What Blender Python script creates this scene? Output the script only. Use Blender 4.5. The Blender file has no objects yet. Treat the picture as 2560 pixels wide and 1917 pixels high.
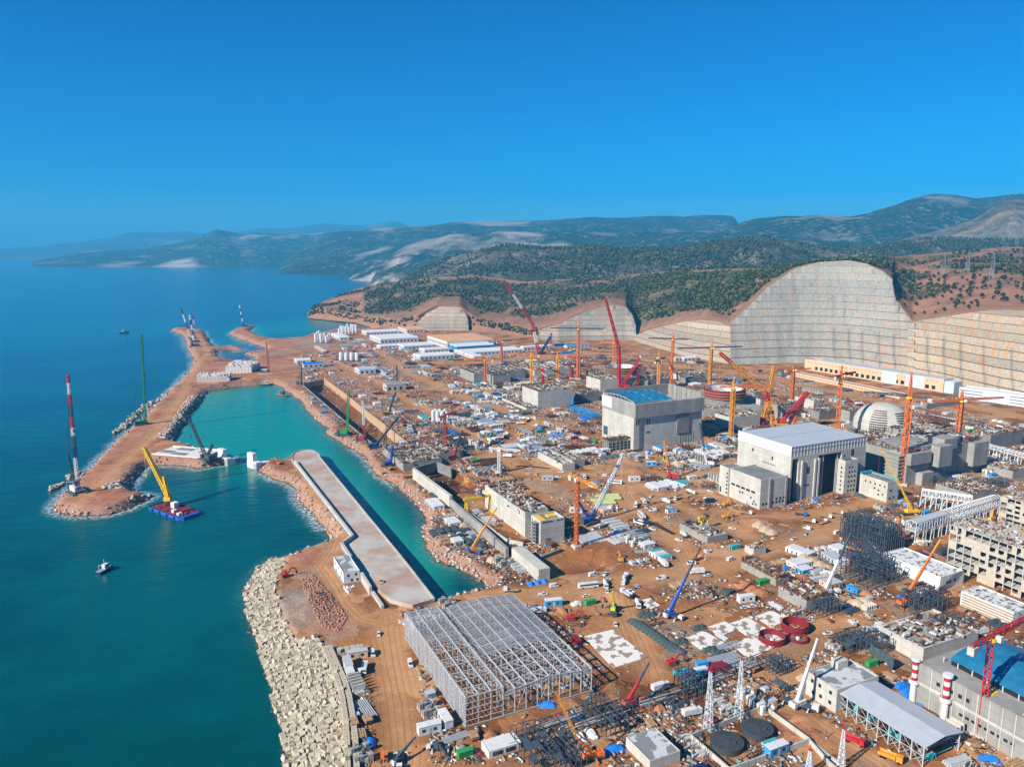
import bpy, bmesh, math, random
import numpy as np
from mathutils import Vector, Matrix
R = math.radians
random.seed(7); rng = np.random.default_rng(7)
sc = bpy.context.scene
col = sc.collection

# ------------------------------------------------------------------ camera
CAM_H = 200.0                       # drone height above the sea
FPX, CX, CY, HY = 1900.0, 1280.0, 958.5, 622.0
PITCH = math.atan((CY - HY) / FPX)
cam_d = bpy.data.cameras.new('camera'); cam = bpy.data.objects.new('camera', cam_d); col.objects.link(cam)
cam.location = (0, 0, CAM_H); cam.rotation_euler = (math.pi/2 - PITCH, 0, 0)
cam_d.sensor_fit = 'HORIZONTAL'; cam_d.sensor_width = 36; cam_d.lens = 36 * FPX / 2560
cam_d.clip_start = 1; cam_d.clip_end = 90000
sc.camera = cam

# ------------------------------------------------------------------ sky and sun
SUN_EL, SHADOW_AZ = R(33), R(37)    # shadows fall towards this azimuth (from +x)
to_sun = Vector((-math.cos(SHADOW_AZ)*math.cos(SUN_EL), -math.sin(SHADOW_AZ)*math.cos(SUN_EL), math.sin(SUN_EL)))
w = bpy.data.worlds.new('World'); sc.world = w; w.use_nodes = True
nt = w.node_tree; nt.nodes.clear()
wo = nt.nodes.new('ShaderNodeOutputWorld'); bg = nt.nodes.new('ShaderNodeBackground')
sky = nt.nodes.new('ShaderNodeTexSky'); sky.sky_type = 'NISHITA'; sky.sun_disc = False
sky.sun_elevation = SUN_EL; sky.sun_rotation = math.atan2(to_sun.x, to_sun.y)
sky.altitude = 1200; sky.air_density = 0.9; sky.dust_density = 0.0; sky.ozone_density = 4.0
tint = nt.nodes.new('ShaderNodeMix'); tint.data_type = 'RGBA'; tint.blend_type = 'MULTIPLY'; tint.inputs[0].default_value = 1
tint.inputs[7].default_value = (0.045, 0.56, 0.96, 1)
nt.links.new(sky.outputs[0], tint.inputs[6]); hs = nt.nodes.new('ShaderNodeHueSaturation'); hs.inputs['Saturation'].default_value = 1.30
wtc = nt.nodes.new('ShaderNodeTexCoord'); wsp = nt.nodes.new('ShaderNodeSeparateXYZ'); nt.links.new(wtc.outputs['Generated'], wsp.inputs[0])
for sock_, lo_, hi_ in (('Saturation', 0.86, 1.34), ('Value', 0.90, 1.03)):   # paler air low over the horizon
    mr = nt.nodes.new('ShaderNodeMapRange'); mr.inputs['From Min'].default_value = 0.0; mr.inputs['From Max'].default_value = 0.17; mr.inputs['To Min'].default_value = lo_; mr.inputs['To Max'].default_value = hi_
    mr.interpolation_type = 'SMOOTHSTEP'; nt.links.new(wsp.outputs[2], mr.inputs['Value']); nt.links.new(mr.outputs[0], hs.inputs[sock_])
nt.links.new(tint.outputs[2], hs.inputs['Color']); nt.links.new(hs.outputs[0], bg.inputs[0])
bg.inputs[1].default_value = 0.070
nt.links.new(bg.outputs[0], wo.inputs[0])
sun_d = bpy.data.lights.new('sun', 'SUN'); sun_d.energy = 4.9; sun_d.angle = R(0.5); sun_d.color = (1.0, 0.93, 0.82)
sun = bpy.data.objects.new('sun', sun_d); col.objects.link(sun); sun.location = (-300, -200, 500)
sun.rotation_euler = (-to_sun).to_track_quat('-Z', 'Y').to_euler()
sc.view_settings.view_transform = 'Standard'; sc.view_settings.look = 'None'
sc.view_settings.exposure = 0.88; sc.view_settings.gamma = 1.0
sc.render.engine = 'CYCLES'
sc.cycles.use_denoising = True
sc.cycles.max_bounces = 5; sc.cycles.diffuse_bounces = 2; sc.cycles.glossy_bounces = 2; sc.cycles.volume_bounces = 0
sc.cycles.use_fast_gi = False

# ------------------------------------------------------------------ survey: image positions to places on the ground
ZG = 6.0                            # level of the site platform
VIEW = {'A':(0,0,1/1.1578),'c4':(0,900,3.16),'c5':(600,850,3.0114),'c6':(1200,850,3.0114),'c7':(1800,850,2.9105),
        'd1':(560,1350,2.92),'d2':(960,1450,3.5467),'d3':(1460,1350,2.92),'d4':(1960,1350,2.92),'d5':(1200,1150,3.68),
        'd6':(1700,1100,4.14),'d7':(2100,1050,3.6804),'e1':(1480,950,7.373),'e2':(1780,1040,5.53),
        'b1':(0,450,2.572),'b2':(850,450,2.572),'b3':(1700,450,2.572),'o':(0,0,1)}
def pix(v, x, y):
    a, b, s = VIEW[v]; return a + x/s, b + y/s
def ray(v, x, y):
    X, Y = pix(v, x, y); u = (X-CX)/FPX; q = -(Y-CY)/FPX; c, s = math.cos(PITCH), math.sin(PITCH)
    return Vector((u, c + q*s, -s + q*c))
def gp(v, x, y, z=ZG):              # the place at height z seen at (x, y)
    d = ray(v, x, y); return Vector((0,0,CAM_H)) + d*((z-CAM_H)/d.z)
def at_range(v, x, y, r):           # the place at depth r seen at (x, y)
    d = ray(v, x, y); return Vector((0,0,CAM_H)) + d*(r/d.y)
def hz(p, v, x, y):                 # height above p at which a vertical line through p meets row y
    d = ray(v, x, y); return CAM_H + d.z*p.y/d.y - p.z
def along(p, d, v, x, y=0):         # distance from p along d at which column x is met
    X, _ = pix(v, x, y); k = (X-CX)/FPX; c, s = math.cos(PITCH), math.sin(PITCH)
    # X_cam = x ; depth = y*c - (z-H)*s
    dep0 = p.y*c - (p.z-CAM_H)*s; dd = d.y*c - d.z*s
    return (k*dep0 - p.x)/(d.x - k*dd)
GA = R(25.5)                        # the site grid
GU = Vector((math.cos(GA), math.sin(GA), 0)); GV = Vector((-math.sin(GA), math.cos(GA), 0))

# ------------------------------------------------------------------ materials
MATS = {}
def principled(name, rgb, rough=0.75, metal=0.0, var=0.0, vscale=0.3, bump=0.0, bscale=2.0, spec=0.3, stain=None, coords='Object', streak=False, joints=False, wet=False):
    if name in MATS: return MATS[name]
    m = bpy.data.materials.new(name); m.use_nodes = True; n = m.node_tree; b = n.nodes['Principled BSDF']
    b.inputs['Roughness'].default_value = rough; b.inputs['Metallic'].default_value = metal
    b.inputs['Specular IOR Level'].default_value = spec
    b.inputs['Base Color'].default_value = (*rgb, 1)
    if var or stain:
        tc = n.nodes.new('ShaderNodeTexCoord'); ns = n.nodes.new('ShaderNodeTexNoise')
        ns.inputs['Scale'].default_value = vscale; ns.inputs['Detail'].default_value = 6; ns.inputs['Roughness'].default_value = 0.65
        src = tc.outputs[coords]
        if streak:
            mp = n.nodes.new('ShaderNodeMapping'); mp.inputs['Scale'].default_value = (1, 1, 0.18); n.links.new(src, mp.inputs[0]); src = mp.outputs[0]
        n.links.new(src, ns.inputs['Vector'])
        cr = n.nodes.new('ShaderNodeValToRGB'); cr.color_ramp.elements[0].position = 0.3; cr.color_ramp.elements[1].position = 0.7
        lo = stain if stain else tuple(c*(1-var) for c in rgb)
        hi = rgb if stain else tuple(min(1, c*(1+var)) for c in rgb)
        cr.color_ramp.elements[0].color = (*lo, 1); cr.color_ramp.elements[1].color = (*hi, 1)
        n.links.new(ns.outputs['Fac'], cr.inputs[0]); n.links.new(cr.outputs[0], b.inputs['Base Color'])
        if bump:
            n2 = n.nodes.new('ShaderNodeTexNoise'); n2.inputs['Scale'].default_value = bscale; n2.inputs['Detail'].default_value = 4
            n.links.new(tc.outputs[coords], n2.inputs['Vector'])
            bp = n.nodes.new('ShaderNodeBump'); bp.inputs['Strength'].default_value = bump; bp.inputs['Distance'].default_value = 0.6
            n.links.new(n2.outputs['Fac'], bp.inputs['Height']); n.links.new(bp.outputs[0], b.inputs['Normal'])
    if joints or wet:
        def soc(): return b.inputs['Base Color'].links[0].from_socket
        if joints:                   # pour lines and shutter panels cast into the concrete
            sp = n.nodes.new('ShaderNodeSeparateXYZ'); n.links.new(tc.outputs[coords], sp.inputs[0]); ad = n.nodes.new('ShaderNodeMath'); n.links.new(sp.outputs[0], ad.inputs[0]); n.links.new(sp.outputs[1], ad.inputs[1])
            cb = n.nodes.new('ShaderNodeCombineXYZ'); n.links.new(ad.outputs[0], cb.inputs[0]); n.links.new(sp.outputs[2], cb.inputs[1]); br = n.nodes.new('ShaderNodeTexBrick'); br.offset = 0.0
            for k_, v_ in (('Scale',0.085),('Mortar Size',0.010),('Brick Width',0.5),('Row Height',0.30),('Bias',0.0)): br.inputs[k_].default_value = v_
            br.inputs['Color1'].default_value = (1.05,1.05,1.05,1); br.inputs['Color2'].default_value = (.88,.88,.88,1); br.inputs['Mortar'].default_value = (.70,.70,.70,1); n.links.new(cb.outputs[0], br.inputs['Vector'])
            mx = n.nodes.new('ShaderNodeMix'); mx.data_type = 'RGBA'; mx.blend_type = 'MULTIPLY'; mx.inputs[0].default_value = 0.85; n.links.new(soc(), mx.inputs[6]); n.links.new(br.outputs['Color'], mx.inputs[7]); n.links.new(mx.outputs[2], b.inputs['Base Color'])
        if wet:                      # sea-wet and weedy below the splash line
            ge = n.nodes.new('ShaderNodeNewGeometry'); sp = n.nodes.new('ShaderNodeSeparateXYZ'); n.links.new(ge.outputs['Position'], sp.inputs[0]); rm = n.nodes.new('ShaderNodeValToRGB'); rm.color_ramp.elements[0].position = 0.45; rm.color_ramp.elements[0].color = (.30,.29,.25,1); rm.color_ramp.elements[1].position = 0.95; n.links.new(sp.outputs[2], rm.inputs[0])
            mx = n.nodes.new('ShaderNodeMix'); mx.data_type = 'RGBA'; mx.blend_type = 'MULTIPLY'; mx.inputs[0].default_value = 1.0; n.links.new(soc(), mx.inputs[6]); n.links.new(rm.outputs[0], mx.inputs[7]); n.links.new(mx.outputs[2], b.inputs['Base Color'])
    MATS[name] = m; return m
class Nodes:                        # small helper for longer node trees
    def __init__(s, name):
        s.m = bpy.data.materials.new(name); s.m.use_nodes = True; s.n = s.m.node_tree; s.b = s.n.nodes['Principled BSDF']; MATS[name] = s.m
    def new(s, t, **k):
        o = s.n.nodes.new('ShaderNode' + t)
        for a, v in k.items(): setattr(o, a, v)
        return o
    def link(s, a, b): s.n.links.new(a, b)
    def noise(s, vec, scale, detail=6, rough=0.6):
        o = s.new('TexNoise'); o.inputs['Scale'].default_value = scale; o.inputs['Detail'].default_value = detail; o.inputs['Roughness'].default_value = rough
        s.link(vec, o.inputs['Vector']); return o.outputs['Fac']
    def ramp(s, fac, stops):
        o = s.new('ValToRGB'); e = o.color_ramp.elements
        while len(e) < len(stops): e.new(0.5)
        for i, (p, c) in enumerate(stops): e[i].position = p; e[i].color = (*c, 1) if len(c) == 3 else c
        s.link(fac, o.inputs[0]); return o.outputs[0]
    def mix(s, fac, a, b, mode='MIX'):
        o = s.new('Mix', data_type='RGBA', blend_type=mode)
        if isinstance(fac, (int, float)): o.inputs[0].default_value = fac
        else: s.link(fac, o.inputs[0])
        for q, i in ((a, 6), (b, 7)):
            if isinstance(q, tuple): o.inputs[i].default_value = (*q, 1)
            else: s.link(q, o.inputs[i])
        return o.outputs[2]
    def math(s, op, a, b=0.0, clamp=False):
        o = s.new('Math', operation=op, use_clamp=clamp)
        for q, i in ((a, 0), (b, 1)):
            if isinstance(q, (int, float)): o.inputs[i].default_value = q
            else: s.link(q, o.inputs[i])
        return o.outputs[0]
    def attr(s, name): o = s.new('Attribute'); o.attribute_name = name; return o
    def bump(s, h, strength, dist):
        o = s.new('Bump'); o.inputs['Strength'].default_value = strength; o.inputs['Distance'].default_value = dist
        s.link(h, o.inputs['Height']); s.link(o.outputs[0], s.b.inputs['Normal'])

# ------------------------------------------------------------------ object helpers
def tag(o, label=None, cat=None, group=None, kind=None):
    if label: o['label'] = label
    if cat: o['category'] = cat
    if group: o['group'] = group
    if kind: o['kind'] = kind
    return o
def mesh_np(name, verts, faces, mat, smooth=False, attrs=None):
    me = bpy.data.meshes.new(name); verts = np.asarray(verts, np.float32); faces = np.asarray(faces, np.int32)
    n, k = faces.shape
    me.vertices.add(len(verts)); me.vertices.foreach_set('co', verts.ravel())
    me.loops.add(n*k); me.loops.foreach_set('vertex_index', faces.ravel())
    me.polygons.add(n); me.polygons.foreach_set('loop_start', np.arange(0, n*k, k, dtype=np.int32))
    me.update(calc_edges=True); me.validate()
    for a, v in (attrs or {}).items():
        v = np.asarray(v, np.float32)
        if v.ndim == 1:
            at = me.attributes.new(a, 'FLOAT', 'FACE' if len(v) == n and len(v) != len(verts) else 'POINT'); at.data.foreach_set('value', v)
        else:
            at = me.attributes.new(a, 'FLOAT_COLOR', 'POINT'); at.data.foreach_set('color', np.hstack([v, np.ones((len(v), 1), np.float32)]).ravel())
    me.materials.append(mat)
    if smooth: me.polygons.foreach_set('use_smooth', np.ones(n, bool))
    o = bpy.data.objects.new(name, me); col.objects.link(o); return o
def grid_faces(nr, nc):
    i = np.arange(nr-1)[:, None]*nc + np.arange(nc-1)[None, :]
    return np.stack([i, i+1, i+nc+1, i+nc], -1).reshape(-1, 4)
def vnoise(x, y, s, seed=0):        # cheap smooth value noise
    r = np.random.default_rng(seed); T = r.random((256, 256))
    X = x/s; Y = y/s; xi = np.floor(X).astype(int); yi = np.floor(Y).astype(int); fx = X-xi; fy = Y-yi
    fx = fx*fx*(3-2*fx); fy = fy*fy*(3-2*fy)
    g = lambda a, b: T[a & 255, b & 255]
    return (g(xi,yi)*(1-fx)+g(xi+1,yi)*fx)*(1-fy) + (g(xi,yi+1)*(1-fx)+g(xi+1,yi+1)*fx)*fy
def fbm(x, y, s, o=4, seed=0):
    t = 0; a = 0.5
    for k in range(o): t = t + a*vnoise(x, y, s/2**k, seed+k); a *= 0.5
    return t/(1-0.5**o) - 0.5       # about -0.5 .. 0.5

# ------------------------------------------------------------------ shoreline and the ground
SH = [('d1',470,1800),('d1',465,1640),('d1',445,1500),('d1',400,1250),('d1',330,1000),('d1',245,720),('d1',195,560),('d1',150,430),('d1',190,300),
  ('d1',260,200),('d1',340,145),('d1',430,140),('d1',490,140),('d1',560,95),('d1',680,62),('d1',735,45),('c5',700,1510),('c5',640,1430),('c5',560,1330),
  ('c5',485,1260),('c5',430,1190),('c5',395,1100),('c5',360,1072),('c5',250,1050),('c5',140,985),('c5',155,930),('c5',250,920),('c5',360,925),('c5',390,870),
  ('c5',470,850),('c5',590,885),('c5',620,930),('c5',1240,1650),('d1',1540,470),('d2',900,100),('d2',945,65),('c5',1480,1656),('c5',1410,1570),
  ('c5',1385,1480),('c5',1370,1420),('c5',1410,1370),('c5',1360,1290),('c5',1290,1200),('c5',1200,1130),('c5',1100,1060),('c5',1000,1000),('c5',950,930),
  ('c5',930,870),('c5',850,825),('c5',780,790),('c5',700,735),('c5',640,695),('c5',680,670),('c5',620,645),('c5',560,600),('c5',530,560),('c5',490,500),
  ('c5',450,450),('c5',400,420),('c5',360,395),('c5',305,350),('c5',250,335),('c5',150,335),('c4',2060,200),('c4',1800,225),('c4',1640,250),('c4',1600,310),
  ('c4',1540,390),('c4',1490,470),('c4',1420,560),('c4',1360,650),('c4',1500,690),('c4',1620,740),('c4',1690,800),('c4',1800,800),('c4',1830,820),('c4',1710,835),('c4',1580,860),('c4',1380,835),('c4',1200,835),
  ('c4',1150,850),('c4',1100,910),('c4',1060,960),('c4',1010,1025),('c4',1060,1055),('c4',1200,1080),('c4',1150,1110),('c4',1000,1185),('c4',850,1225),('c4',640,1235),
  ('c4',480,1215),('c4',420,1185),('c4',430,1140),('c4',500,1065),('c4',560,1005),('c4',640,930),('c4',750,830),('c4',860,720),('c4',960,610),('c4',1060,535),
  ('c4',1120,480),('c4',1250,345),('c4',1400,190),('c4',1490,90),('b1',1110,1345),('b1',1225,1235),('b1',1245,1150),('b1',1210,1090),('b1',1190,1030),
  ('b1',1165,992),('b1',1090,967),('b1',1200,958),('b1',1310,972),('b1',1345,1040),('b1',1385,1085),('b1',1500,1078),('b1',1580,1098),('b1',1480,1092),('b1',1395,1100),('b1',1412,1150),
  ('b1',1480,1168),('b1',1640,1172),('b1',1645,1140),('b1',1560,1122),('b1',1690,1105),('b1',1745,1092),('b1',1600,1042),('b1',1468,992),('b1',1550,950),('b1',1640,940),
  ('b1',1600,972),('b1',1690,1018),('b1',1800,1032),('b1',1940,1022),('b1',1985,1000),('b1',2100,985),('b2',0,955),('b2',130,968),('b2',230,965),('b2',160,935),('b2',90,912),('b2',0,893),
  ('b1',2050,880),('b1',1992,862),('b1',2020,840)]
shore = [gp(v, x, y, 0.0).to_2d() for v, x, y in SH] + [Vector((-560, 2640)), Vector((-300, 3300)), Vector((4000, 4200)), Vector((4000, -600)), Vector((-40, -600))]
shore = np.array([tuple(p) for p in shore])
def roughen(P, step=14, amp=2.6):   # uneven rocky edge
    out = []
    for i in range(len(P)):
        a, b = P[i], P[(i+1) % len(P)]; L = np.linalg.norm(b-a); d = math.hypot(*((a+b)/2))
        n = 1 if (L > 1500 or d > 2600) else max(1, int(L/step)); nx = np.array([-(b-a)[1], (b-a)[0]])/max(L, 1e-6)
        smooth_wall = 31 <= i <= 33
        for k in range(n):
            j = 0 if (k == 0 or smooth_wall) else (random.random()-.5)*2*amp
            out.append(a + (b-a)*k/n + nx*j)
    return np.array(out)
shore = roughen(shore)
def seg_dist(px, py, P, closed=True):
    d = np.full(px.shape, 1e9, np.float32); n = len(P)
    for i in range(n if closed else n-1):
        a = P[i]; b = P[(i+1) % n]; ab = b-a; L2 = ab@ab + 1e-9
        t = np.clip(((px-a[0])*ab[0] + (py-a[1])*ab[1])/L2, 0, 1)
        d = np.minimum(d, (px-a[0]-t*ab[0])**2 + (py-a[1]-t*ab[1])**2)
    return np.sqrt(d)
def inside(px, py, P):
    r = np.zeros(px.shape, bool); n = len(P)
    for i in range(n):
        a = P[i]; b = P[(i+1) % n]
        if a[1] == b[1]: continue
        c = ((a[1] > py) != (b[1] > py)) & (px < (b[0]-a[0])*(py-a[1])/(b[1]-a[1]) + a[0]); r ^= c
    return r
def poly(*pts, z=ZG): return np.array([tuple(gp(*p, z=z).to_2d()) for p in pts])
def sdist(px, py, P): d = seg_dist(px, py, P); return np.where(inside(px, py, P), d, -d)
# excavations: polygon, depth, batter
PITS = [(poly(('c5',470,330),('c5',640,305),('c5',1250,760),('c5',1010,800)), 15.0, 1.6),
        (poly(('c5',1330,985),('c5',1500,930),('c5',1770,1090),('c5',1580,1180)), 7.0, 2.5),
        (poly(('d5',530,900),('d5',760,800),('d5',1130,840),('d5',1230,1000),('d5',700,1060)), 3.5, 0.35),
        (poly(('d3',870,290),('d3',1080,270),('d3',1160,330),('d3',1000,420),('d3',840,360)), 3.0, 0.4),
        (poly(('d2',640,110),('d2',1500,480),('d2',2000,960),('d2',1880,1010),('d2',1300,500)), 2.5, 0.6)]
# mounds of soil: place, radius, height
HEAPS = [('d1',620,480,16,2.2),('d1',650,420,12,1.6),('c6',1800,720,14,4),('d6',850,860,16,3.0),('c6',1150,980,18,2.5),('d5',1300,720,14,2.0),('d2',2060,150,9,3.0),
         ('c5',1450,400,12,3),('c6',160,720,10,4),('c5',1980,740,10,4),('d5',2060,1120,16,2.5),('d4',1350,1500,9,3.0),('d7',800,1200,14,3),('d4',150,1310,7,2.2)]
HEAPS = [(gp(v,x,y), r, h) for v,x,y,r,h in HEAPS]
# haul roads
def pl(*p): return np.array([tuple(gp(*q).to_2d()) for q in p])
ROADS = [(pl(('d1',1290,1750),('d1',1300,1500),('d1',1270,1200),('d1',1210,900),('d1',1170,650),('d1',1180,560)), 9),
         (pl(('d1',1240,590),('d1',1130,620),('d1',980,580),('d1',880,480),('d1',780,300),('d1',700,190),('d1',800,60),('c5',700,1560),('c5',740,1480),('c5',560,1230),('c5',430,1060)), 5.5),
         (pl(('d2',560,170),('d2',1100,120),('d2',1500,130),('d5',950,1190),('d5',1300,1100),('d5',1900,1040),('d6',230,1370),('d6',700,1220),('d6',1200,1060),('d6',1700,880)), 10),
         (pl(('d5',1950,1030),('d5',1850,830),('d5',1500,480),('d5',1330,300),('c6',1150,1000),('c6',700,1010),('c6',300,1000)), 9),
         (pl(('c6',150,880),('c6',280,720),('c6',400,600),('c6',240,540)), 7),
         (pl(('c5',2050,890),('c5',1700,690),('c5',1300,480),('c5',1000,300),('c5',700,160),('c5',500,120)), 7),
         (pl(('c4',600,1130),('c4',800,930),('c4',1150,640),('c4',1350,380),('c4',1480,200),('c4',1900,150)), 6),
         (pl(('c4',1480,200),('b1',1180,1330),('b1',1260,1200),('b1',1330,1110),('b1',1270,1000)), 5),
         (pl(('c6',1900,1210),('c6',1560,1130),('c6',1000,1350),('c6',800,1420)), 7),
         (pl(('d3',520,1000),('d3',300,500),('d3',240,330)), 7),
         (pl(('d4',150,640),('d4',560,600),('d4',620,680)), 6),
                 (pl(('c6',0,850),('c6',300,960),('c6',800,1010),('c6',1100,1060),('c6',1500,1250),('d6',700,1000)), 8),
         (pl(('b2',250,1100),('b2',450,1250),('b2',800,1400),('c6',250,560)), 9),
         (pl(('b2',380,1180),('b2',900,1180),('b2',1300,1130),('b2',1700,1115),('b3',100,1215)), 10),
         (pl(('b3',-60,1200),('b3',300,1225),('b3',640,1290),('b3',1400,1450),('c7',1500,420),('c7',2212,560),('o',2700,1080)), 13),
         (pl(('c6',1000,900),('c6',1400,1030),('c6',1750,1000),('c6',1900,900)), 7),
         (pl(('c7',0,1250),('c7',300,1300),('c7',900,1240),('c7',1300,1120)), 8),
         (pl(('d4',700,1640),('d4',250,1330),('d4',20,1220)), 4)]
ARM = poly(('d1',470,1700),('d1',465,1640),('d1',445,1500),('d1',400,1250),('d1',330,1000),('d1',245,720),('d1',195,560),('d1',150,430),('d1',190,300),('d1',260,200),('d1',340,145),('d1',430,140),('d1',450,190),('d1',395,290),('d1',375,400),('d1',400,520),('d1',450,660),('d1',520,750),('d1',690,780),('d1',770,930),('d1',830,1080),('d1',870,1250),('d1',885,1420),('d1',885,1700), z=2.0)
def ground_z(px, py, full=False):
    px = np.asarray(px, np.float64); py = np.asarray(py, np.float64)
    sd = seg_dist(px, py, shore); ins = inside(px, py, shore); sd = np.where(ins, sd, -sd)
    r = np.hypot(px, py)
    edge = np.clip(sd/7.0, -1.2, 1)
    z = np.where(edge > 0, ZG*(edge**0.8 if False else np.clip(edge,0,1)), edge*4)
    nb = fbm(px, py, 34, 4, 3); ns = fbm(px, py, 7, 3, 11)
    road = np.zeros(px.shape)
    for P, wd in ROADS:
        road = np.maximum(road, np.clip(1.25 - seg_dist(px, py, P, False)/wd*0.8, 0, 1))
    amp = np.clip(sd/10, 0, 1)*(1-road)
    z = z + nb*1.1*amp + ns*0.5*amp*np.clip(800/r, 0.4, 1)
    z = z + np.where((sd > -4) & (sd < 9), ns*2.2 + fbm(px, py, 3.2, 2, 21)*1.6, 0)
    for P, dep, bat in PITS:
        d = sdist(px, py, P); z = np.where(d > -2, z - np.clip((d+1)*bat, 0, dep)*np.clip(d+2, 0, 1), z)
    da = sdist(px, py, ARM); z = np.where((da > -3) & (sd > -8), np.minimum(z, -0.8 + np.clip(sd, -8, 99)*0.22 + np.clip(-da, 0, 3)*2.5), z)
    for c, rad, h in HEAPS:
        q = np.hypot(px-c.x, py-c.y)/rad; z = z + h*np.clip(1-q, 0, 1)*(1+0.8*ns)
    return (z, sd, road) if full else z
def gz(x, y): return float(ground_z(np.array([x]), np.array([y]))[0])

rr = np.exp(np.arange(math.log(110), math.log(2900), 0.0042)); th = np.radians(np.arange(-46, 50.01, 0.22))
RR, TH = np.meshgrid(rr, th, indexing='ij'); GX = (RR*np.sin(TH)).ravel(); GY = (RR*np.cos(TH)).ravel()
Z, SD, RD = ground_z(GX, GY, True)
soil = np.clip(0.5 + fbm(GX, GY, 120, 3, 5)*1.6, 0, 1)
def blot(v, x, y, rad, val, arr):
    c = gp(v, x, y); q = np.hypot(GX-c.x, GY-c.y)/rad; k = np.clip(1.3-q, 0, 1); arr[:] = arr*(1-k) + val*k
grey = np.zeros_like(soil)
for b in [('d1',480,450,22,1),('d1',560,560,16,.8),('d1',620,250,10,.7),('d5',1900,1140,22,.4),('c5',600,560,20,.35),('c5',560,450,15,.35),('c5',700,700,14,.4),('c5',1500,1500,25,.55),('c5',1600,1600,22,.5),
          ('b1',1280,1080,24,.6),('c4',1350,330,12,.6),('b1',2050,1060,60,.8),('b1',1900,1030,40,.5),('b2',100,1030,60,.7),('c4',1000,870,14,.6),('b1',1800,1110,60,.4),('c7',1800,1000,60,.35),('c7',2000,900,40,.3)]: blot(*b[:3], b[3], b[4], grey)
red = np.zeros_like(soil)
for b in [('c4',800,1120,34,1),('c4',900,930,30,.35),('c4',1000,640,24,.6),('d1',620,130,20,.9),('d1',1100,180,14,.9),('d1',650,520,20,.9),('d1',780,600,14,.8),('c5',520,1250,14,.6),('b1',1300,1060,24,.8),('b1',1550,990,40,1),('b1',1720,1050,40,.9),
          ('d3',1560,1400,10,.6),('c5',330,330,20,.5),('b1',1500,1270,40,.5),('d5',1300,750,14,.5)]: blot(*b[:3], b[3], b[4], red)
red = np.maximum(red, np.where((GX < -190) & (GY > 480), np.clip(.55+fbm(GX, GY, 40, 3, 58)*1.6, 0, 1), 0))
V = np.stack([GX, GY, Z], -1)
nr, nc = len(rr), len(th); F = grid_faces(nr, nc)
keep = (SD[F] > -9).any(1); F = F[keep]
used = np.zeros(len(V), bool); used[F] = True; remap = np.cumsum(used)-1; F = remap[F]

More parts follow.
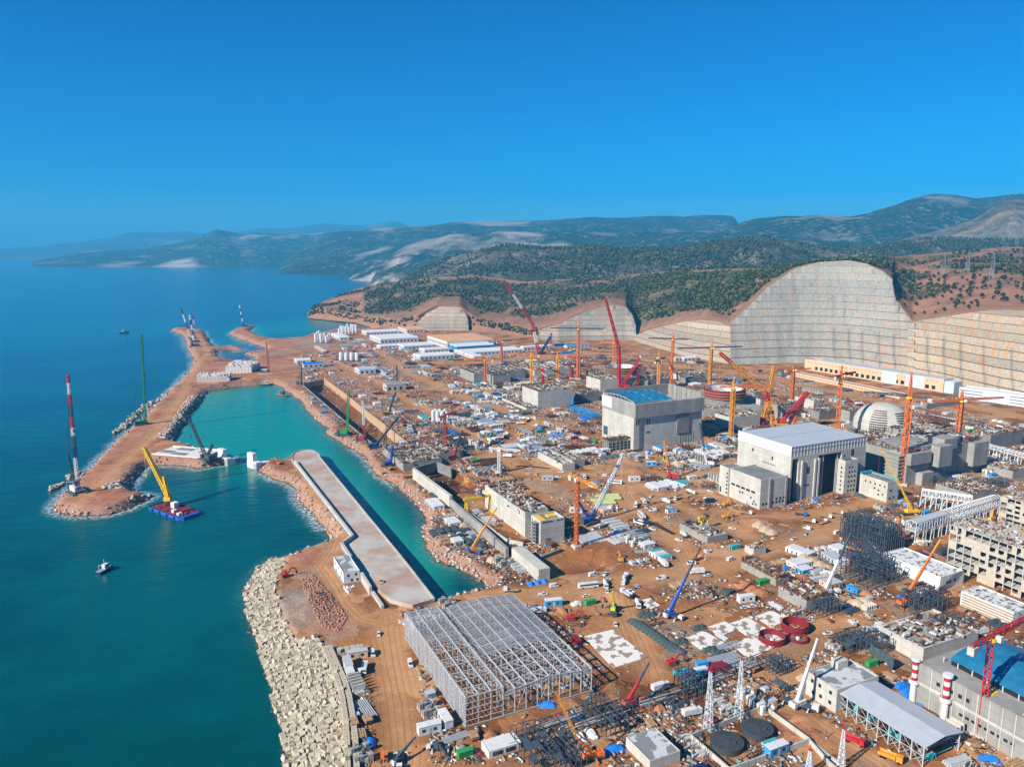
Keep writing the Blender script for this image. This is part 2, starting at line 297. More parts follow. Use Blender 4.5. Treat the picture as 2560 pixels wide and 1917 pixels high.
def ground_material():
    N = Nodes('soil'); tc = N.new('TexCoord'); P = tc.outputs['Object']
    road = N.attr('road').outputs['Fac']; grey = N.attr('grey').outputs['Fac']; redd = N.attr('red').outputs['Fac']; sh = N.attr('rock').outputs['Fac']; rdist = N.attr('rut').outputs['Fac']
    n1 = N.noise(P, 0.020, 8, 0.66); n2 = N.noise(P, 0.13, 7, 0.72); n3 = N.noise(P, 0.9, 4, 0.75)
    # patches of differently worked ground with fairly sharp borders
    wp = N.new('VectorMath', operation='ADD'); wn = N.new('TexNoise'); wn.inputs['Scale'].default_value = 0.06; wn.inputs['Detail'].default_value = 4; N.link(P, wn.inputs['Vector'])
    ws = N.new('VectorMath', operation='SCALE'); ws.inputs['Scale'].default_value = 26; N.link(wn.outputs['Color'], ws.inputs[0]); N.link(P, wp.inputs[0]); N.link(ws.outputs[0], wp.inputs[1])
    vo = N.new('TexVoronoi'); vo.inputs['Scale'].default_value = 0.045; N.link(wp.outputs[0], vo.inputs['Vector']); sp = N.new('SeparateColor'); N.link(vo.outputs['Color'], sp.inputs[0])
    c = N.ramp(N.math('ADD', N.math('MULTIPLY', n1, 0.72), N.math('MULTIPLY', sp.outputs[0], 0.28)), [(0.33,(0.125,0.048,0.017)),(0.43,(0.265,0.104,0.036)),(0.53,(0.350,0.150,0.056)),(0.62,(0.450,0.225,0.098)),(0.72,(0.520,0.320,0.180))])
    c = N.mix(N.ramp(sp.outputs[1], [(0.80,(0,0,0)),(0.86,(.55,.55,.55))]), c, N.ramp(n2, [(0.3,(0.30,0.215,0.15)),(0.7,(0.47,0.36,0.27))]))
    c = N.mix(N.ramp(sp.outputs[2], [(0.84,(0,0,0)),(0.88,(.5,.5,.5))]), c, N.ramp(n2, [(0.3,(0.13,0.062,0.032)),(0.7,(0.22,0.11,0.06))]))
    c = N.mix(N.math('MULTIPLY', redd, 0.85), c, N.ramp(n2, [(0.3,(0.36,0.125,0.072)),(0.7,(0.50,0.245,0.165))]))
    c = N.mix(grey, c, N.ramp(n2, [(0.3,(0.21,0.165,0.13)),(0.7,(0.36,0.30,0.245))]))
    c = N.mix(N.math('MULTIPLY', N.ramp(n2, [(0.54,(0,0,0)),(0.64,(1,1,1))]), 0.40), c, (0.53,0.34,0.21))
    c = N.mix(N.math('MULTIPLY', N.ramp(n3, [(0.36,(1,1,1)),(0.48,(0,0,0))]), N.math('SUBTRACT', 0.42, N.math('MULTIPLY', road, 0.34))), c, (0.13,0.055,0.024))
    c = N.mix(N.math('MULTIPLY', road, 0.75), c, N.ramp(n2, [(0.3,(0.400,0.205,0.090)),(0.7,(0.510,0.290,0.145))]))
    rt = N.math('SINE', N.math('ADD', N.math('MULTIPLY', rdist, 2.2), N.math('MULTIPLY', n1, 9.0)))
    c = N.mix(N.math('MULTIPLY', N.math('MULTIPLY', road, N.ramp(rt, [(0.45,(0,0,0)),(0.95,(1,1,1))])), 0.42), c, (0.20,0.088,0.036))
    c = N.mix(N.math('MULTIPLY', sh, 0.9), c, N.ramp(n3, [(0.3,(0.15,0.085,0.06)),(0.5,(0.32,0.19,0.14)),(0.7,(0.48,0.35,0.28))]))
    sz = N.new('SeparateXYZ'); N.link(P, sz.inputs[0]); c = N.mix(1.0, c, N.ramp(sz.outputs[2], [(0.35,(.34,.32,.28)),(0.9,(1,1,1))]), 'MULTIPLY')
    N.link(c, N.b.inputs['Base Color']); N.b.inputs['Roughness'].default_value = 0.95; N.b.inputs['Specular IOR Level'].default_value = 0.06
    N.bump(N.math('MULTIPLY', N.math('ADD', N.math('MULTIPLY', n2, 1.4), n3), N.math('SUBTRACT', 1.0, N.math('MULTIPLY', road, 0.75))), 0.8, 0.8); return N.m
rut = np.full(GX.shape, 99.0)
for P_, w_ in ROADS: rut = np.minimum(rut, seg_dist(GX, GY, P_, False))
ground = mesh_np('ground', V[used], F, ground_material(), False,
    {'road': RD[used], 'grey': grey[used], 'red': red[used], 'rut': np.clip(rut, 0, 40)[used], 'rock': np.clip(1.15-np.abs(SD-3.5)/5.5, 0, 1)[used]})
tag(ground, kind='structure')

# ------------------------------------------------------------------ sea
wr = np.concatenate([np.exp(np.linspace(math.log(150), math.log(1500), 290)), np.exp(np.linspace(math.log(1510), math.log(42000), 110))]); wt = np.radians(np.arange(-58, 58.1, 0.3))
WR, WT = np.meshgrid(wr, wt, indexing='ij'); WX = (WR*np.sin(WT)).ravel(); WY = (WR*np.cos(WT)).ravel()
wd = seg_dist(WX, WY, shore)
lag = np.zeros_like(WX)
LAG = poly(('c5',300,340),('c5',1500,1700),('d1',1500,600),('c5',600,900),('c5',130,960),('c4',1790,790),('c4',1350,650),('c4',1640,250), z=0)
sdl = sdist(WX, WY, LAG); lag = np.clip(0.5 + sdl/30, 0, 1)
for v, x, y, rad, val in [('b1',1450,1040,90,.6),('b1',1800,960,170,.75),('b1',2100,920,160,.8),('c4',2000,500,60,.35),('b1',900,950,350,.16),('c4',1900,900,40,.3)]:
    c = gp(v, x, y, 0); q = np.hypot(WX-c.x, WY-c.y)/rad; lag = np.maximum(lag, val*np.clip(1.35-q, 0, 1))
shal = np.clip(1 - wd/26, 0, 1)*np.clip(0.04+lag, 0, 1)
deep = np.clip((np.hypot(WX, WY)-650)/1500, 0, 1)
foam = np.clip(1-np.abs(wd-2)/7, 0, 1)*np.where((sdl < -12) & (WX < -100) & (WY > 520), 1, .12)*np.clip((WY-330)/150, 0, 1)
def sea_material():
    N = Nodes('sea_water'); tc = N.new('TexCoord'); P = tc.outputs['Object']
    lagf = N.attr('lagoon').outputs['Fac']; shl = N.attr('shallow').outputs['Fac']; dp = N.attr('deep').outputs['Fac']
    nb = N.noise(P, 0.006, 5, 0.6)
    base = N.mix(dp, (0.0003,0.052,0.060), (0.0003,0.072,0.160))
    base = N.mix(N.ramp(nb, [(0.42,(0,0,0)),(0.58,(1,1,1))]), base, N.mix(dp, (0.0003,0.080,0.084), (0.0003,0.10,0.18)))
    c = N.mix(lagf, base, (0.002,0.215,0.165)); c = N.mix(N.math('MULTIPLY', shl, 0.75), c, (0.02,0.25,0.19))
    fn = N.noise(P, 0.35, 5, 0.75); c = N.mix(N.math('MULTIPLY', N.attr('foam').outputs['Fac'], N.ramp(fn, [(0.44,(0,0,0)),(0.58,(1,1,1))])), c, (0.55,0.62,0.62))
    N.link(c, N.b.inputs['Base Color']); N.b.inputs['Roughness'].default_value = 0.16; N.b.inputs['IOR'].default_value = 1.33
    N.b.inputs['Specular IOR Level'].default_value = 0.35
    mp = N.new('Mapping'); mp.inputs['Rotation'].default_value = (0,0,R(28)); mp.inputs['Scale'].default_value = (0.35,1,1); N.link(P, mp.inputs[0])
    w1 = N.noise(mp.outputs[0], 0.11, 5, 0.62); w2 = N.noise(mp.outputs[0], 0.5, 3, 0.6)
    h = N.math('ADD', N.math('MULTIPLY', w1, 2.2), N.math('MULTIPLY', w2, 0.35))
    N.bump(h, 0.35, 1.0); return N.m
wf = grid_faces(len(wr), len(wt)); dry = inside(WX, WY, shore) & (wd > 16)
sea = mesh_np('sea', np.stack([WX, WY, np.zeros_like(WX)], -1), wf[~dry[wf].all(1)], sea_material(), False, {'lagoon': lag, 'shallow': shal, 'deep': deep, 'foam': foam})
tag(sea, kind='structure')

# ------------------------------------------------------------------ hills
def hill_material(name, green, dry, rock, soilc, s1=0.02, rockness=0.5, treespots=None):
    N = Nodes(name); tc = N.new('TexCoord'); P = tc.outputs['Object']
    bare = N.attr('bare').outputs['Fac']
    a = N.noise(P, s1, 7, 0.7); b = N.noise(P, s1*6, 6, 0.75); k = N.noise(P, s1*0.35, 5, 0.6)
    c = N.ramp(b, [(0.38, green), (0.52, dry), (0.66, rock)])
    c = N.mix(N.ramp(a, [(0.42,(0,0,0)),(0.58,(1,1,1))]), c, green)
    c = N.mix(N.math('MULTIPLY', N.ramp(k, [(0.55,(0,0,0)),(0.66,(1,1,1))]), rockness), c, rock)
    c = N.mix(bare, c, N.ramp(b, [(0.35, tuple(q*0.75 for q in soilc)), (0.62, soilc)]))
    N.link(c, N.b.inputs['Base Color']); N.b.inputs['Roughness'].default_value = 0.95; N.b.inputs['Specular IOR Level'].default_value = 0.05
    N.bump(b, 0.7, 0.08/s1); return N.m
def from_row(y, slope, rf, zf):     # range where a slope rising from (rf, zf) is met by image row y
    t = (y-HY)/FPX; t = math.tan(math.atan(t))  # rows close to the horizon
    return (CAM_H - zf + slope*rf)/(slope + t)
def zrow(y, r): return CAM_H - r*math.tan(math.atan2(y-CY, FPX)+PITCH)
def rrow(y, z): return (CAM_H-z)/math.tan(math.atan2(y-CY, FPX)+PITCH)
def xy_at(x, y, r):                 # world x for image column x at depth r
    k = (x-CX)/FPX; c, s = math.cos(PITCH), math.sin(PITCH); q = -(y-CY)/FPX
    return k*r/(c+q*s)
# near hill: column, foot row, middle row, middle slope, ridge row, ridge range
NEAR = [(768,792,789,.9,786,2300,0),(785,795,775,.8,766,2330,.3),(806,797,768,.6,757,2380,.25),(850,802,782,.5,738,2420,.55),(890,806,792,.5,724,2450,.5),(950,822,800,.6,709,2450,.5),(1010,828,800,.6,703,2450,.5),
        (1045,830,790,.78,699,2450,.3),(1095,828,762,.78,694,2450,.2),(1150,828,764,.78,691,2450,.2),(1172,828,785,.78,690,2460,.25),(1200,832,800,.35,690,2470,.5),(1260,838,812,.3,698,2480,.35),
        (1310,845,826,.4,704,2400,.35),(1350,850,822,.7,702,2350,.35),(1395,852,810,.78,699,2300,.3),(1460,850,780,.78,695,2300,.25),(1530,850,762,.78,690,2300,.25),(1565,850,766,.78,688,2280,.25),
        (1595,852,832,.6,685,2250,.75),(1640,868,818,.7,681,2150,.6),(1710,889,803,.78,676,2050,.4),(1770,902,798,.78,674,1950,.4),(1826,914,812,.78,672,1800,.6),(1840,914,800,.78,672,1760,.6),
        (1870,912,768,.78,671,1700,.5),(1915,910,715,.78,671,1660,.4),(1985,908,670,.78,664,1600,.3),(2050,909,655,.78,652,1580,.3),(2120,913,651,.78,648,1590,.2),(2165,918,660,.78,646,1650,.25),(2210,925,680,.78,644,1750,.3),
        (2232,929,700,.78,642,1780,.4),(2234,930,742,.78,641,1800,.4),(2258,932,775,.78,640,1850,.4),(2282,936,806,.78,638,1880,.5),(2360,952,792,.78,631,1900,.5),(2430,970,780,.78,625,1920,.4),(2490,985,775,.78,620,1950,.35),
        (2560,1000,778,.78,616,2000,.3),(2750,1060,800,.78,600,2000,.2),(3100,1180,860,.78,590,2000,.2)]
NA = np.array(NEAR, float)
hx = np.unique(np.concatenate([np.arange(768, 3100, 9.0), NA[:,0]])); hc = [np.interp(hx, NA[:,0], NA[:,k]) for k in range(7)]
rows_v, rows_b = [], []
tt = [('f', t) for t in np.linspace(0, 1, 9)] + [('m', t) for t in np.linspace(0, 1, 30)[1:]] + [('b', t) for t in (0.15, 0.4, 1)]
fr = np.array([rrow(y, 4.0) for y in hc[1]]); mz = np.zeros_like(fr); mr = np.zeros_like(fr)
for i in range(len(hx)):
    t = math.tan(math.atan2(hc[2][i]-CY, FPX)+PITCH); mr[i] = (CAM_H-4+hc[3][i]*fr[i])/(hc[3][i]+t); mz[i] = CAM_H - mr[i]*t
kr = np.maximum(hc[5], mr+60); kz = np.array([zrow(y, r) for y, r in zip(hc[4], kr)])
def col_xy(i, r, z):
    dep_row = CY + FPX*math.tan(math.atan2(CAM_H-z, r)-PITCH); return xy_at(hx[i], dep_row, r)
for kind, t in tt:
    if kind == 'f': r = fr+(mr-fr)*t + 9*(t > 0)*(t < 1); z = 2+(mz-2)*t; b = np.full(len(hx), 0.9) - 0.3*t
    elif kind == 'm': r = mr+(kr-mr)*t; z = mz+(kz-mz)*(t + 0.35*(t-t*t)*(hc[6]-.3)*2); b = np.clip(1-t*hc[6]*10/1.0, 0, 1)*0.9
    else: r = kr+500*t; z = kz-60*t*t-10*t; b = 0*r
    x = np.array([col_xy(i, r[i], z[i]) for i in range(len(hx))])
    n = fbm(x, r, 90, 4, 31)*14 + fbm(x, r, 22, 3, 33)*5
    amp = 0.25 if kind == 'f' else (math.sin(math.pi*t)*0.9+0.12 if kind == 'm' else .3)
    z = z + n*amp
    if kind == 'm':                 # tracks, the pale terrace on the far crest, red scraped ground on the right
        b = np.maximum(b, np.where((hx > 1000) & (hx < 1420), np.clip((t-0.86)*9, 0, 1)*np.clip((hx-1000)/60,0,1)*np.clip((1420-hx)/120,0,1), 0))
        b = np.maximum(b, np.where((hx > 880), np.clip((t-0.93)*16, 0, 1)*.9, 0))
        rs = np.clip((hx-2170)/60, 0, 1); b = np.maximum(b, rs*np.clip(0.72-1.2*np.abs(t-0.2)+fbm(x, r, 60, 4, 41)*3.2, 0, 1))
        b = np.maximum(b, rs*np.clip(1-np.abs(t-(0.72+(hx-2300)/900))*14, 0, 1))
        b = np.maximum(b, np.where(hx < 905, np.clip(0.62+fbm(x, r, 60, 3, 43)*2, 0, 1), 0))
        b = np.maximum(b, np.clip(fbm(x, r, 110, 4, 47)*4-0.62, 0, .85))
    rows_v.append(np.stack([x, r, z], -1)); rows_b.append(b)
HV = np.stack(rows_v); HB = np.stack(rows_b)
near_hill = mesh_np('hill', HV.reshape(-1, 3), grid_faces(len(tt), len(hx)), hill_material('hillside', (0.045,0.052,0.026),(0.165,0.120,0.078),(0.27,0.22,0.175),(0.37,0.185,0.115), 0.012, 0.35), False, {'bare': HB.ravel()})
tag(near_hill, kind='structure')

# terraced rock cuts: columns (base, top), faces stepping back at fixed levels
def rock_cut_material():
    N = Nodes('shotcrete_slope'); tc = N.new('TexCoord'); P = tc.outputs['Object']
    sep = N.new('SeparateXYZ'); N.link(P, sep.inputs[0])
    mp = N.new('Mapping'); mp.inputs['Scale'].default_value = (1,1,0.12); N.link(P, mp.inputs[0])
    a = N.noise(P, 0.010, 5, 0.6); st = N.noise(mp.outputs[0], 0.11, 6, 0.65); f = N.noise(P, 0.35, 5, 0.7)
    tan_ = N.attr('tan').outputs['Fac']
    c = N.ramp(f, [(0.32,(0.180,0.182,0.168)),(0.5,(0.275,0.272,0.248)),(0.7,(0.355,0.348,0.31))])
    c2 = N.ramp(f, [(0.32,(0.280,0.228,0.165)),(0.5,(0.395,0.330,0.245)),(0.7,(0.475,0.410,0.315))])
    c = N.mix(N.math('ADD', tan_, N.math('MULTIPLY', N.math('SUBTRACT', a, 0.5), 1.6), True), c, c2)
    c = N.mix(N.math('MULTIPLY', N.math('MULTIPLY', N.ramp(st, [(0.53,(0,0,0)),(0.64,(1,1,1))]), N.math('ADD', N.math('MULTIPLY', tan_, .7), .3)), 0.9), c, (0.52,0.215,0.075))
    c = N.mix(N.math('MULTIPLY', N.ramp(st, [(0.30,(1,1,1)),(0.42,(0,0,0))]), 0.45), c, (0.10,0.10,0.092))
    dr = N.attr('drain').outputs['Fac']; c = N.mix(N.math('MULTIPLY', dr, .75), c, N.ramp(f, [(0.3,(0.09,0.09,0.085)),(0.7,(0.17,0.165,0.155))]))
    c = N.mix(1.0, c, N.ramp(N.attr('band').outputs['Fac'], [(0.0,(.74,.75,.76)),(1.0,(1.10,1.08,1.04))]), 'MULTIPLY')
    c = N.mix(N.attr('ledge').outputs['Fac'], c, (0.06,0.052,0.042))  # drain shadows and vegetation along the shelves, put into their colour
    N.link(c, N.b.inputs['Base Color']); N.b.inputs['Roughness'].default_value = 0.9; N.b.inputs['Specular IOR Level'].default_value = 0.1
    N.bump(f, 0.6, 1.2); return N.m
RCM = rock_cut_material(); R_BAND = np.random.default_rng(12)
def rock_cut(label, colsp, dz, tanf, batter=0.78):
    # colsp: image column, base row, top row
    C = np.array(colsp, float); xs = np.arange(C[0,0], C[-1,0]+.1, 4.0); yb = np.interp(xs, C[:,0], C[:,1]); yt = np.interp(xs, C[:,0], C[:,2])
    V, L, T, DRN = [], [], [], []
    zmax = 0; P = []
    for x, b, t in zip(xs, yb, yt):
        r0 = rrow(b, 4.0) - 7; tn = math.tan(math.atan2(t-CY, FPX)+PITCH); rt = (CAM_H-4+batter*r0)/(batter+tn); zt = CAM_H-rt*tn
        P.append((x, r0, rt, zt)); zmax = max(zmax, zt)
    n = int((zmax-4)/dz)+1
    lev = []
    for k in range(n+1): lev += [(k*dz, 0), (k*dz, 1)]
    for q, (zz, ledge) in enumerate(lev):
        row = []
        for x, r0, rt, zt in P:
            z = min(4+zz, zt); frac = (z-4)/max(zt-4, .1)
            lead = (z-4)/batter; step = dz/batter*0.72
            r = r0 + lead - (step if not ledge else 0)*(1 if z < zt-.01 and zz > 0 else 0)
            dep_row = CY + FPX*math.tan(math.atan2(CAM_H-z, r)-PITCH)
            wob = (fbm(np.array([x*1.3]), np.array([z*0.4]), 40, 3, 51)[0])*9.0 + (fbm(np.array([x*1.3]), np.array([z*2.0]), 16, 2, 52)[0])*2.5
            row.append((xy_at(x, dep_row, r)+wob*0.3, r+wob, z)); T.append(tanf(x, z)); DRN.append(max([0]+[max(0, 1-abs(x+(z-30)*.25*(z < 30)-q_)/5.5)*(4 < z < 62) for q_ in (2085,2122,2155,2197,2235,2318,2360,2402,2460,2530)]))
        V.append(row)
    V = np.array(V)
    # ledges: a thin dark strip, so double each row of the shelf edge
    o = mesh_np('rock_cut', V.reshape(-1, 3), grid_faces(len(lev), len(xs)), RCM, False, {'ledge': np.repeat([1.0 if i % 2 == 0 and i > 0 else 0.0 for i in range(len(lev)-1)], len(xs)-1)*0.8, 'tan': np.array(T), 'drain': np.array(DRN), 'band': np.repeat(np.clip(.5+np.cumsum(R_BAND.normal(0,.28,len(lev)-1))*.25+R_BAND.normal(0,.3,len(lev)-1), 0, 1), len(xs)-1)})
    tag(o, label, 'cut slope', 'terraced rock cuts behind the site', 'structure')
    return o
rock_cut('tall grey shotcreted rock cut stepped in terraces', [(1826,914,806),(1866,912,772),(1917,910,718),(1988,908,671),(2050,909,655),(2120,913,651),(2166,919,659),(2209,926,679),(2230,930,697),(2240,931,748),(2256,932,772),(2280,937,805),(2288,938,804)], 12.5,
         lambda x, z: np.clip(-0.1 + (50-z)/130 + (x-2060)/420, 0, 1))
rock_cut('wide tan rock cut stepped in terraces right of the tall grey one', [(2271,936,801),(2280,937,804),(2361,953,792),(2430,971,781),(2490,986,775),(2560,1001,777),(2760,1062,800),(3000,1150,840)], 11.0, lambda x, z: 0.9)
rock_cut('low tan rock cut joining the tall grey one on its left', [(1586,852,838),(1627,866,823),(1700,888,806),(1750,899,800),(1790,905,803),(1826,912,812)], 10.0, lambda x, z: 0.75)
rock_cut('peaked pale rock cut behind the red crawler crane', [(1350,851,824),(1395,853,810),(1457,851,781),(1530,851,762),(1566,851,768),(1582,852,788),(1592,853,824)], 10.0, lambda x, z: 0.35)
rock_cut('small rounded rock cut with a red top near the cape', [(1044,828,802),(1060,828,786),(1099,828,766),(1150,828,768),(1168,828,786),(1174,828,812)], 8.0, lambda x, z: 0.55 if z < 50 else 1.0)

def ridge(name, pts, r, depth_front, zback, mat, jag, nfront=16, rvar=0.06, foot=-5.0, seed=60, bare=None, step=10):
    C = np.array(pts, float); xs = np.arange(C[0,0], C[-1,0]+.1, step); yt = np.interp(xs, C[:,0], C[:,1])
    rt = r*(1 + rvar*np.array(fbm(xs, xs*0+3, 400, 3, seed))*2); V = []; B = []
    zt = np.array([zrow(y, q) for y, q in zip(yt, rt)])
    for t in list(np.linspace(0, 1, nfront)) + [1.25, 2.0]:
        if t <= 1: rad = rt - depth_front*(1-t); z = foot + (zt-foot)*(t**0.85)
        else: rad = rt + depth_front*(t-1); z = zt - (zt-zback)*(t-1)**1.3
        x = np.array([xy_at(a, CY+FPX*math.tan(math.atan2(CAM_H-c, b)-PITCH), b) for a, b, c in zip(xs, rad, z)])
        n = fbm(x, rad, depth_front*0.35, 5, seed+5); f2 = fbm(x, rad, depth_front*0.08, 4, seed+9)
        amp = math.sin(math.pi*min(t, 1))*1.0 + 0.13
        z = z + np.clip(zt-foot, 5, 1e9)*(n*0.75 + f2*0.42 + fbm(x, rad, depth_front*0.03, 3, seed+12)*.16)*amp*jag
        V.append(np.stack([x, rad, z], -1)); B.append(bare(xs, t, x, rad) if bare else 0*xs)
    o = mesh_np(name, np.array(V).reshape(-1, 3), grid_faces(len(V), len(xs)), mat, False, {'bare': np.array(B).ravel()})
    return tag(o, kind='structure'), np.array(V)
def bp(v, *q): return [pix(v, x, y) for x, y in q]
forest_mat = hill_material('forest_hills', (0.045,0.052,0.030),(0.150,0.125,0.095),(0.27,0.225,0.185),(0.34,0.22,0.16), 0.006, 0.30)
far_mat = hill_material('far_hills', (0.012,0.034,0.026),(0.022,0.044,0.032),(0.30,0.265,0.235),(0.52,0.45,0.40), 0.0034, 0.85)
far2_mat = hill_material('distant_range', (0.020,0.040,0.032),(0.045,0.062,0.055),(0.24,0.22,0.20),(0.4,0.35,0.3), 0.0012, 0.6)
shore_bare = lambda c: (lambda xs, t, x, r: np.clip(c - 0.78 - t*5 + fbm(x, r, 420, 3, 77)*5.5, 0, 1))
_, MID = ridge('hills', bp('b2',(380,662),(430,630),(500,590),(560,555),(640,520),(740,485),(900,445),(1000,430),(1100,415),(1200,430),(1300,440),(1480,438),(1600,420),(1700,425),(1850,445),(2000,420),(2212,425)) +
      bp('b3',(80,425),(220,398),(380,372),(520,360),(640,380),(740,398),(900,425),(1100,432),(1250,415),(1400,398),(1600,375),(1800,375),(2212,388),(3000,380)), 3300, 900, 60, forest_mat, 0.55, 22, seed=61,
      bare=lambda xs, t, x, r: np.clip(fbm(x, r, 260, 4, 88)*3-0.8, 0, .8))
ridge('hills', bp('b2',(185,681),(210,625),(240,588),(340,575),(420,590),(480,620),(520,680)), 4100, 200, 0, far_mat, 0.2, 8, seed=62, bare=lambda xs, t, x, r: np.clip(1.0-t*1.3+fbm(x, r, 60, 4, 5)*3, 0, 1))
ridge('hills', bp('b2',(60,632),(100,590),(240,520),(330,500),(420,480),(560,485),(640,530),(680,630)), 5200, 300, 0, far_mat, 0.2, 8, seed=63, bare=lambda xs, t, x, r: np.clip(.9-t*1.2+fbm(x, r, 80, 4, 5)*3, 0, 1))
ridge('mountains', bp('b2',(215,618),(250,560),(330,478),(410,430),(490,400),(560,380),(640,372),(700,352),(760,345),(850,352),(960,350),(1000,332),(1120,328),(1250,335),(1500,330),(1800,335),(2212,330)) + bp('b3',(200,330),(600,325)), 5600, 1500, 60, far_mat, 0.5, 20, seed=64,
      bare=lambda xs, t, x, r: np.clip(1-np.abs(t-0.6)*3+fbm(x, r, 300, 3, 7)*5-0.8, 0, 1)*np.clip((xs-1000)/60,0,1)*np.clip((1460-xs)/60,0,1)*.8)
ridge('mountains', bp('b1',(1800,546),(1860,505),(1920,450),(2000,410),(2080,370),(2140,340),(2200,330)) + bp('b2',(130,325),(250,310),(500,295),(620,290),(760,268),(900,262),(1050,263),(1300,262),(1450,252),(1600,240),(1800,243),(2050,234),(2212,238)) + bp('b3',(100,232),(220,228),(345,233),(365,262),(400,330)), 8500, 2600, 80, far_mat, 0.45, 20, seed=65, bare=lambda xs, t, x, r: np.clip(fbm(x, r, 700, 4, 17)*5-1.4, 0, 1)*.7)
ridge('mountains', bp('b3',(300,330),(370,285),(430,262),(500,246),(600,238),(680,231),(780,235),(880,227),(990,236),(1090,241),(1200,220),(1300,188),(1390,158),(1480,128),(1560,105),(1640,95),(1740,95),(1820,104),(1900,118),(1990,113),(2060,100),(2130,89),(2212,84),(2500,60),(3100,70)), 6000, 2300, 100, far_mat, 0.42, 22, seed=66,
      bare=lambda xs, t, x, r: np.clip(fbm(x, r, 200, 4, 27)*5-1.7, 0, 1)*.8)
ridge('hills', bp('b3',(1350,400),(1450,370),(1580,338),(1700,308),(1850,268),(1930,232),(2000,185),(2090,138),(2180,128),(2212,132),(2600,150),(3100,170)), 4300, 1100, 100, forest_mat, 0.4, 18, seed=67, bare=lambda xs, t, x, r: np.clip(1-np.abs(t-0.72)*14, 0, .9)+np.clip(fbm(x, r, 150, 4, 37)*5-1.5, 0, 1)*.6)
ridge('mountains', bp('b1',(205,536),(225,520),(290,508),(340,503),(400,490),(480,470),(560,455),(700,452),(830,450),(920,440),(1000,430),(1100,412),(1200,395),(1290,368),(1340,340),(1390,318),(1460,328),(1540,350),(1620,343),(1700,345),(1850,350),(1980,345),(2100,335),(2212,325),(2400,330)), 10500, 2000, 20, far_mat, 0.42, 22, seed=68, bare=shore_bare(0.9))
ridge('mountains', bp('b1',(-250,452),(0,440),(150,432),(300,420),(430,405),(560,388),(700,372),(830,340),(950,336),(1060,340),(1180,326),(1290,345),(1500,338),(1700,310),(1800,315),(1900,308),(2080,280),(2212,285)) + bp('b2',(100,290),(230,280),(370,265),(450,300),(600,320)), 19000, 4000, 50, far2_mat, 0.4, 16, seed=69)

# ------------------------------------------------------------------ haze
bpy.ops.mesh.primitive_cube_add(size=1); haze = bpy.context.object; haze.name = 'haze'
haze.scale = (90000, 48000, 1060); haze.location = (0, 22500, 530-25)
hm = bpy.data.materials.new('haze_air'); hm.use_nodes = True; hn = hm.node_tree; hn.nodes.clear()
ho = hn.nodes.new('ShaderNodeOutputMaterial'); hv = hn.nodes.new('ShaderNodeVolumePrincipled'); hn.links.new(hv.outputs[0], ho.inputs['Volume'])
hv.inputs['Color'].default_value = (0.085, 0.54, 0.95, 1); hv.inputs['Density'].default_value = 8.2e-5; hv.inputs['Anisotropy'].default_value = 0.0
haze.data.materials.append(hm); haze.name = 'haze'; tag(haze, kind='stuff')

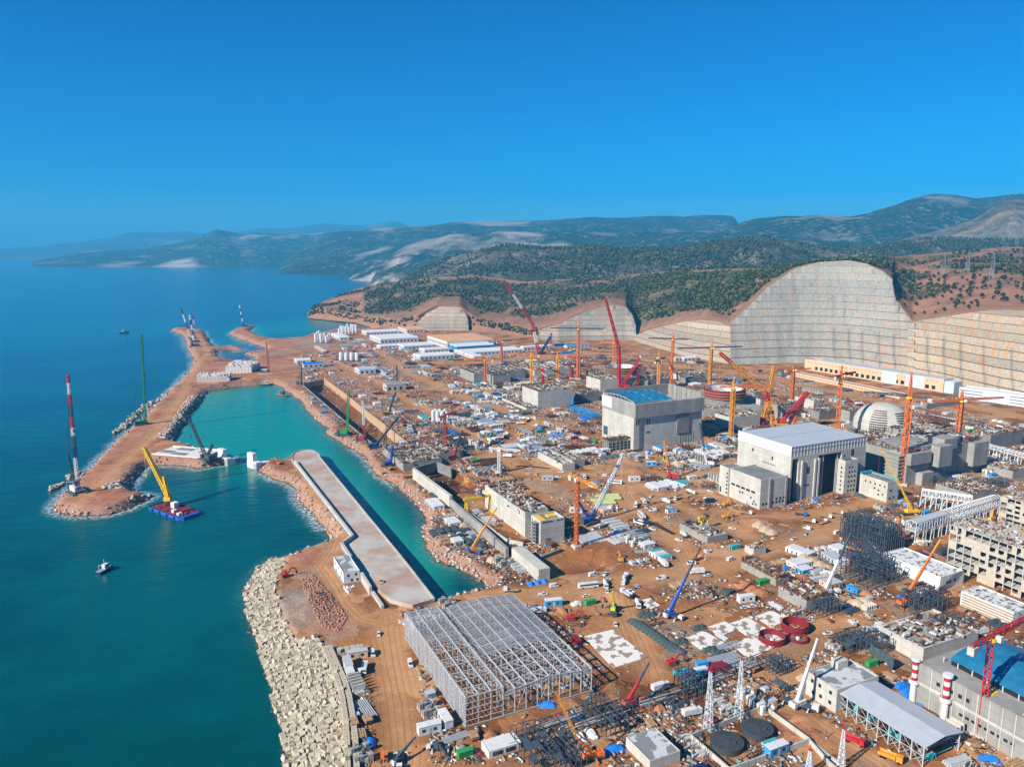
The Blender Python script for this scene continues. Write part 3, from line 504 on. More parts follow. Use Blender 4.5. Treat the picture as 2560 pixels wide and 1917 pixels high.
# ------------------------------------------------------------------ mesh builder
class MB:
    def __init__(s): s.v = []; s.f = []; s.mi = []; s.m = 0
    def _add(s, vs, fs):
        b = len(s.v); s.v += [tuple(q) for q in vs]; s.f += [tuple(i+b for i in f) for f in fs]; s.mi += [s.m]*len(fs)
    def bx(s, x0, x1, y0, y1, z0, z1):
        s._add([(x0,y0,z0),(x1,y0,z0),(x1,y1,z0),(x0,y1,z0),(x0,y0,z1),(x1,y0,z1),(x1,y1,z1),(x0,y1,z1)],
               [(3,2,1,0),(4,5,6,7),(0,1,5,4),(1,2,6,5),(2,3,7,6),(3,0,4,7)]); return s
    def rbox(s, c, sx, sy, sz, rz=0, tilt=None):   # centre c, optional full rotation matrix
        M = tilt if tilt is not None else Matrix.Rotation(rz, 3, 'Z'); c = Vector(c)
        vs = [c + M @ Vector((a*sx/2, b*sy/2, k*sz/2)) for k in (-1,1) for a, b in ((-1,-1),(1,-1),(1,1),(-1,1))]
        s._add(vs, [(3,2,1,0),(4,5,6,7),(0,1,5,4),(1,2,6,5),(2,3,7,6),(3,0,4,7)]); return s
    def beam(s, p, q, w, h=None, caps=True):
        p = Vector(p); q = Vector(q); d = q-p
        if d.length < 1e-6: return s
        d.normalize(); u = d.cross(Vector((0,0,1)))
        if u.length < 1e-3: u = Vector((1,0,0))
        u.normalize(); t = u.cross(d); h = h or w; u *= w/2; t *= h/2
        vs = [p-u-t, p+u-t, p+u+t, p-u+t, q-u-t, q+u-t, q+u+t, q-u+t]
        fs = [(0,1,5,4),(1,2,6,5),(2,3,7,6),(3,0,4,7)] + ([(3,2,1,0),(4,5,6,7)] if caps else [])
        s._add(vs, fs); return s
    def cyl(s, p, q, r0, r1=None, n=16, caps=True):
        p = Vector(p); q = Vector(q); r1 = r0 if r1 is None else r1; d = (q-p).normalized(); u = d.cross(Vector((0,0,1)))
        if u.length < 1e-3: u = Vector((1,0,0))
        u.normalize(); t = d.cross(u); a = [2*math.pi*k/n for k in range(n)]
        vs = [p+(u*math.cos(k)+t*math.sin(k))*r0 for k in a] + [q+(u*math.cos(k)+t*math.sin(k))*r1 for k in a]
        fs = [(k, (k+1) % n, n+(k+1) % n, n+k) for k in range(n)]
        if caps: fs += [tuple(range(n))[::-1], tuple(range(n, 2*n))]
        s._add(vs, fs); return s
    def rev(s, prof, n=24, c=(0,0)):               # profile (r, z) turned about z
        vs = [(c[0]+r*math.cos(2*math.pi*k/n), c[1]+r*math.sin(2*math.pi*k/n), z) for r, z in prof for k in range(n)]
        s._add(vs, [(j*n+k, j*n+(k+1) % n, (j+1)*n+(k+1) % n, (j+1)*n+k) for j in range(len(prof)-1) for k in range(n)]); return s
    def poly(s, pts, z0, z1):                      # extruded outline (xy points)
        n = len(pts); a = sum(pts[i][0]*pts[(i+1) % n][1]-pts[(i+1) % n][0]*pts[i][1] for i in range(n))
        if a < 0: pts = pts[::-1]
        s._add([(p[0],p[1],z0) for p in pts]+[(p[0],p[1],z1) for p in pts], [(k,(k+1) % n,n+(k+1) % n,n+k) for k in range(n)]+[tuple(range(n,2*n)), tuple(range(n))[::-1]]); return s
    def quad(s, *p): s._add(p, [tuple(range(len(p)))]); return s
    def lattice(s, p, q, w0, w1, n, t=0.3, tl=None, bands=None, tri=False):   # trussed box from p to q
        p = Vector(p); q = Vector(q); d = (q-p); L = d.length; d.normalize(); u = d.cross(Vector((0,0,1)))
        if u.length < 0.05: u = Vector((math.cos(GA), math.sin(GA), 0)); u -= d*u.dot(d)
        u.normalize(); k = u.cross(d); tl = tl or t*0.6; cs = [(-1,-1),(1,-1),(1,1),(-1,1)] if not tri else [(-1,-1),(1,-1),(0,1)]
        P = []
        for i in range(n+1):
            w = w0+(w1-w0)*i/n; c = p+d*(L*i/n); P.append([c+u*(a*w/2)+k*(b*w/2) for a, b in cs])
        m = len(cs)
        for i in range(n):
            if bands: s.m = bands[int(i*len(bands)/n)]
            for j in range(m):
                s.beam(P[i][j], P[i+1][j], t, caps=False)
                a, b = (j, (j+1) % m) if i % 2 else ((j+1) % m, j)
                s.beam(P[i][a], P[i+1][b], tl, caps=False); s.beam(P[i+1][j], P[i+1][(j+1) % m], tl, caps=False)
        return s
    def build(s, name, mats, parent=None, smooth=False):
        if not s.f: return None
        if not isinstance(mats, (list, tuple)): mats = [mats]
        me = bpy.data.meshes.new(name); me.from_pydata(s.v, [], s.f)
        for m in mats: me.materials.append(m)
        if len(mats) > 1: me.polygons.foreach_set('material_index', s.mi)
        if smooth: me.polygons.foreach_set('use_smooth', [True]*len(me.polygons))
        o = bpy.data.objects.new(name, me); col.objects.link(o)
        if parent: o.parent = parent
        if name in LOOSE: o['kind'] = 'stuff'
        return o
LOOSE = {'formwork','rebar','panel','upstand','rooftop_material','roof_debris','deck_gear','rebar_mat'}
def empty(name, loc, rz=0.0, label=None, cat=None, group=None):
    o = bpy.data.objects.new(name, None); col.objects.link(o); o.location = loc; o.rotation_euler = (0,0,rz); o.empty_display_size = 1
    return tag(o, label, cat, group)
KIDS = {}
def copy_tree(o, parent=None):
    c = o.copy(); col.objects.link(c); c.parent = parent
    for ch in KIDS.get(o.name, ()): copy_tree(ch, c)
    return c
def remember(root):                                # children of a pattern thing, for copying
    for o in bpy.data.objects:
        if o.parent and o.name not in SEEN: KIDS.setdefault(o.parent.name, []).append(o); SEEN.add(o.name)
SEEN = set()
FOOT = []                                          # occupied ground: centre, axes, half sizes
def occupy(o, rz, x0, x1, y0, y1, pad=1.5):
    ax = Vector((math.cos(rz), math.sin(rz))); ay = Vector((-math.sin(rz), math.cos(rz))); c = Vector((o[0], o[1])) + ax*((x0+x1)/2) + ay*((y0+y1)/2)
    FOOT.append((c.x, c.y, ax.x, ax.y, (x1-x0)/2+pad, (y1-y0)/2+pad))
def is_free(x, y, pad=0.0):
    for cx, cy, ax, ay, hx_, hy_ in FOOT:
        dx, dy = x-cx, y-cy
        if abs(dx*ax+dy*ay) < hx_+pad and abs(-dx*ay+dy*ax) < hy_+pad: return False
    return True

# ------------------------------------------------------------------ palette
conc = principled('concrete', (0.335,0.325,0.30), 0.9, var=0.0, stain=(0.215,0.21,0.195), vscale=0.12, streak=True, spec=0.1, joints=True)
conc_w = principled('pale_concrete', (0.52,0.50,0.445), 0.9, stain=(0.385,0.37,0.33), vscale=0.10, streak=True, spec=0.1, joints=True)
conc_d = principled('dark_concrete', (0.25,0.245,0.235), 0.9, stain=(0.15,0.145,0.14), vscale=0.15, spec=0.1)  # the darkest grey of the concretes
conc_x = principled('white_concrete', (0.68,0.66,0.62), 0.9, stain=(0.5,0.48,0.45), vscale=0.3, spec=0.1)
conc_b = principled('breakwater_concrete', (0.53,0.465,0.36), 0.9, stain=(0.35,0.30,0.225), vscale=0.5, spec=0.1, wet=True)
whitep = principled('white_paint', (0.60,0.60,0.59), 0.5, var=0.14, vscale=0.5)
whitem = principled('white_sheet_metal', (0.55,0.57,0.58), 0.45, var=0.14, vscale=0.3)
greym = principled('grey_sheet_metal', (0.40,0.43,0.46), 0.45, var=0.08, vscale=0.2)
steel = principled('galvanised_steel', (0.42,0.44,0.455), 0.45, metal=0.0, var=0.1, vscale=1.0)
dsteel = principled('dark_steel', (0.055,0.075,0.095), 0.5, var=0.3, vscale=0.8)
rust = principled('rusty_rebar', (0.125,0.062,0.042), 0.9, var=0.35, vscale=0.6)
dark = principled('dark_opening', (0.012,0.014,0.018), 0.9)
glass = principled('window_glass', (0.02,0.035,0.05), 0.12, spec=0.6)
tyre = principled('tyre_rubber', (0.015,0.015,0.016), 0.9)
orange = principled('orange_paint', (0.60,0.145,0.026), 0.6, var=0.3, vscale=0.7)
orange2 = principled('yellow_orange_paint', (0.64,0.26,0.025), 0.6, var=0.3, vscale=0.7)
yellow = principled('yellow_paint', (0.76,0.46,0.015), 0.5, var=0.12, vscale=0.7)
red = principled('red_paint', (0.42,0.020,0.026), 0.6, var=0.3, vscale=0.7)
lime = principled('lime_paint', (0.45,0.62,0.02), 0.5, var=0.1, vscale=0.7)
green = principled('green_paint', (0.035,0.26,0.075), 0.5, var=0.15, vscale=0.7)
blue = principled('blue_paint', (0.02,0.10,0.42), 0.5, var=0.15, vscale=0.7)
blue2 = principled('light_blue_paint', (0.04,0.27,0.55), 0.5, var=0.15, vscale=0.7)
navy = principled('navy_paint', (0.012,0.022,0.11), 0.5, var=0.2, vscale=0.5)
teal = principled('teal_paint', (0.05,0.34,0.36), 0.55, var=0.15, vscale=0.5)
purple = principled('purple_sheet', (0.10,0.05,0.22), 0.6, var=0.2, vscale=0.5)
maroon = principled('maroon_paint', (0.20,0.015,0.024), 0.55, var=0.2, vscale=0.5)
peach = principled('peach_render', (0.62,0.40,0.25), 0.85, var=0.06, vscale=0.06, spec=0.1)
palebl = principled('pale_blue_render', (0.46,0.53,0.62), 0.8, var=0.05, vscale=0.06, spec=0.1)
sheetor = principled('orange_roof_sheet', (0.58,0.31,0.17), 0.7, var=0.12, vscale=0.05)
tarp = principled('blue_tarpaulin', (0.025,0.19,0.33), 0.4, stain=(0.012,0.11,0.22), vscale=0.12, bump=0.5, bscale=0.3)
tarpb = principled('bright_blue_tarpaulin', (0.015,0.17,0.58), 0.45, var=0.25, vscale=0.4, bump=0.5, bscale=1.0)
timber = principled('timber', (0.36,0.23,0.12), 0.85, var=0.35, vscale=0.8)
sand = principled('sand_heap', (0.42,0.32,0.22), 0.95, var=0.15, vscale=0.4, bump=0.4, bscale=1.0, spec=0.05)
sandwall = principled('shotcrete_sand', (0.50,0.335,0.205), 0.95, stain=(0.38,0.24,0.14), vscale=0.15, spec=0.05, streak=True)
pipeg = principled('pale_green_pipe', (0.42,0.46,0.20), 0.5, var=0.1, vscale=0.4)
netgr = principled('green_grey_netting', (0.05,0.075,0.075), 0.9, var=0.4, vscale=0.5)
roofgr = principled('grey_roof_felt', (0.215,0.22,0.23), 0.85, stain=(0.13,0.135,0.145), vscale=0.08, spec=0.1)
def patched():                                     # worn white slab with bare patches
    N = Nodes('worn_white_slab'); tc = N.new('TexCoord'); P = tc.outputs['Object']
    a = N.noise(P, 0.20, 4, 0.5); b = N.noise(P, 1.2, 4, 0.6)
    c = N.mix(N.ramp(a, [(0.53,(0,0,0)),(0.56,(1,1,1))]), N.ramp(b, [(0.3,(0.58,0.55,0.50)),(0.7,(0.76,0.74,0.70))]), N.ramp(b, [(0.3,(0.24,0.18,0.13)),(0.7,(0.33,0.26,0.2))]))
    N.link(c, N.b.inputs['Base Color']); N.b.inputs['Roughness'].default_value = 0.9; N.b.inputs['Specular IOR Level'].default_value = 0.1; return N.m
slabm = patched()
def patched2():
    N = Nodes('weathered_roof'); tc = N.new('TexCoord'); P = tc.outputs['Object']
    a = N.noise(P, 0.16, 4, 0.5); b = N.noise(P, 1.2, 4, 0.6)
    c = N.mix(N.ramp(a, [(0.46,(0,0,0)),(0.5,(1,1,1))]), N.ramp(b, [(0.3,(0.42,0.44,0.45)),(0.7,(0.54,0.55,0.56))]), N.ramp(b, [(0.3,(0.16,0.17,0.18)),(0.7,(0.22,0.23,0.24))]))
    N.link(c, N.b.inputs['Base Color']); N.b.inputs['Roughness'].default_value = 0.85; return N.m
roofp = patched2()

# ------------------------------------------------------------------ building helpers (local x runs right, local y runs back, face -y and -x show)
def survey(F, right=None, left=None, top=None, z=ZG, axis=None):
    """front corner F=(view,x,y); right/left = columns where the two visible faces end; top=(view,x,y) at the front corner"""
    f = gp(*F, z=z); h = hz(f, *top) if top else None; U, W = GU, GV
    if axis is not None: U = Vector((math.cos(axis), math.sin(axis), 0)); W = Vector((-math.sin(axis), math.cos(axis), 0))
    up = f + Vector((0,0,(h or 0)*0.8))
    lx = along(up, U, *right) if right else None; ly = along(up, W, *left) if left else None
    return f, lx, ly, h
def windows(parent, face, spots, w, h, mat=None, name='window', depth=0.12):
    """face '-y' or '-x'; spots (along, z)"""
    for a, z in spots:
        m = MB()
        if face == '-y': m.bx(a-w/2, a+w/2, -depth, 0.3, z-h/2, z+h/2)
        else: m.bx(-depth, 0.3, a-w/2, a+w/2, z-h/2, z+h/2)
        m.build(name, mat or dark, parent)
def rebar(m, x0, x1, y0, y1, z, n, seed, h=2.5, t=0.16):
    r = random.Random(seed)
    for k in range(n):
        e = r.randrange(4); s_ = r.random()
        x, y = [(x0+(x1-x0)*s_, y0), (x0+(x1-x0)*s_, y1), (x0, y0+(y1-y0)*s_), (x1, y0+(y1-y0)*s_)][e]
        m.beam((x, y, z), (x+r.uniform(-.1,.1), y, z+h*r.uniform(.5, 1)), t, caps=False)
def shell(name, label, cat, f, rz, lx, ly, h, wall, roof, parapet=0.8, th=0.5, group=None, sink=1.5):
    """walls and a roof behind a parapet"""
    root = empty(name, f, rz, label, cat, group); m = MB(); zt = h+parapet
    m.bx(0, lx, 0, th, -sink, zt); m.bx(0, lx, ly-th, ly, -sink, zt); m.bx(0, th, th, ly-th, -sink, zt); m.bx(lx-th, lx, th, ly-th, -sink, zt)
    m.build('wall', wall, root); MB().bx(th, lx-th, th, ly-th, h-0.5, h).build('roof', roof, root); occupy(f, rz, 0, lx, 0, ly); return root

# ------------------------------------------------------------------ turbine hall (front) and its neighbours
def turbine_hall():
    f, lx, ly, h = survey(('e2',1058,1182), ('e2',2135,0), ('e2',362,0), ('e2',1102,420))
    root = empty('turbine_hall', f, GA, 'tall grey concrete turbine hall with flat grey roof and deep dark doorway', 'building')
    occupy(f, GA, 0, lx, 0, ly); D = 5.0; ph = 8.5
    m = MB(); m.bx(0, lx, D, ly, -1.5, h-ph)                    # core
    for a, b, z0 in ((0, .018, -1.5), (.10, .355, -1.5), (.665, 1.0, -1.5)): m.bx(a*lx, b*lx, 0, D, z0, h-ph-2)
    m.bx(0, lx, 0, D, h-ph-2, h-ph)
    for a in (.13, .30, .345): m.bx(a*lx, a*lx+1.6, -1.2, 0, -1.5, h-ph-4)   # piers
    m.build('wall', conc_w, root)
    MB().bx(.018*lx, .10*lx, D-.4, D-.1, -1, h-ph-2).build('doorway', dark, root); MB().bx(.355*lx, .665*lx, D-.4, D-.1, -1, h-ph-2).build('doorway', dark, root)  # dark panels stand in for the unlit deep interior and its netting
    MB().bx(1, lx-1, 1, ly-1, h-1.6, h-1.0).bx(1, lx-1, ly*.52, ly*.52+1.2, h-1.0, h-.6).build('roof', greym, root)
    n = 15; p = MB()
    for k in range(n):
        y0, y1 = ly*k/n, ly*(k+1)/n
        for r_ in (0, 1):
            p.bx(-.35, .25, y0+.12, y1-.12, h-ph+r_*ph/2+.12, h-ph+(r_+1)*ph/2-.12)
    p.build('parapet', whitep, root)
    p = MB(); n = 24
    p.bx(-.1, lx, .3, .7, h-ph, h-.9); p.bx(lx-.6, lx-.2, .7, ly, h-ph, h-.9); p.bx(0.3, lx-.6, ly-.6, ly-.2, h-ph, h-.9); p.bx(.26, .5, .7, ly-.6, h-ph, h-.9)
    p.build('parapet', conc_w, root)
    p = MB()
    for k in range(n+1): p.beam((lx*k/n, .15, h-ph), (lx*k/n, .15, h-.6), .3)
    p.beam((0,.1,h-.7), (lx,.1,h-.7), .35); p.beam((0,.1,h-ph*.5), (lx,.1,h-ph*.5), .25)
    p.build('parapet_rail', steel, root)
    for a in (.43, .62):
        s_ = MB(); s_.lattice((a*lx, 1.5, 0), (a*lx, 1.5, h-ph-2), 1.1, 1.1, 18, .16); s_.build('scaffold_mast', steel, root)
    windows(root, '-y', [(lx*.215, h*.52), (lx*.235, h*.52), (lx*.80, h*.72), (lx*.82, h*.72)], 1.1, 5.5)
    windows(root, '-y', [(lx*.19+k*2, h*.25) for k in range(3)] + [(lx*.70, h*.68)], 1.2, 1.6)
    windows(root, '-x', [(ly*.70, h*.72), (ly*.33, h*.68)], 1.6, 2.6)
    for k in range(9): windows(root, '-x', [(ly*.50-k*1.6, h*.56)], .9, .7)
    # lower annex in front of the left face
    f2, ax, ay, ah = survey(('e2',655,1292), ('e2',1052,0), ('e2',250,0), ('e2',688,880))
    r2 = shell('annex_building', 'lower windowed concrete annex built against the turbine hall', 'building', f2, GA, ax, ay, ah-1, conc_w, roofgr, 1.0, .6)
    windows(r2, '-x', [(ay*(.14+.82*(k+.5)/5), ah*.50) for k in range(5)], ay*.12, 1.6)
    windows(r2, '-x', [(ay*.56, ah*.34), (ay*.64, ah*.33), (ay*.28, ah*.28), (ay*.18, ah*.2), (ay*.12, ah*.12), (ay*.22, ah*.10)], 1.4, 1.6)
    windows(r2, '-y', [(ax*(.12+.12*k), ah*.16) for k in range(7)] + [(ax*(.6+.14*k), ah*.27) for k in range(3)], 1.7, 1.7)
    MB().bx(ax*.30, ax*.36, -.7, 0, -1, ah*.99).build('pilaster', conc, r2); MB().bx(ax*.9, ax*.97, -.5, 0, -1, ah*.95).build('pilaster', conc, r2)
    f3 = f2 + GV*ay*1.0; t3 = along(f3+Vector((0,0,ah)), GV, 'e2', 130)
    f3 = f3 - GU*1.5
    r3 = shell('stair_tower', 'slim white stair tower on the far end of the annex', 'tower', f3, GA, ax*.55, t3, ah*.98, conc_w, roofgr, .8, .5)
    windows(r3, '-x', [(t3*.14, ah*(.14+.135*k)) for k in range(6)], 1.5, 1.5); windows(r3, '-x', [(t3*.82, ah*.13), (t3*.82, ah*.22)], 1.6, 2.6)
    f4, tx, ty, thh = survey(('e2',1812,1086), ('e2',2015,0), ('e2',1728,0), ('e2',1840,640))
    r4 = shell('stair_tower', 'pale stair tower full of small square windows beside the dark doorway', 'tower', f4, GA, tx, ty, thh, conc_w, dark, 1.2, .7)
    for k in range(6):
        windows(r4, '-y', [(tx*(.35+.22*j), thh*(.10+.145*k)) for j in range(3) if not (k == 5 and j == 2)], 1.3, 1.7); windows(r4, '-x', [(ty*.42, thh*(.13+.135*k))], 1.2, 1.7)
    f5, bx_, by_, bh = survey(('c7',1210,1182), ('c7',1302,0), ('c7',1018,0), ('c7',1222,1042))
    r5 = shell('switch_building', 'small white building with square windows behind the stair tower', 'building', f5, GA, bx_, by_, bh, conc_w, roofgr, .8, .5)
    windows(r5, '-x', [(by_*(.1+.17*k), bh*.78) for k in range(5)] + [(by_*.3, bh*.5), (by_*.45, bh*.55), (by_*.15, bh*.35), (by_*.3, bh*.28)], 1.3, 1.5); windows(r5, '-y', [(bx_*.25, bh*.2), (bx_*.6, bh*.22), (bx_*.3, bh*.6)], 1.4, 1.8)
    m = MB(); m.bx(.2, bx_-.2, by_-1.2, by_-.2, bh+.8, bh+2.6); m.bx(bx_-1.2, bx_-.2, .2, by_-1.3, bh+.8, bh+1.6); m.build('safety_net', teal, r5)
turbine_hall()

def hall_with_tarp():
    f, lx, ly, h = survey(('e1',760,1285), ('e1',2032,0), ('e1',195,0), ('e1',790,445))
    root = empty('turbine_hall', f, GA, 'square concrete turbine hall under construction with a blue tarpaulin roof', 'building'); occupy(f, GA, 0, lx, 0, ly)
    hb = h*.70; o_ = 2.6; th = 1.5
    m = MB(); m.bx(0, lx, 0, th, -1.5, hb); m.bx(0, th, th, ly, -1.5, hb); m.bx(lx-th, lx, th, ly, -1.5, hb); m.bx(th, lx-th, ly-th, ly, -1.5, hb)
    m.build('wall', conc_w, root)
    u = MB(); u.bx(-.4, lx+.5, -o_, .8, hb, h); u.bx(-.4, .8, .8, ly, hb, h); u.bx(lx-.7, lx+.5, .8, ly, hb, h+5); u.bx(.8, lx-.7, ly-1.2, ly, hb, h+5)
    u.build('upper_wall', conc, root)
    w_ = MB(); w_.bx(-.75, -.45, ly*.68, ly, hb+2.5, h-.5); w_.build('cladding', whitep, root)
    p = MB()
    for k in range(7): p.bx(lx-1.3, lx-.8, 1.5+k*ly/7.3, 1.5+k*ly/7.3+1.1, h*.72, h+5)
    p.build('column', conc, root)
    MB().bx(.8, lx-.7, .8, ly-1.2, h*.60, h*.62).build('floor_slab', conc_d, root)
    # arched tarpaulin over the left part, standing on trusses
    x0, x1 = 1.5, lx*.55; n = 18; t = MB(); arch = lambda y: h+1.0+3.4*math.sin(math.pi*min(max(y/ly,0),1))**.8
    for k in range(n):
        a, b = ly*k/n, ly*(k+1)/n
        for j in range(12):
            xa, xb = x0+(x1-x0)*j/12, x0+(x1-x0)*(j+1)/12; wv = lambda x, y: arch(y)+.35*math.sin(x*1.1+y*.5)*(1 if 0 < y < ly else 0)
            t.quad((xa,a,wv(xa,a)), (xb,a,wv(xb,a)), (xb,b,wv(xb,b)), (xa,b,wv(xa,b)))
    t.build('tarpaulin_roof', tarp, root, True)
    for xx in (0.4, lx*.28, x1+.3):
        s_ = MB()
        for k in range(n):
            a, b = ly*k/n, ly*(k+1)/n
            s_.beam((xx,a,arch(a)-.3), (xx,b,arch(b)-.3), .45); s_.beam((xx,a,h+.3), (xx,b,h+.3), .45); s_.beam((xx,a,h+.3), (xx,b,arch(b)-.3) if k % 2 else (xx,b,h+.3+.1), .25)
            s_.beam((xx,b,h+.3), (xx,a,arch(a)-.3), .25)
        s_.build('roof_truss', steel, root)
    s_ = MB()
    for k in range(16): xx = lx*.05+k*lx*.55/16; s_.beam((xx,.2,h), (xx,.2,h+1.6), .3); s_.beam((xx,.2,h), (xx+lx*.55/16,.2,h+1.5), .2)
    s_.build('roof_truss', steel, root)
    windows(root, '-y', [(lx*a, hb*.84) for a in (.035,.065,.19,.22)], 1.3, 5.0); windows(root, '-y', [(lx*(.185+.02*k), hb*.5) for k in range(3)], 1.2, 1.6)
    windows(root, '-x', [(ly*.88, hb*.28)], 8, 9, dsteel, 'gate')
    s_ = MB(); s_.bx(lx*.62, lx*.80, -1.0, 0, hb*.35, hb*.95); s_.build('scaffold_cladding', conc_d, root)
    d_ = MB(); d_.cyl((lx*.075,-.8,0), (lx*.075,-.8,hb*.86), .5, n=8); d_.build('drain_pipe', dsteel, root)
    # low frames at its feet
    g_, gx, gy, gh = survey(('e1',300,1320), ('e1',740,0), ('e1',200,0), ('e1',330,1120))
    r2 = empty('unfinished_building', g_, GA, 'low concrete frame full of rusty formwork at the foot of the tarpaulin hall', 'building frame'); occupy(g_, GA, 0, gx, 0, gy)
    m = MB()
    for k in range(4): m.bx(0, gx, 0, gy, k*gh/4-.3, k*gh/4+.25) if k else None
    for i in range(7):
        for j in range(4): m.bx(i*gx/6.2, i*gx/6.2+.8, j*gy/3.3, j*gy/3.3+.8, -1, gh)
    m.build('slab', conc, r2); c = MB();
    for _ in range(160):
        x, y = random.uniform(0,gx), random.uniform(0,gy); c.rbox((x,y,gh+.2+random.random()*.5), random.uniform(.4,4), random.uniform(.2,.7), random.uniform(.2,1.0), random.choice((0,1.57,.2)))
    c.build('formwork', rust, r2); b_ = MB(); rebar(b_, 0, gx, 0, gy, gh, 90, 4, 3, .2); b_.build('rebar', rust, r2)
    g_, gx, gy, gh = survey(('e1',1620,1170), ('e1',1890,0), ('e1',1555,0), ('e1',1640,960))
    r3 = empty('scaffold_block', g_, GA, 'stepped scaffold block leaning on the right half of the tarpaulin hall', 'scaffold'); occupy(g_, GA, 0, gx, 0, gy)
    m = MB()
    for k in range(1, 6): m.bx(0, gx*(1-.04*k), 0, gy, k*gh/5-.35, k*gh/5)
    m.build('deck', conc, r3); m = MB()
    for i in range(6):
        for j in range(3): m.beam((i*gx/5.5,j*gy/2.2,-1), (i*gx/5.5,j*gy/2.2,gh), .35)
    m.bx(.5, gx*.5, .5, gy, 0, gh*.55); m.build('post', conc_d, r3)
hall_with_tarp()

# ------------------------------------------------------------------ unfinished concrete blocks
def raw_block(label, F, right, left, top, wall=conc, roofm=conc_d, seed=1, deb=140, reb=120, name='unfinished_building', cat='building', cells=True, openings=0, z=ZG):
    f, lx, ly, h = survey(F, right, left, top, z)
    root = empty(name, f, GA, label, cat); occupy(f, GA, 0, lx, 0, ly); r = random.Random(seed); th = .8
    m = MB(); m.bx(0, lx, 0, th, -3, h); m.bx(0, th, th, ly, -3, h); m.bx(lx-th, lx, th, ly, -3, h); m.bx(th, lx-th, ly-th, ly, -3, h)
    if cells:
        for k in range(1, max(2, int(lx/11))): m.bx(k*lx/max(2, int(lx/11))-.3, k*lx/max(2, int(lx/11))+.3, th, ly-th, h*.4, h-.2)
        for k in range(1, max(2, int(ly/12))): m.bx(th, lx-th, k*ly/max(2, int(ly/12))-.3, k*ly/max(2, int(ly/12))+.3, h*.4, h-.25)
    m.build('wall', wall, root)
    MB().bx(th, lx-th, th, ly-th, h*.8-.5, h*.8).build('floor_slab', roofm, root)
    if openings:
        windows(root, '-x', [(ly*r.uniform(.05,.95), h*r.uniform(.2,.8)) for _ in range(openings)], 1.8, 2.0); windows(root, '-y', [(lx*r.uniform(.05,.95), h*r.uniform(.2,.8)) for _ in range(openings)], 1.8, 2.0)
    for mat_, nn, nm in ((rust, deb//2, 'formwork'), (timber, deb//4, 'formwork'), (whitep, deb//8, 'panel'), (conc_w, deb//3, 'upstand')):
        c = MB()
        for _ in range(nn):
            x, y = r.uniform(1,max(1.1,lx-1)), r.uniform(1,max(1.1,ly-1)); c.rbox((x,y,h*.8+r.uniform(.2,h*.2+1.0)), r.uniform(.5,5), r.uniform(.3,1.6), r.uniform(.3,1.6), r.choice((0,0,1.57,1.57,.3)))
        c.build(nm, mat_, root)
    b_ = MB(); rebar(b_, 0, lx, 0, ly, h, reb, seed, 3.2, .2); b_.build('rebar', rust, root)
    return root, f, lx, ly, h
raw_block('grey square concrete block with rusty rebar top beside the blue steel arches', ('c6',437,520), ('c6',705,0), ('c6',318,0), ('c6',440,388), conc_w, conc_d, 11, 260, 260)
raw_block('dark long unfinished concrete hall behind the orange tower cranes', ('b2',862,1302), ('b2',1192,0), ('b2',772,0), ('b2',860,1243), conc, conc_d, 12, 240, 260)
raw_block('white stepped concrete block in front of the rusty reactor ring', ('c6',905,385), ('c6',1180,0), ('c6',800,0), ('c6',905,300), conc_w, conc_d, 13, 200, 160)
raw_block('grey concrete block with brown top left of the orange crane mast', ('c6',1800,520), ('c6',2108,0), ('c6',1640,0), ('c6',1800,455), conc, rust, 14, 160, 120)
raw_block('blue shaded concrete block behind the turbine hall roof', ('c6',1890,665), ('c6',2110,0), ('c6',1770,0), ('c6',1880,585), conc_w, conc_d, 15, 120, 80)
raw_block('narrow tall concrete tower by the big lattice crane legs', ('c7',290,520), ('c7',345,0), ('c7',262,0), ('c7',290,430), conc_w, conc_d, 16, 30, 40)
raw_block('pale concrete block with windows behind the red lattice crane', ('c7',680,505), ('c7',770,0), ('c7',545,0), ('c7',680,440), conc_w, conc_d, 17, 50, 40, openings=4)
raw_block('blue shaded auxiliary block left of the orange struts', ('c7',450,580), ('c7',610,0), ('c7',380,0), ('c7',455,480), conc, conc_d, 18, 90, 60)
raw_block('low concrete pit wall with rusty bars near the grey square block', ('c6',350,530), ('c6',440,0), ('c6',165,0), ('c6',350,512), conc_w, rust, 19, 90, 90)
raw_block('dark formwork block between the grey square block and the tarpaulin hall', ('c6',760,470), ('c6',900,0), ('c6',715,0), ('c6',760,395), conc_d, rust, 20, 70, 90)
raw_block('low concrete block with long rebar rows behind the orange and red cranes', ('b2',1250,1265), ('b2',1480,0), ('b2',1150,0), ('b2',1250,1225), conc_w, rust, 21, 160, 180)
raw_block('brown topped low slab with white cabins in front of it', ('c6',1500,300), ('c6',1720,0), ('c6',1440,0), ('c6',1500,262), conc_w, rust, 22, 80, 60)

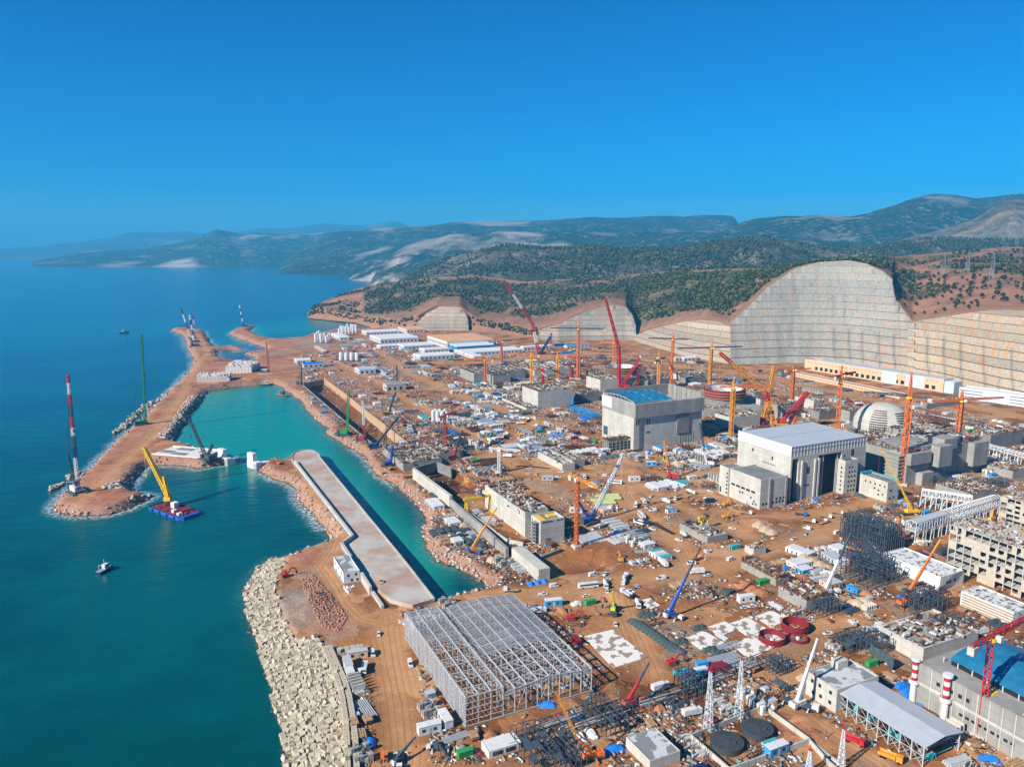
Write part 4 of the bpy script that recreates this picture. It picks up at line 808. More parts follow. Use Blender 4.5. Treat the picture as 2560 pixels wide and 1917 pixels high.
def reactor_building():
    f, lx, ly, h = survey(('c7',1345,1058), ('c7',1905,0), None, ('c7',1362,815)); ly = 62
    root = empty('reactor_building', f, GA, 'massive grey reactor building with stepped roof clutter below the dome', 'building'); occupy(f, GA, 0, lx, 0, ly); r = random.Random(3)
    m = MB(); m.bx(0, lx, 0, ly, -3, h*.93); m.bx(lx*.0, lx*.26, -3.5, 0, h*.62, h*.96); m.bx(lx*.30, lx*.47, -8, 0, h*.48, h*1.1); m.bx(lx*.44, lx*.62, -2, 14, h*.9, h*1.22)
    m.bx(lx*.80, lx, -6, 0, h*.28, h*1.0); m.bx(lx*.13, lx*.28, -6, 0, -3, h*.36); m.bx(lx*.55, lx*.74, 3, ly*.9, h*.9, h*1.08); m.bx(lx*.76, lx*.99, 2, ly*.8, h*.9, h*1.15)
    m.bx(lx*.02, lx*.5, 4, ly*.6, h*.9, h*1.03); m.build('wall', conc, root)
    for mat_, n_, nm in ((rust, 260, 'formwork'), (timber, 110, 'formwork'), (whitep, 60, 'panel'), (maroon, 30, 'panel'), (conc_w, 120, 'upstand'), (dsteel, 80, 'rebar_mat')):
        c = MB()
        for _ in range(n_):
            x, y = r.uniform(1,lx-1), r.uniform(1,ly-1); z = h*.95 if x < lx*.5 else h*1.1
            c.rbox((x,y,z+r.uniform(0,2.2)), r.uniform(.6,6), r.uniform(.3,2), r.uniform(.3,1.6), r.choice((0,0,1.57,1.57,.4)))
        c.build(nm, mat_, root)
    b_ = MB(); rebar(b_, 0, lx, 0, ly, h*.93, 260, 8, 6, .22); b_.build('rebar', rust, root)
    # left side stair and scaffold bays
    m = MB()
    for k in range(1, 9): m.bx(-7, 0, 2, 16, k*h*.11-.4, k*h*.11)
    m.bx(-6.5, -1, 3, 15, -2, h*.86); m.build('scaffold_bay', conc, root)
    # dome standing on its drum
    c = at_range('c7', 1168, 700, 790.0); Rr = 62/FPX*math.hypot(790, 160)*1.07; zt = hz(Vector((c.x, c.y, 0)), 'c7', 1168, 455)
    d = empty('reactor_dome', (c.x, c.y, ZG), 0, 'pale grey reactor containment dome ringed with scaffold strips', 'dome'); occupy((c.x,c.y), 0, -Rr, Rr, -Rr, Rr)
    zc = zt-ZG-Rr*.80; prof = [(Rr, -2), (Rr, zc)] + [(Rr*math.cos(a), zc+Rr*.80*math.sin(a)) for a in np.linspace(0, math.pi/2-.02, 14)[1:]]
    MB().rev(prof, 48).build('shell', conc_w, d, True)
    MB().rev([(Rr+.1, zc*.52), (Rr+5, zc*.52), (Rr+5, zc*.52+.8), (Rr+.1, zc*.52+.8)], 40).rev([(Rr+.1, zc*.25), (Rr+6, zc*.25), (Rr+6, zc*.25+.8), (Rr+.1, zc*.25+.8)], 40).build('walkway', conc_d, d)
    def strips(a0, a1, k0, k1):
        for k in range(k0, k1):
            e = R(4+k*6.2); rr_ = (Rr+.5)*math.cos(e); z = zc+(Rr*.80+.4)*math.sin(e); s_ = MB(); n = 8
            for j in range(n):
                b0, b1 = a0+(a1-a0)*j/n, a0+(a1-a0)*(j+1)/n
                s_.beam((rr_*math.cos(b0), rr_*math.sin(b0), z), (rr_*math.cos(b1), rr_*math.sin(b1), z), 1.3, .5); s_.beam((rr_*math.cos(b0), rr_*math.sin(b0), z), (rr_*math.cos(b0), rr_*math.sin(b0), z-2.2), .2)
            s_.build('scaffold_strip', rust if k % 2 else dsteel, d)
    strips(R(-140), R(-106), -6, 8); strips(R(-84), R(-48), 1, 7)
    q = MB(); q.bx(-6, 12, -Rr-1.6, -Rr-.8, zc-4, zc-2.5); q.bx(6, 9, -Rr-1.8, -Rr-.6, zc-14, zc-2.5); q.build('hoist_frame', maroon, d)
reactor_building()

def ring(label, v, xc, x0, x1, yc, ytop, rng, tilt_wall=rust):
    c = at_range(v, xc, yc, rng); Xa, _ = pix(v, x0, 0); Xb, _ = pix(v, x1, 0); Rr = (Xb-Xa)/2/FPX*math.hypot(rng, 190)
    zt = hz(Vector((c.x, c.y, 0)), v, xc, ytop) ; H = zt-ZG
    root = empty('reactor_ring', (c.x, c.y, ZG), 0, label, 'reactor shell'); occupy((c.x,c.y), 0, -Rr, Rr, -Rr, Rr)
    MB().rev([(Rr,-2),(Rr,H*.62)], 40).build('drum', conc_d, root, True); MB().rev([(Rr+.5,H*.60),(Rr+.7,H),(Rr-1,H),(Rr-1,H*.5)], 40).build('formwork_ring', tilt_wall, root)
    MB().rev([(Rr-1.05,H-.3),(Rr-2.2,H*.99),(Rr-2.6,H*.3),(0.1,H*.3)], 40).build('liner', whitep, root)
    s_ = MB()
    for z in (.62,.74,.86): s_.rev([(Rr+.7,H*z),(Rr+2.2,H*z),(Rr+2.2,H*z+.5),(Rr+.7,H*z+.5)], 40)
    s_.build('walkway', timber, root); m = MB(); r = random.Random(int(xc))
    for k in range(60):
        a = r.uniform(0, 6.28); m.beam((Rr*math.cos(a), Rr*math.sin(a), H), (Rr*math.cos(a), Rr*math.sin(a), H+r.uniform(1,3.5)), .25, caps=False)
    m.build('rebar', rust, root)
    m = MB(); m.bx(-Rr*1.5, Rr*1.5, -Rr*1.25, Rr*1.1, -2, H*.30); m.bx(-Rr*1.45, -Rr*.7, -Rr*1.7, -Rr*1.25, -2, H*.22); m.bx(Rr*.3, Rr*1.4, -Rr*1.8, -Rr*1.25, -2, H*.45); m.build('base_block', conc, root)
    for mat_, n_ in ((rust, 70), (whitep, 26), (timber, 40), (conc_w, 40)):
        c_ = MB()
        for _ in range(n_): c_.rbox((r.uniform(-1.45,1.45)*Rr, r.uniform(-1.22,-.9)*Rr, H*.30+r.uniform(.2,1.6)), r.uniform(1,6), r.uniform(.4,2), r.uniform(.4,2), r.choice((0,1.57,.3)))
        c_.build('formwork', mat_, root)
ring('round reactor shell with white rim and pink formwork behind the tarpaulin hall', 'c6', 1838, 1692, 1984, 370, 360, 915, maroon)
ring('round reactor shell with brown formwork beside the red crawler crane', 'c6', 1062, 944, 1182, 205, 195, 1095, rust)
ring('small far reactor shell with white crescent rim between orange cranes', 'c6', 520, 455, 612, 180, 172, 1260, rust)

# ------------------------------------------------------------------ long building below the rock cut, and the white building right of it
def long_block(name, label, A, B, depth, top, mat, roofm, z=ZG, stripes=()):
    a = gp(*A, z=z); b = gp(*B, z=z); d = b-a; rz = math.atan2(d.y, d.x); h = hz(a, *top); L = d.length
    r = shell(name, label, 'building', a, rz, L, depth, h-.8, mat, roofm, .8, .6)
    return r, L, h
r_, L_, h_ = long_block('workers_dormitory', 'long peach building with pale blue panels under the grey rock cut', ('b3',800,1218), ('b3',1690,1366), 22, ('b3',800,1150), peach, greym)
for a, b in ((.60,.70),(.76,.88)): MB().bx(L_*a, L_*b, -.25, 0.05, 0, h_-.3).build('cladding_panel', palebl, r_)
MB().bx(L_*.10, L_, .5, 21, h_, h_+1.0).build('roof_sheet', greym, r_)
for k in range(22): windows(r_, '-y', [(L_*(.10+.04*k), h_*.28)], 5.5, h_*.30, dark if k % 3 else glass)
for k in range(34): windows(r_, '-y', [(L_*(.03+.028*k), h_*.75)], 1.6, 1.0)
MB().bx(L_*1.002, L_*1.06, 1, 20, 0, h_*.92).build('stair_wing', palebl, r_)
r_, L_, h_ = long_block('low_store', 'low cream building with small dark windows in front of the long peach one', ('b3',730,1262), ('b3',1410,1408), 14, ('b3',730,1236), peach, conc)
for k in range(40): windows(r_, '-y', [(L_*(.02+.0245*k), h_*.5)], 1.8, 1.3)
r_, L_, h_ = long_block('office_building', 'white building with pale blue end below the tan rock cut', ('b3',1790,1400), ('b3',2330,1478), 20, ('b3',1790,1330), whitem, whitep)
for k in range(44):
    for j in range(3): windows(r_, '-y', [(L_*(.015+.0223*k), h_*(.22+.27*j))], 1.5, 1.2)
MB().bx(L_*.3, L_*.62, -.25, .05, 0, h_-.2).build('cladding_panel', palebl, r_)

# ------------------------------------------------------------------ white sheds and silos at the far end of the site
FAR = [('b2',262,1052,190,505,9,whitem,whitep,'white shed with long roof near the cement silos'),('b2',690,1082,533,990,13,whitem,sheetor,'largest far shed with white facade and orange roof'),
  ('b2',752,1098,702,992,8,blue2,whitep,'shed with blue facade in front of the orange roofed one'),('b2',412,1092,366,600,7,palebl,whitep,'white shed with pale blue front left of the orange roofed one'),
  ('b2',545,1116,508,702,7,whitem,whitep,'stepped white shed with three gables in the far yard'),('b2',515,1160,468,737,7,whitem,whitep,'long low white shed nearest the haul road'),
  ('b2',795,1132,734,1210,6,whitem,whitep,'very long white shed beside the blue fronted one'),('b2',862,1152,798,912,5,whitem,whitep,'short white shed with rounded roof by the red loader'),
  ('b2',170,1000,138,385,7,whitem,whitep,'white shed behind the cement silos'),('b2',430,985,372,545,8,whitem,sheetor,'white shed with patchy orange roof under the rounded rock cut'),
  ('b2',1180,1098,1158,1352,7,whitem,whitep,'white shed behind the yellow tower crane'),('b2',1460,1082,1440,1602,5,whitem,blue2,'blue roofed white shed left of the red crawler crane'),
  ('b2',260,1085,235,370,5,whitem,whitep,'small white shed in the parking yard'),('b2',1380,1070,1365,1440,5,blue,blue2,'small blue shed among the far sheds'),
  ('b1',1910,1180,1890,2000,5,whitem,whitep,'white yard shed left of the blue roofed store'),('c5',480,210,465,630,6,whitem,tarpb,'white store with bright blue roof at the pit end'),
  ('b1',2080,1115,2020,2100,4,sandwall,conc_w,'pale pyramid roofed shed beyond the blue roofed store'),('c5',900,258,862,1022,7,palebl,greym,'pale grey shed above the dock pit'),
  ('c5',1105,388,1075,1250,9,conc_w,conc,'pale windowless block beside the thin black mast'),('b3',25,1165,0,110,5,whitem,whitep,'white shed under the low tan rock cut'),
  ('c6',1470,160,1452,1640,6,whitem,whitep,'white shed beside the green roofed cabins'),('b2',0,1030,-60,60,6,whitem,whitep,'white shed next to the silo rows')]
for v, x, y, xl, xr, h, wm, rm, lab in FAR:
    f = gp(v, x, y); up = f+Vector((0,0,h)); lx = max(6, along(up, GU, v, xr)); ly = max(5, along(up, GV, v, xl))
    root = empty('shed', f, GA, lab, 'shed'); occupy(f, GA, 0, lx, 0, ly); lx = min(lx, 120); ly = min(ly, 120)
    MB().bx(0, lx, 0, ly, -2, h).build('wall', wm, root)
    g_ = MB(); n = max(1, round(ly/26))
    for k in range(n):
        a, b = ly*k/n, ly*(k+1)/n; zr = h+min(2.2, (b-a)*.12)
        g_._add([(-.4,a,h),(lx+.4,a,h),(lx+.4,(a+b)/2,zr),(-.4,(a+b)/2,zr),(-.4,b,h),(lx+.4,b,h),(-.4,a,h-.5),(lx+.4,a,h-.5)], [(0,1,2,3),(3,2,5,4),(0,3,4),(1,5,2),(0,6,7,1)])
    g_.build('roof', rm, root)
    for k in range(int(ly/7)): windows(root, '-x', [(3.5+k*7, h*.45)], 2.6, h*.4, glass if k % 3 else dark)
    for k in range(int(lx/8)): windows(root, '-y', [(4+k*8, h*.4)], 3, h*.45, dark)
def silo(p, r, h, label, group):
    root = empty('cement_silo', p, 0, label, 'silo', group)
    MB().cyl((0,0,2.5), (0,0,h), r, n=14).cyl((0,0,h), (0,0,h+1.2), r, r*.3, 14).cyl((0,0,2.5), (0,0,.6), r, .4, 14).build('tank', whitem, root)
    m = MB()
    for a in range(4): m.beam((r*.9*math.cos(a*1.57), r*.9*math.sin(a*1.57), -1), (r*.9*math.cos(a*1.57), r*.9*math.sin(a*1.57), 3.2), .4)
    m.build('leg', steel, root)
for k in range(9):
    p = gp('b1', 2030+k*11.5, 1050-(k % 3)*10); silo(p, 2.6, 20 if k < 4 else 15, 'white cement silo in the cluster by the far bay', 'cement silos by the bay')
for k in range(11):
    p = gp('b2', -5+k*11, 1005-(k % 2)*12-k*2); silo(p, 2.4, 17+2*(k % 3), 'tall white cement silo in the row beneath the rocky cape', 'cement silos under the cape')
for k in range(8):
    p = gp('b2', 8+(k % 4)*34, 1165-(k//4)*14); silo(p, 3.6, 11, 'squat white silo of the batching plant below the pale roof', 'squat silos of the batching plant')
for k in range(7):
    p = gp('c5', 1455+k*17, 625-(k % 2)*12+k*1.5); silo(p, 2.0, 14, 'pale silo in the row behind the red mast crane', 'silos by the red mast crane')

# ------------------------------------------------------------------ breakwater store of concrete blocks, dock, pier, quay walls
def block_mass(v, F, lx, ly, rz, label, group, hmax, seed, s=2.6, gap=.25, mat=conc_b):
    f = gp(v, *F, z=5.0); r = random.Random(seed); P = s*2+gap; U = Vector((math.cos(rz), math.sin(rz), 0)); W = Vector((-U.y, U.x, 0))
    nx, ny = max(1, int(lx/P)), max(1, int(ly/P))
    pats = []
    for k in range(4):
        m = MB(); n = max(1, hmax-k//2)
        for z in range(n):
            for i in (0,1):
                for j in (0,1):
                    if z == n-1 and k % 2 and i: continue
                    m.rbox((i*s+s/2+r.uniform(-.1,.1), j*s+s/2+r.uniform(-.1,.1), z*s+s/2-.5), s*.94, s*.94, s*.96, r.uniform(-.02,.02))
        o = m.build('block_stack', mat); pats.append(o)
    first = set()
    for i in range(nx):
        for j in range(ny):
            k = r.randrange(4); p = f+U*i*P+W*j*P
            o = pats[k] if k not in first else pats[k].copy()
            if k in first: col.objects.link(o)
            first.add(k); o.location = p; o.rotation_euler = (0,0,rz); tag(o, label, 'block stack', group)
    for k in range(4):
        if k not in first: bpy.data.objects.remove(pats[k])
    occupy(f, rz, 0, lx, 0, ly)
block_mass('b1', (1268,1306), 50, 32, R(14), 'stack of pale concrete cubes in the lower store on the breakwater', 'stacks of concrete cubes on the breakwater', 5, 1, 2.4, mat=conc_x)
block_mass('b1', (1452,1245), 44, 56, R(4), 'stack of white concrete cubes in the taller store by the inner harbour', 'tall stacks of concrete cubes', 6, 2, 2.4, mat=conc_x)
block_mass('d1', (832,862), 12.5, 9, GA-.12, 'stack of upright grey concrete slabs at the breakwater root', 'stacks of slabs at the breakwater root', 3, 3, 1.5, .12)
def wall_run(name, label, cat, pts, h, th, mat, z=ZG, cap=None, side=1, base=-3):
    P = [gp(*q, z=z) for q in pts]; root = empty(name, P[0], 0, label, cat); o0 = P[0]; m = MB(); cc = MB()
    for a, b in zip(P, P[1:]):
        d = (b-a); d.z = 0; d.normalize(); n = Vector((d.y, -d.x, 0))*side*th; a_, b_ = a-o0, b-o0
        vs = [a_, b_, b_+n, a_+n]; m.poly([(q.x, q.y) for q in vs], base, h)
        if cap: cc.poly([(q.x, q.y) for q in vs], h, h+.25)
    m.build('wall', mat, root)
    if cap: cc.build('coping', cap, root)
    return root
# long pier with rounded head
zp = 8.5
pts = [('c5',405,925),('c5',382,880),('c5',400,850),('c5',440,832),('c5',500,825),('c5',560,832),('c5',595,856),('c5',604,882),('c5',1228,1640),('d1',1538,425),('d1',1380,470),('d1',1215,430),('d1',980,240),('d1',862,60),('c5',760,1545),('c5',838,1490)]
pp = [gp(*q, z=zp) for q in pts]; root = empty('pier', (pp[0].x, pp[0].y, 0), 0, 'long straight concrete pier with rounded head beside the green canal', 'pier')
pier_top = Nodes('pier_deck'); tc_ = pier_top.new('TexCoord'); P_ = tc_.outputs['Object']; n1_ = pier_top.noise(P_, .05, 5, .65); n2_ = pier_top.noise(P_, .6, 5, .7)
c_ = pier_top.ramp(n1_, [(0.40,(0.42,0.39,0.355)),(0.52,(0.36,0.28,0.225)),(0.64,(0.33,0.165,0.095))]); c_ = pier_top.mix(pier_top.math('MULTIPLY', n2_, .5), c_, (0.46,0.42,0.38)); pier_top.link(c_, pier_top.b.inputs['Base Color']); pier_top.b.inputs['Roughness'].default_value = .95
pm = MB(); pm.poly([(q.x-pp[0].x, q.y-pp[0].y) for q in pp], -2, zp); pm.build('deck', pier_top.m, root)
def strip(pts, w, z0, z1, mat, nm, root, o0, side=1, z=zp):
    P = [gp(*q, z=z)-o0 for q in pts]; m = MB()
    for a, b in zip(P, P[1:]):
        d = (b-a); d.z = 0; d.normalize(); n = Vector((d.y,-d.x,0))*w*side; m.poly([(q.x,q.y) for q in (a-d*.2, b+d*.2, b+d*.2+n, a-d*.2+n)], z0, z1)
    m.build(nm, mat, root)
o0 = Vector((pp[0].x, pp[0].y, 0))
strip([('c5',405,925),('c5',838,1490),('c5',760,1545),('d1',862,60),('d1',980,240),('d1',1060,370)], 1.6, 1.5, zp+2.6, conc_w, 'parapet', root, o0, -1)
strip([('c5',595,856),('c5',604,882),('c5',1228,1640),('d1',1538,425)], 1.2, zp-1, zp+.45, conc_w, 'kerb', root, o0, 1)
strip([('c5',405,925),('c5',382,880),('c5',400,850),('c5',440,832),('c5',500,825),('c5',560,832),('c5',595,856)], 1.2, zp-1, zp+.6, conc, 'kerb', root, o0, 1)
wall_run('retaining_wall', 'low white wall right of the white house by the canal', 'wall', [('d1',1030,300),('d1',1170,500)], 2.2, 1.6, conc_w)
wall_run('quay_wall', 'long grey quay wall above the canal bank', 'wall', [('c5',1300,1045),('c5',1578,1262)], 9.5, 2.5, conc_w, side=-1)
wall_run('quay_wall', 'lower stretch of quay wall below the yellow gantry crane', 'wall', [('c5',1580,1262),('c5',1830,1480),('c5',2000,1640)], 6.5, 2.2, conc, side=-1)
wall_run('quay_wall', 'thick blunt end of the quay wall beside the dug hollow', 'wall', [('d5',290,905),('d5',540,1118)], 7.5, 7.5, conc_w, side=-1)
wall_run('cross_wall', 'dark walled chamber at the bend of the quay wall', 'wall', [('c5',1305,1010),('c5',1480,960),('c5',1600,1010)], 6, 1.4, conc_d)
wall_run('pit_wall', 'tall sand coloured wall along the far side of the dock pit', 'wall', [('c5',640,302),('c5',800,420),('c5',1000,580),('c5',1270,790)], 3.0, 2.0, sandwall, base=-15)
wall_run('pit_wall', 'dark sheet pile wall along the near side of the dock pit', 'wall', [('c5',480,345),('c5',800,620),('c5',1010,790)], 1.2, 1.0, conc_d, base=-14)
wall_run('pit_wall', 'slotted grey wall closing the far end of the dock pit', 'wall', [('c5',475,335),('c5',640,300)], 2.0, 1.2, conc, base=-12)
# concrete dock on the spur with its panels
a = gp('c4',1200,770, 3); b = gp('c4',1600,805, 3); rz = math.atan2(b.y-a.y, b.x-a.x); L = (b-a).length
root = empty('caisson', (a.x, a.y, 0), rz, 'grey floating concrete caisson with sunken panels moored at the spur', 'caisson'); occupy(a, rz, 0, L, 0, 30)
MB().bx(0, L, 0, 30, -1, 6.5).bx(0, L, 0, .5, 6.5, 7.4).bx(0, L, 29.5, 30, 6.5, 7.4).bx(L-.5, L, .5, 29.5, 6.5, 7.4).build('hull', conc_x, root); m = MB()
for x0_, x1_, y0_, y1_ in ((.03,.27,8,15),(.32,.58,4,11),(.2,.5,20,27)): m.bx(L*x0_, L*x1_, y0_, y1_, 6.5, 6.9)
m.build('hatch_panel', conc_d, root); MB().bx(L*.55, L*.78, -.2, 0.1, 1.2, 5.2).bx(L*.1, L*.5, -.2, .1, 2.5, 4.0).build('fender_panel', dsteel, root)
for v, x, y, lab in (('c4',1835,812,'white stepped concrete head at the tip of the spur'),('c4',2070,845,'white stepped concrete head facing the spur across the channel')):
    p = gp(v, x, y, 1.0); root = empty('gate_head', p, GA+.4, lab, 'concrete head')
    MB().bx(-7, 7, -4, 4, -3, 5).bx(-7, -2, -3.5, 14, -3, 6).build('base', whitep, root); MB().bx(-6.5, -2.5, 4, 14, 6, 13).build('upstand', whitep, root)
    m = MB()
    for k in range(4): m.bx(1, 6.5, -4.2, -3.9, .6+k*1.1, 1.1+k*1.1)
    m.build('ladder_slot', dark, root)

# ------------------------------------------------------------------ pump house by the canal
root, f, lx, ly, h = raw_block('long pale concrete pump house with open roof cells beside the canal', ('d5',415,712), ('d5',632,0), ('d5',46,0), ('d5',415,482), conc_w, conc, 31, 420, 60)
m = MB()
for k in range(1, 9): m.bx(1, lx-1, k*ly/9-.25, k*ly/9+.25, h*.78, h*.97)
m.build('cross_wall', conc, root)
f, lx, ly, h = survey(('d5',556,778), ('d5',777,0), ('d5',470,0), ('d5',556,560))
root = shell('pump_house_end', 'pale windowless end block of the pump house with slots under its eaves', 'building', f, GA, lx, ly, h-2, conc_w, conc_d, 2, .8, sink=6)
windows(root, '-y', [(lx*(.12+.115*k), h-1.3) for k in range(4)] + [(lx*.74, h-1.3), (lx*.88, h-1.3)], 1.5, .8); windows(root, '-y', [(lx*.32, h*.14)], 3.4, 2.2)
MB().bx(1, 5, 1, ly-1, h-2, h-.4).bx(lx-8, lx-2, ly*.6, ly-1, h-2, h-1).build('formwork', yellow, root)
m = MB()
for k in range(7): m.bx(-5, 0, 2, 7, k*h/7, k*h/7+.35)
for x in (-5,-2.5):
    for y in (2,7): m.beam((x,y,-2), (x,y,h), .4)
m.build('scaffold_stair', conc, root)
wall_run('basement_wall', 'dark sunken basement wall in front of the pump house end block', 'wall', [('d5',385,845),('d5',500,915),('d5',735,820)], 1.0, 1.5, conc_d, base=-5)
wall_run('inner_wall', 'low pale wall with timber edge between pump house and quay wall', 'wall', [('c5',1700,1310),('c5',2000,1530),('d5',395,800)], 3.2, 1.2, conc_w, side=-1)
raw_block('dark unfinished intake block with deep cells beyond the quay wall', ('c5',1230,990), ('c5',1520,0), ('c5',1075,0), ('c5',1225,930), conc, conc_d, 32, 300, 140)
raw_block('unfinished concrete chamber with timber forms beside the red mast crane', ('c5',1500,900), ('c5',1680,0), ('c5',1380,0), ('c5',1500,850), conc, rust, 33, 160, 90)
raw_block('row of open concrete culvert boxes in the middle of the yard', ('c6',620,985), ('c6',715,0), ('c6',435,0), ('c6',620,935), conc_w, conc, 34, 20, 10)
raw_block('low grey wall frame behind the culvert boxes', ('c6',700,960), ('c6',790,0), ('c6',520,0), ('c6',700,905), conc, conc_d, 35, 20, 20)
raw_block('row of thick grey wall bays beside the small yellow gantry', ('d5',2090,775), ('d5',2280,0), ('d5',1835,0), ('d5',2090,710), conc, conc_d, 36, 20, 10)
raw_block('timber formwork building beside the haul road crossing', ('d6',990,1515), ('d6',1130,0), ('d6',632,0), ('d6',990,1440), conc, timber, 37, 200, 200)
raw_block('scaffolded concrete frame right of the timber formwork building', ('d3',1620,520), ('d3',1780,0), ('d3',1420,0), ('d3',1620,440), conc, conc_d, 38, 140, 160)
raw_block('low grey walled basin beyond the dark stacks', ('d3',1500,585), ('d3',1620,0), ('d3',1440,0), ('d3',1500,565), conc_w, conc_d, 39, 20, 20)
raw_block('brown topped square block beyond the steel gallery', ('d7',1585,545), ('d7',1760,0), ('d7',1330,0), ('d7',1590,470), conc, rust, 40, 180, 120)
raw_block('cluttered low concrete block right of the orange crane pair', ('d7',1200,740), ('d7',1480,0), ('d7',880,0), ('d7',1200,680), conc, rust, 41, 260, 140)
raw_block('small brown roofed hut by the yellow sheet in the yard', ('d6',760,1200), ('d6',890,0), ('d6',672,0), ('d6',760,1130), conc_w, rust, 42, 30, 10)

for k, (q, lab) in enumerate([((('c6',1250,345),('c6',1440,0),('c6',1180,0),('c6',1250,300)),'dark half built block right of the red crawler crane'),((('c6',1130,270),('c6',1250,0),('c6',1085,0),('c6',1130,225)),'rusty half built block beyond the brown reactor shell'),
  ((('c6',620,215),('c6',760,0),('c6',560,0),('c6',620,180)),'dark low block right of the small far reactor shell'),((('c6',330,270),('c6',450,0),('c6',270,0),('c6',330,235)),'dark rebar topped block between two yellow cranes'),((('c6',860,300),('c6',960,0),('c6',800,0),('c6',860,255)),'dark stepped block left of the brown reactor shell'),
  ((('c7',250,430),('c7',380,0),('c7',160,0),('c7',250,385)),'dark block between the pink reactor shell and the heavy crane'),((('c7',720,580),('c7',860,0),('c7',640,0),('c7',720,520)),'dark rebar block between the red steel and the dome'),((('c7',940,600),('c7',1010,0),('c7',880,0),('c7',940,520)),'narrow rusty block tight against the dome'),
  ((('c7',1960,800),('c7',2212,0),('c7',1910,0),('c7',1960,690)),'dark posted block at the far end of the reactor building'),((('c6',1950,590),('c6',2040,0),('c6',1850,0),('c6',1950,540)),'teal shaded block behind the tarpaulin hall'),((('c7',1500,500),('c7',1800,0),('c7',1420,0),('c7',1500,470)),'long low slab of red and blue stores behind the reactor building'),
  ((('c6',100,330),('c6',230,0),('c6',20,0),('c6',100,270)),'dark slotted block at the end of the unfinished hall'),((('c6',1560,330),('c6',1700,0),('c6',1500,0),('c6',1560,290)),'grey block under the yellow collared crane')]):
    raw_block(lab, *q, wall=conc_d if k % 2 == 0 else conc, roofm=conc_d, seed=70+k, deb=120, reb=120)

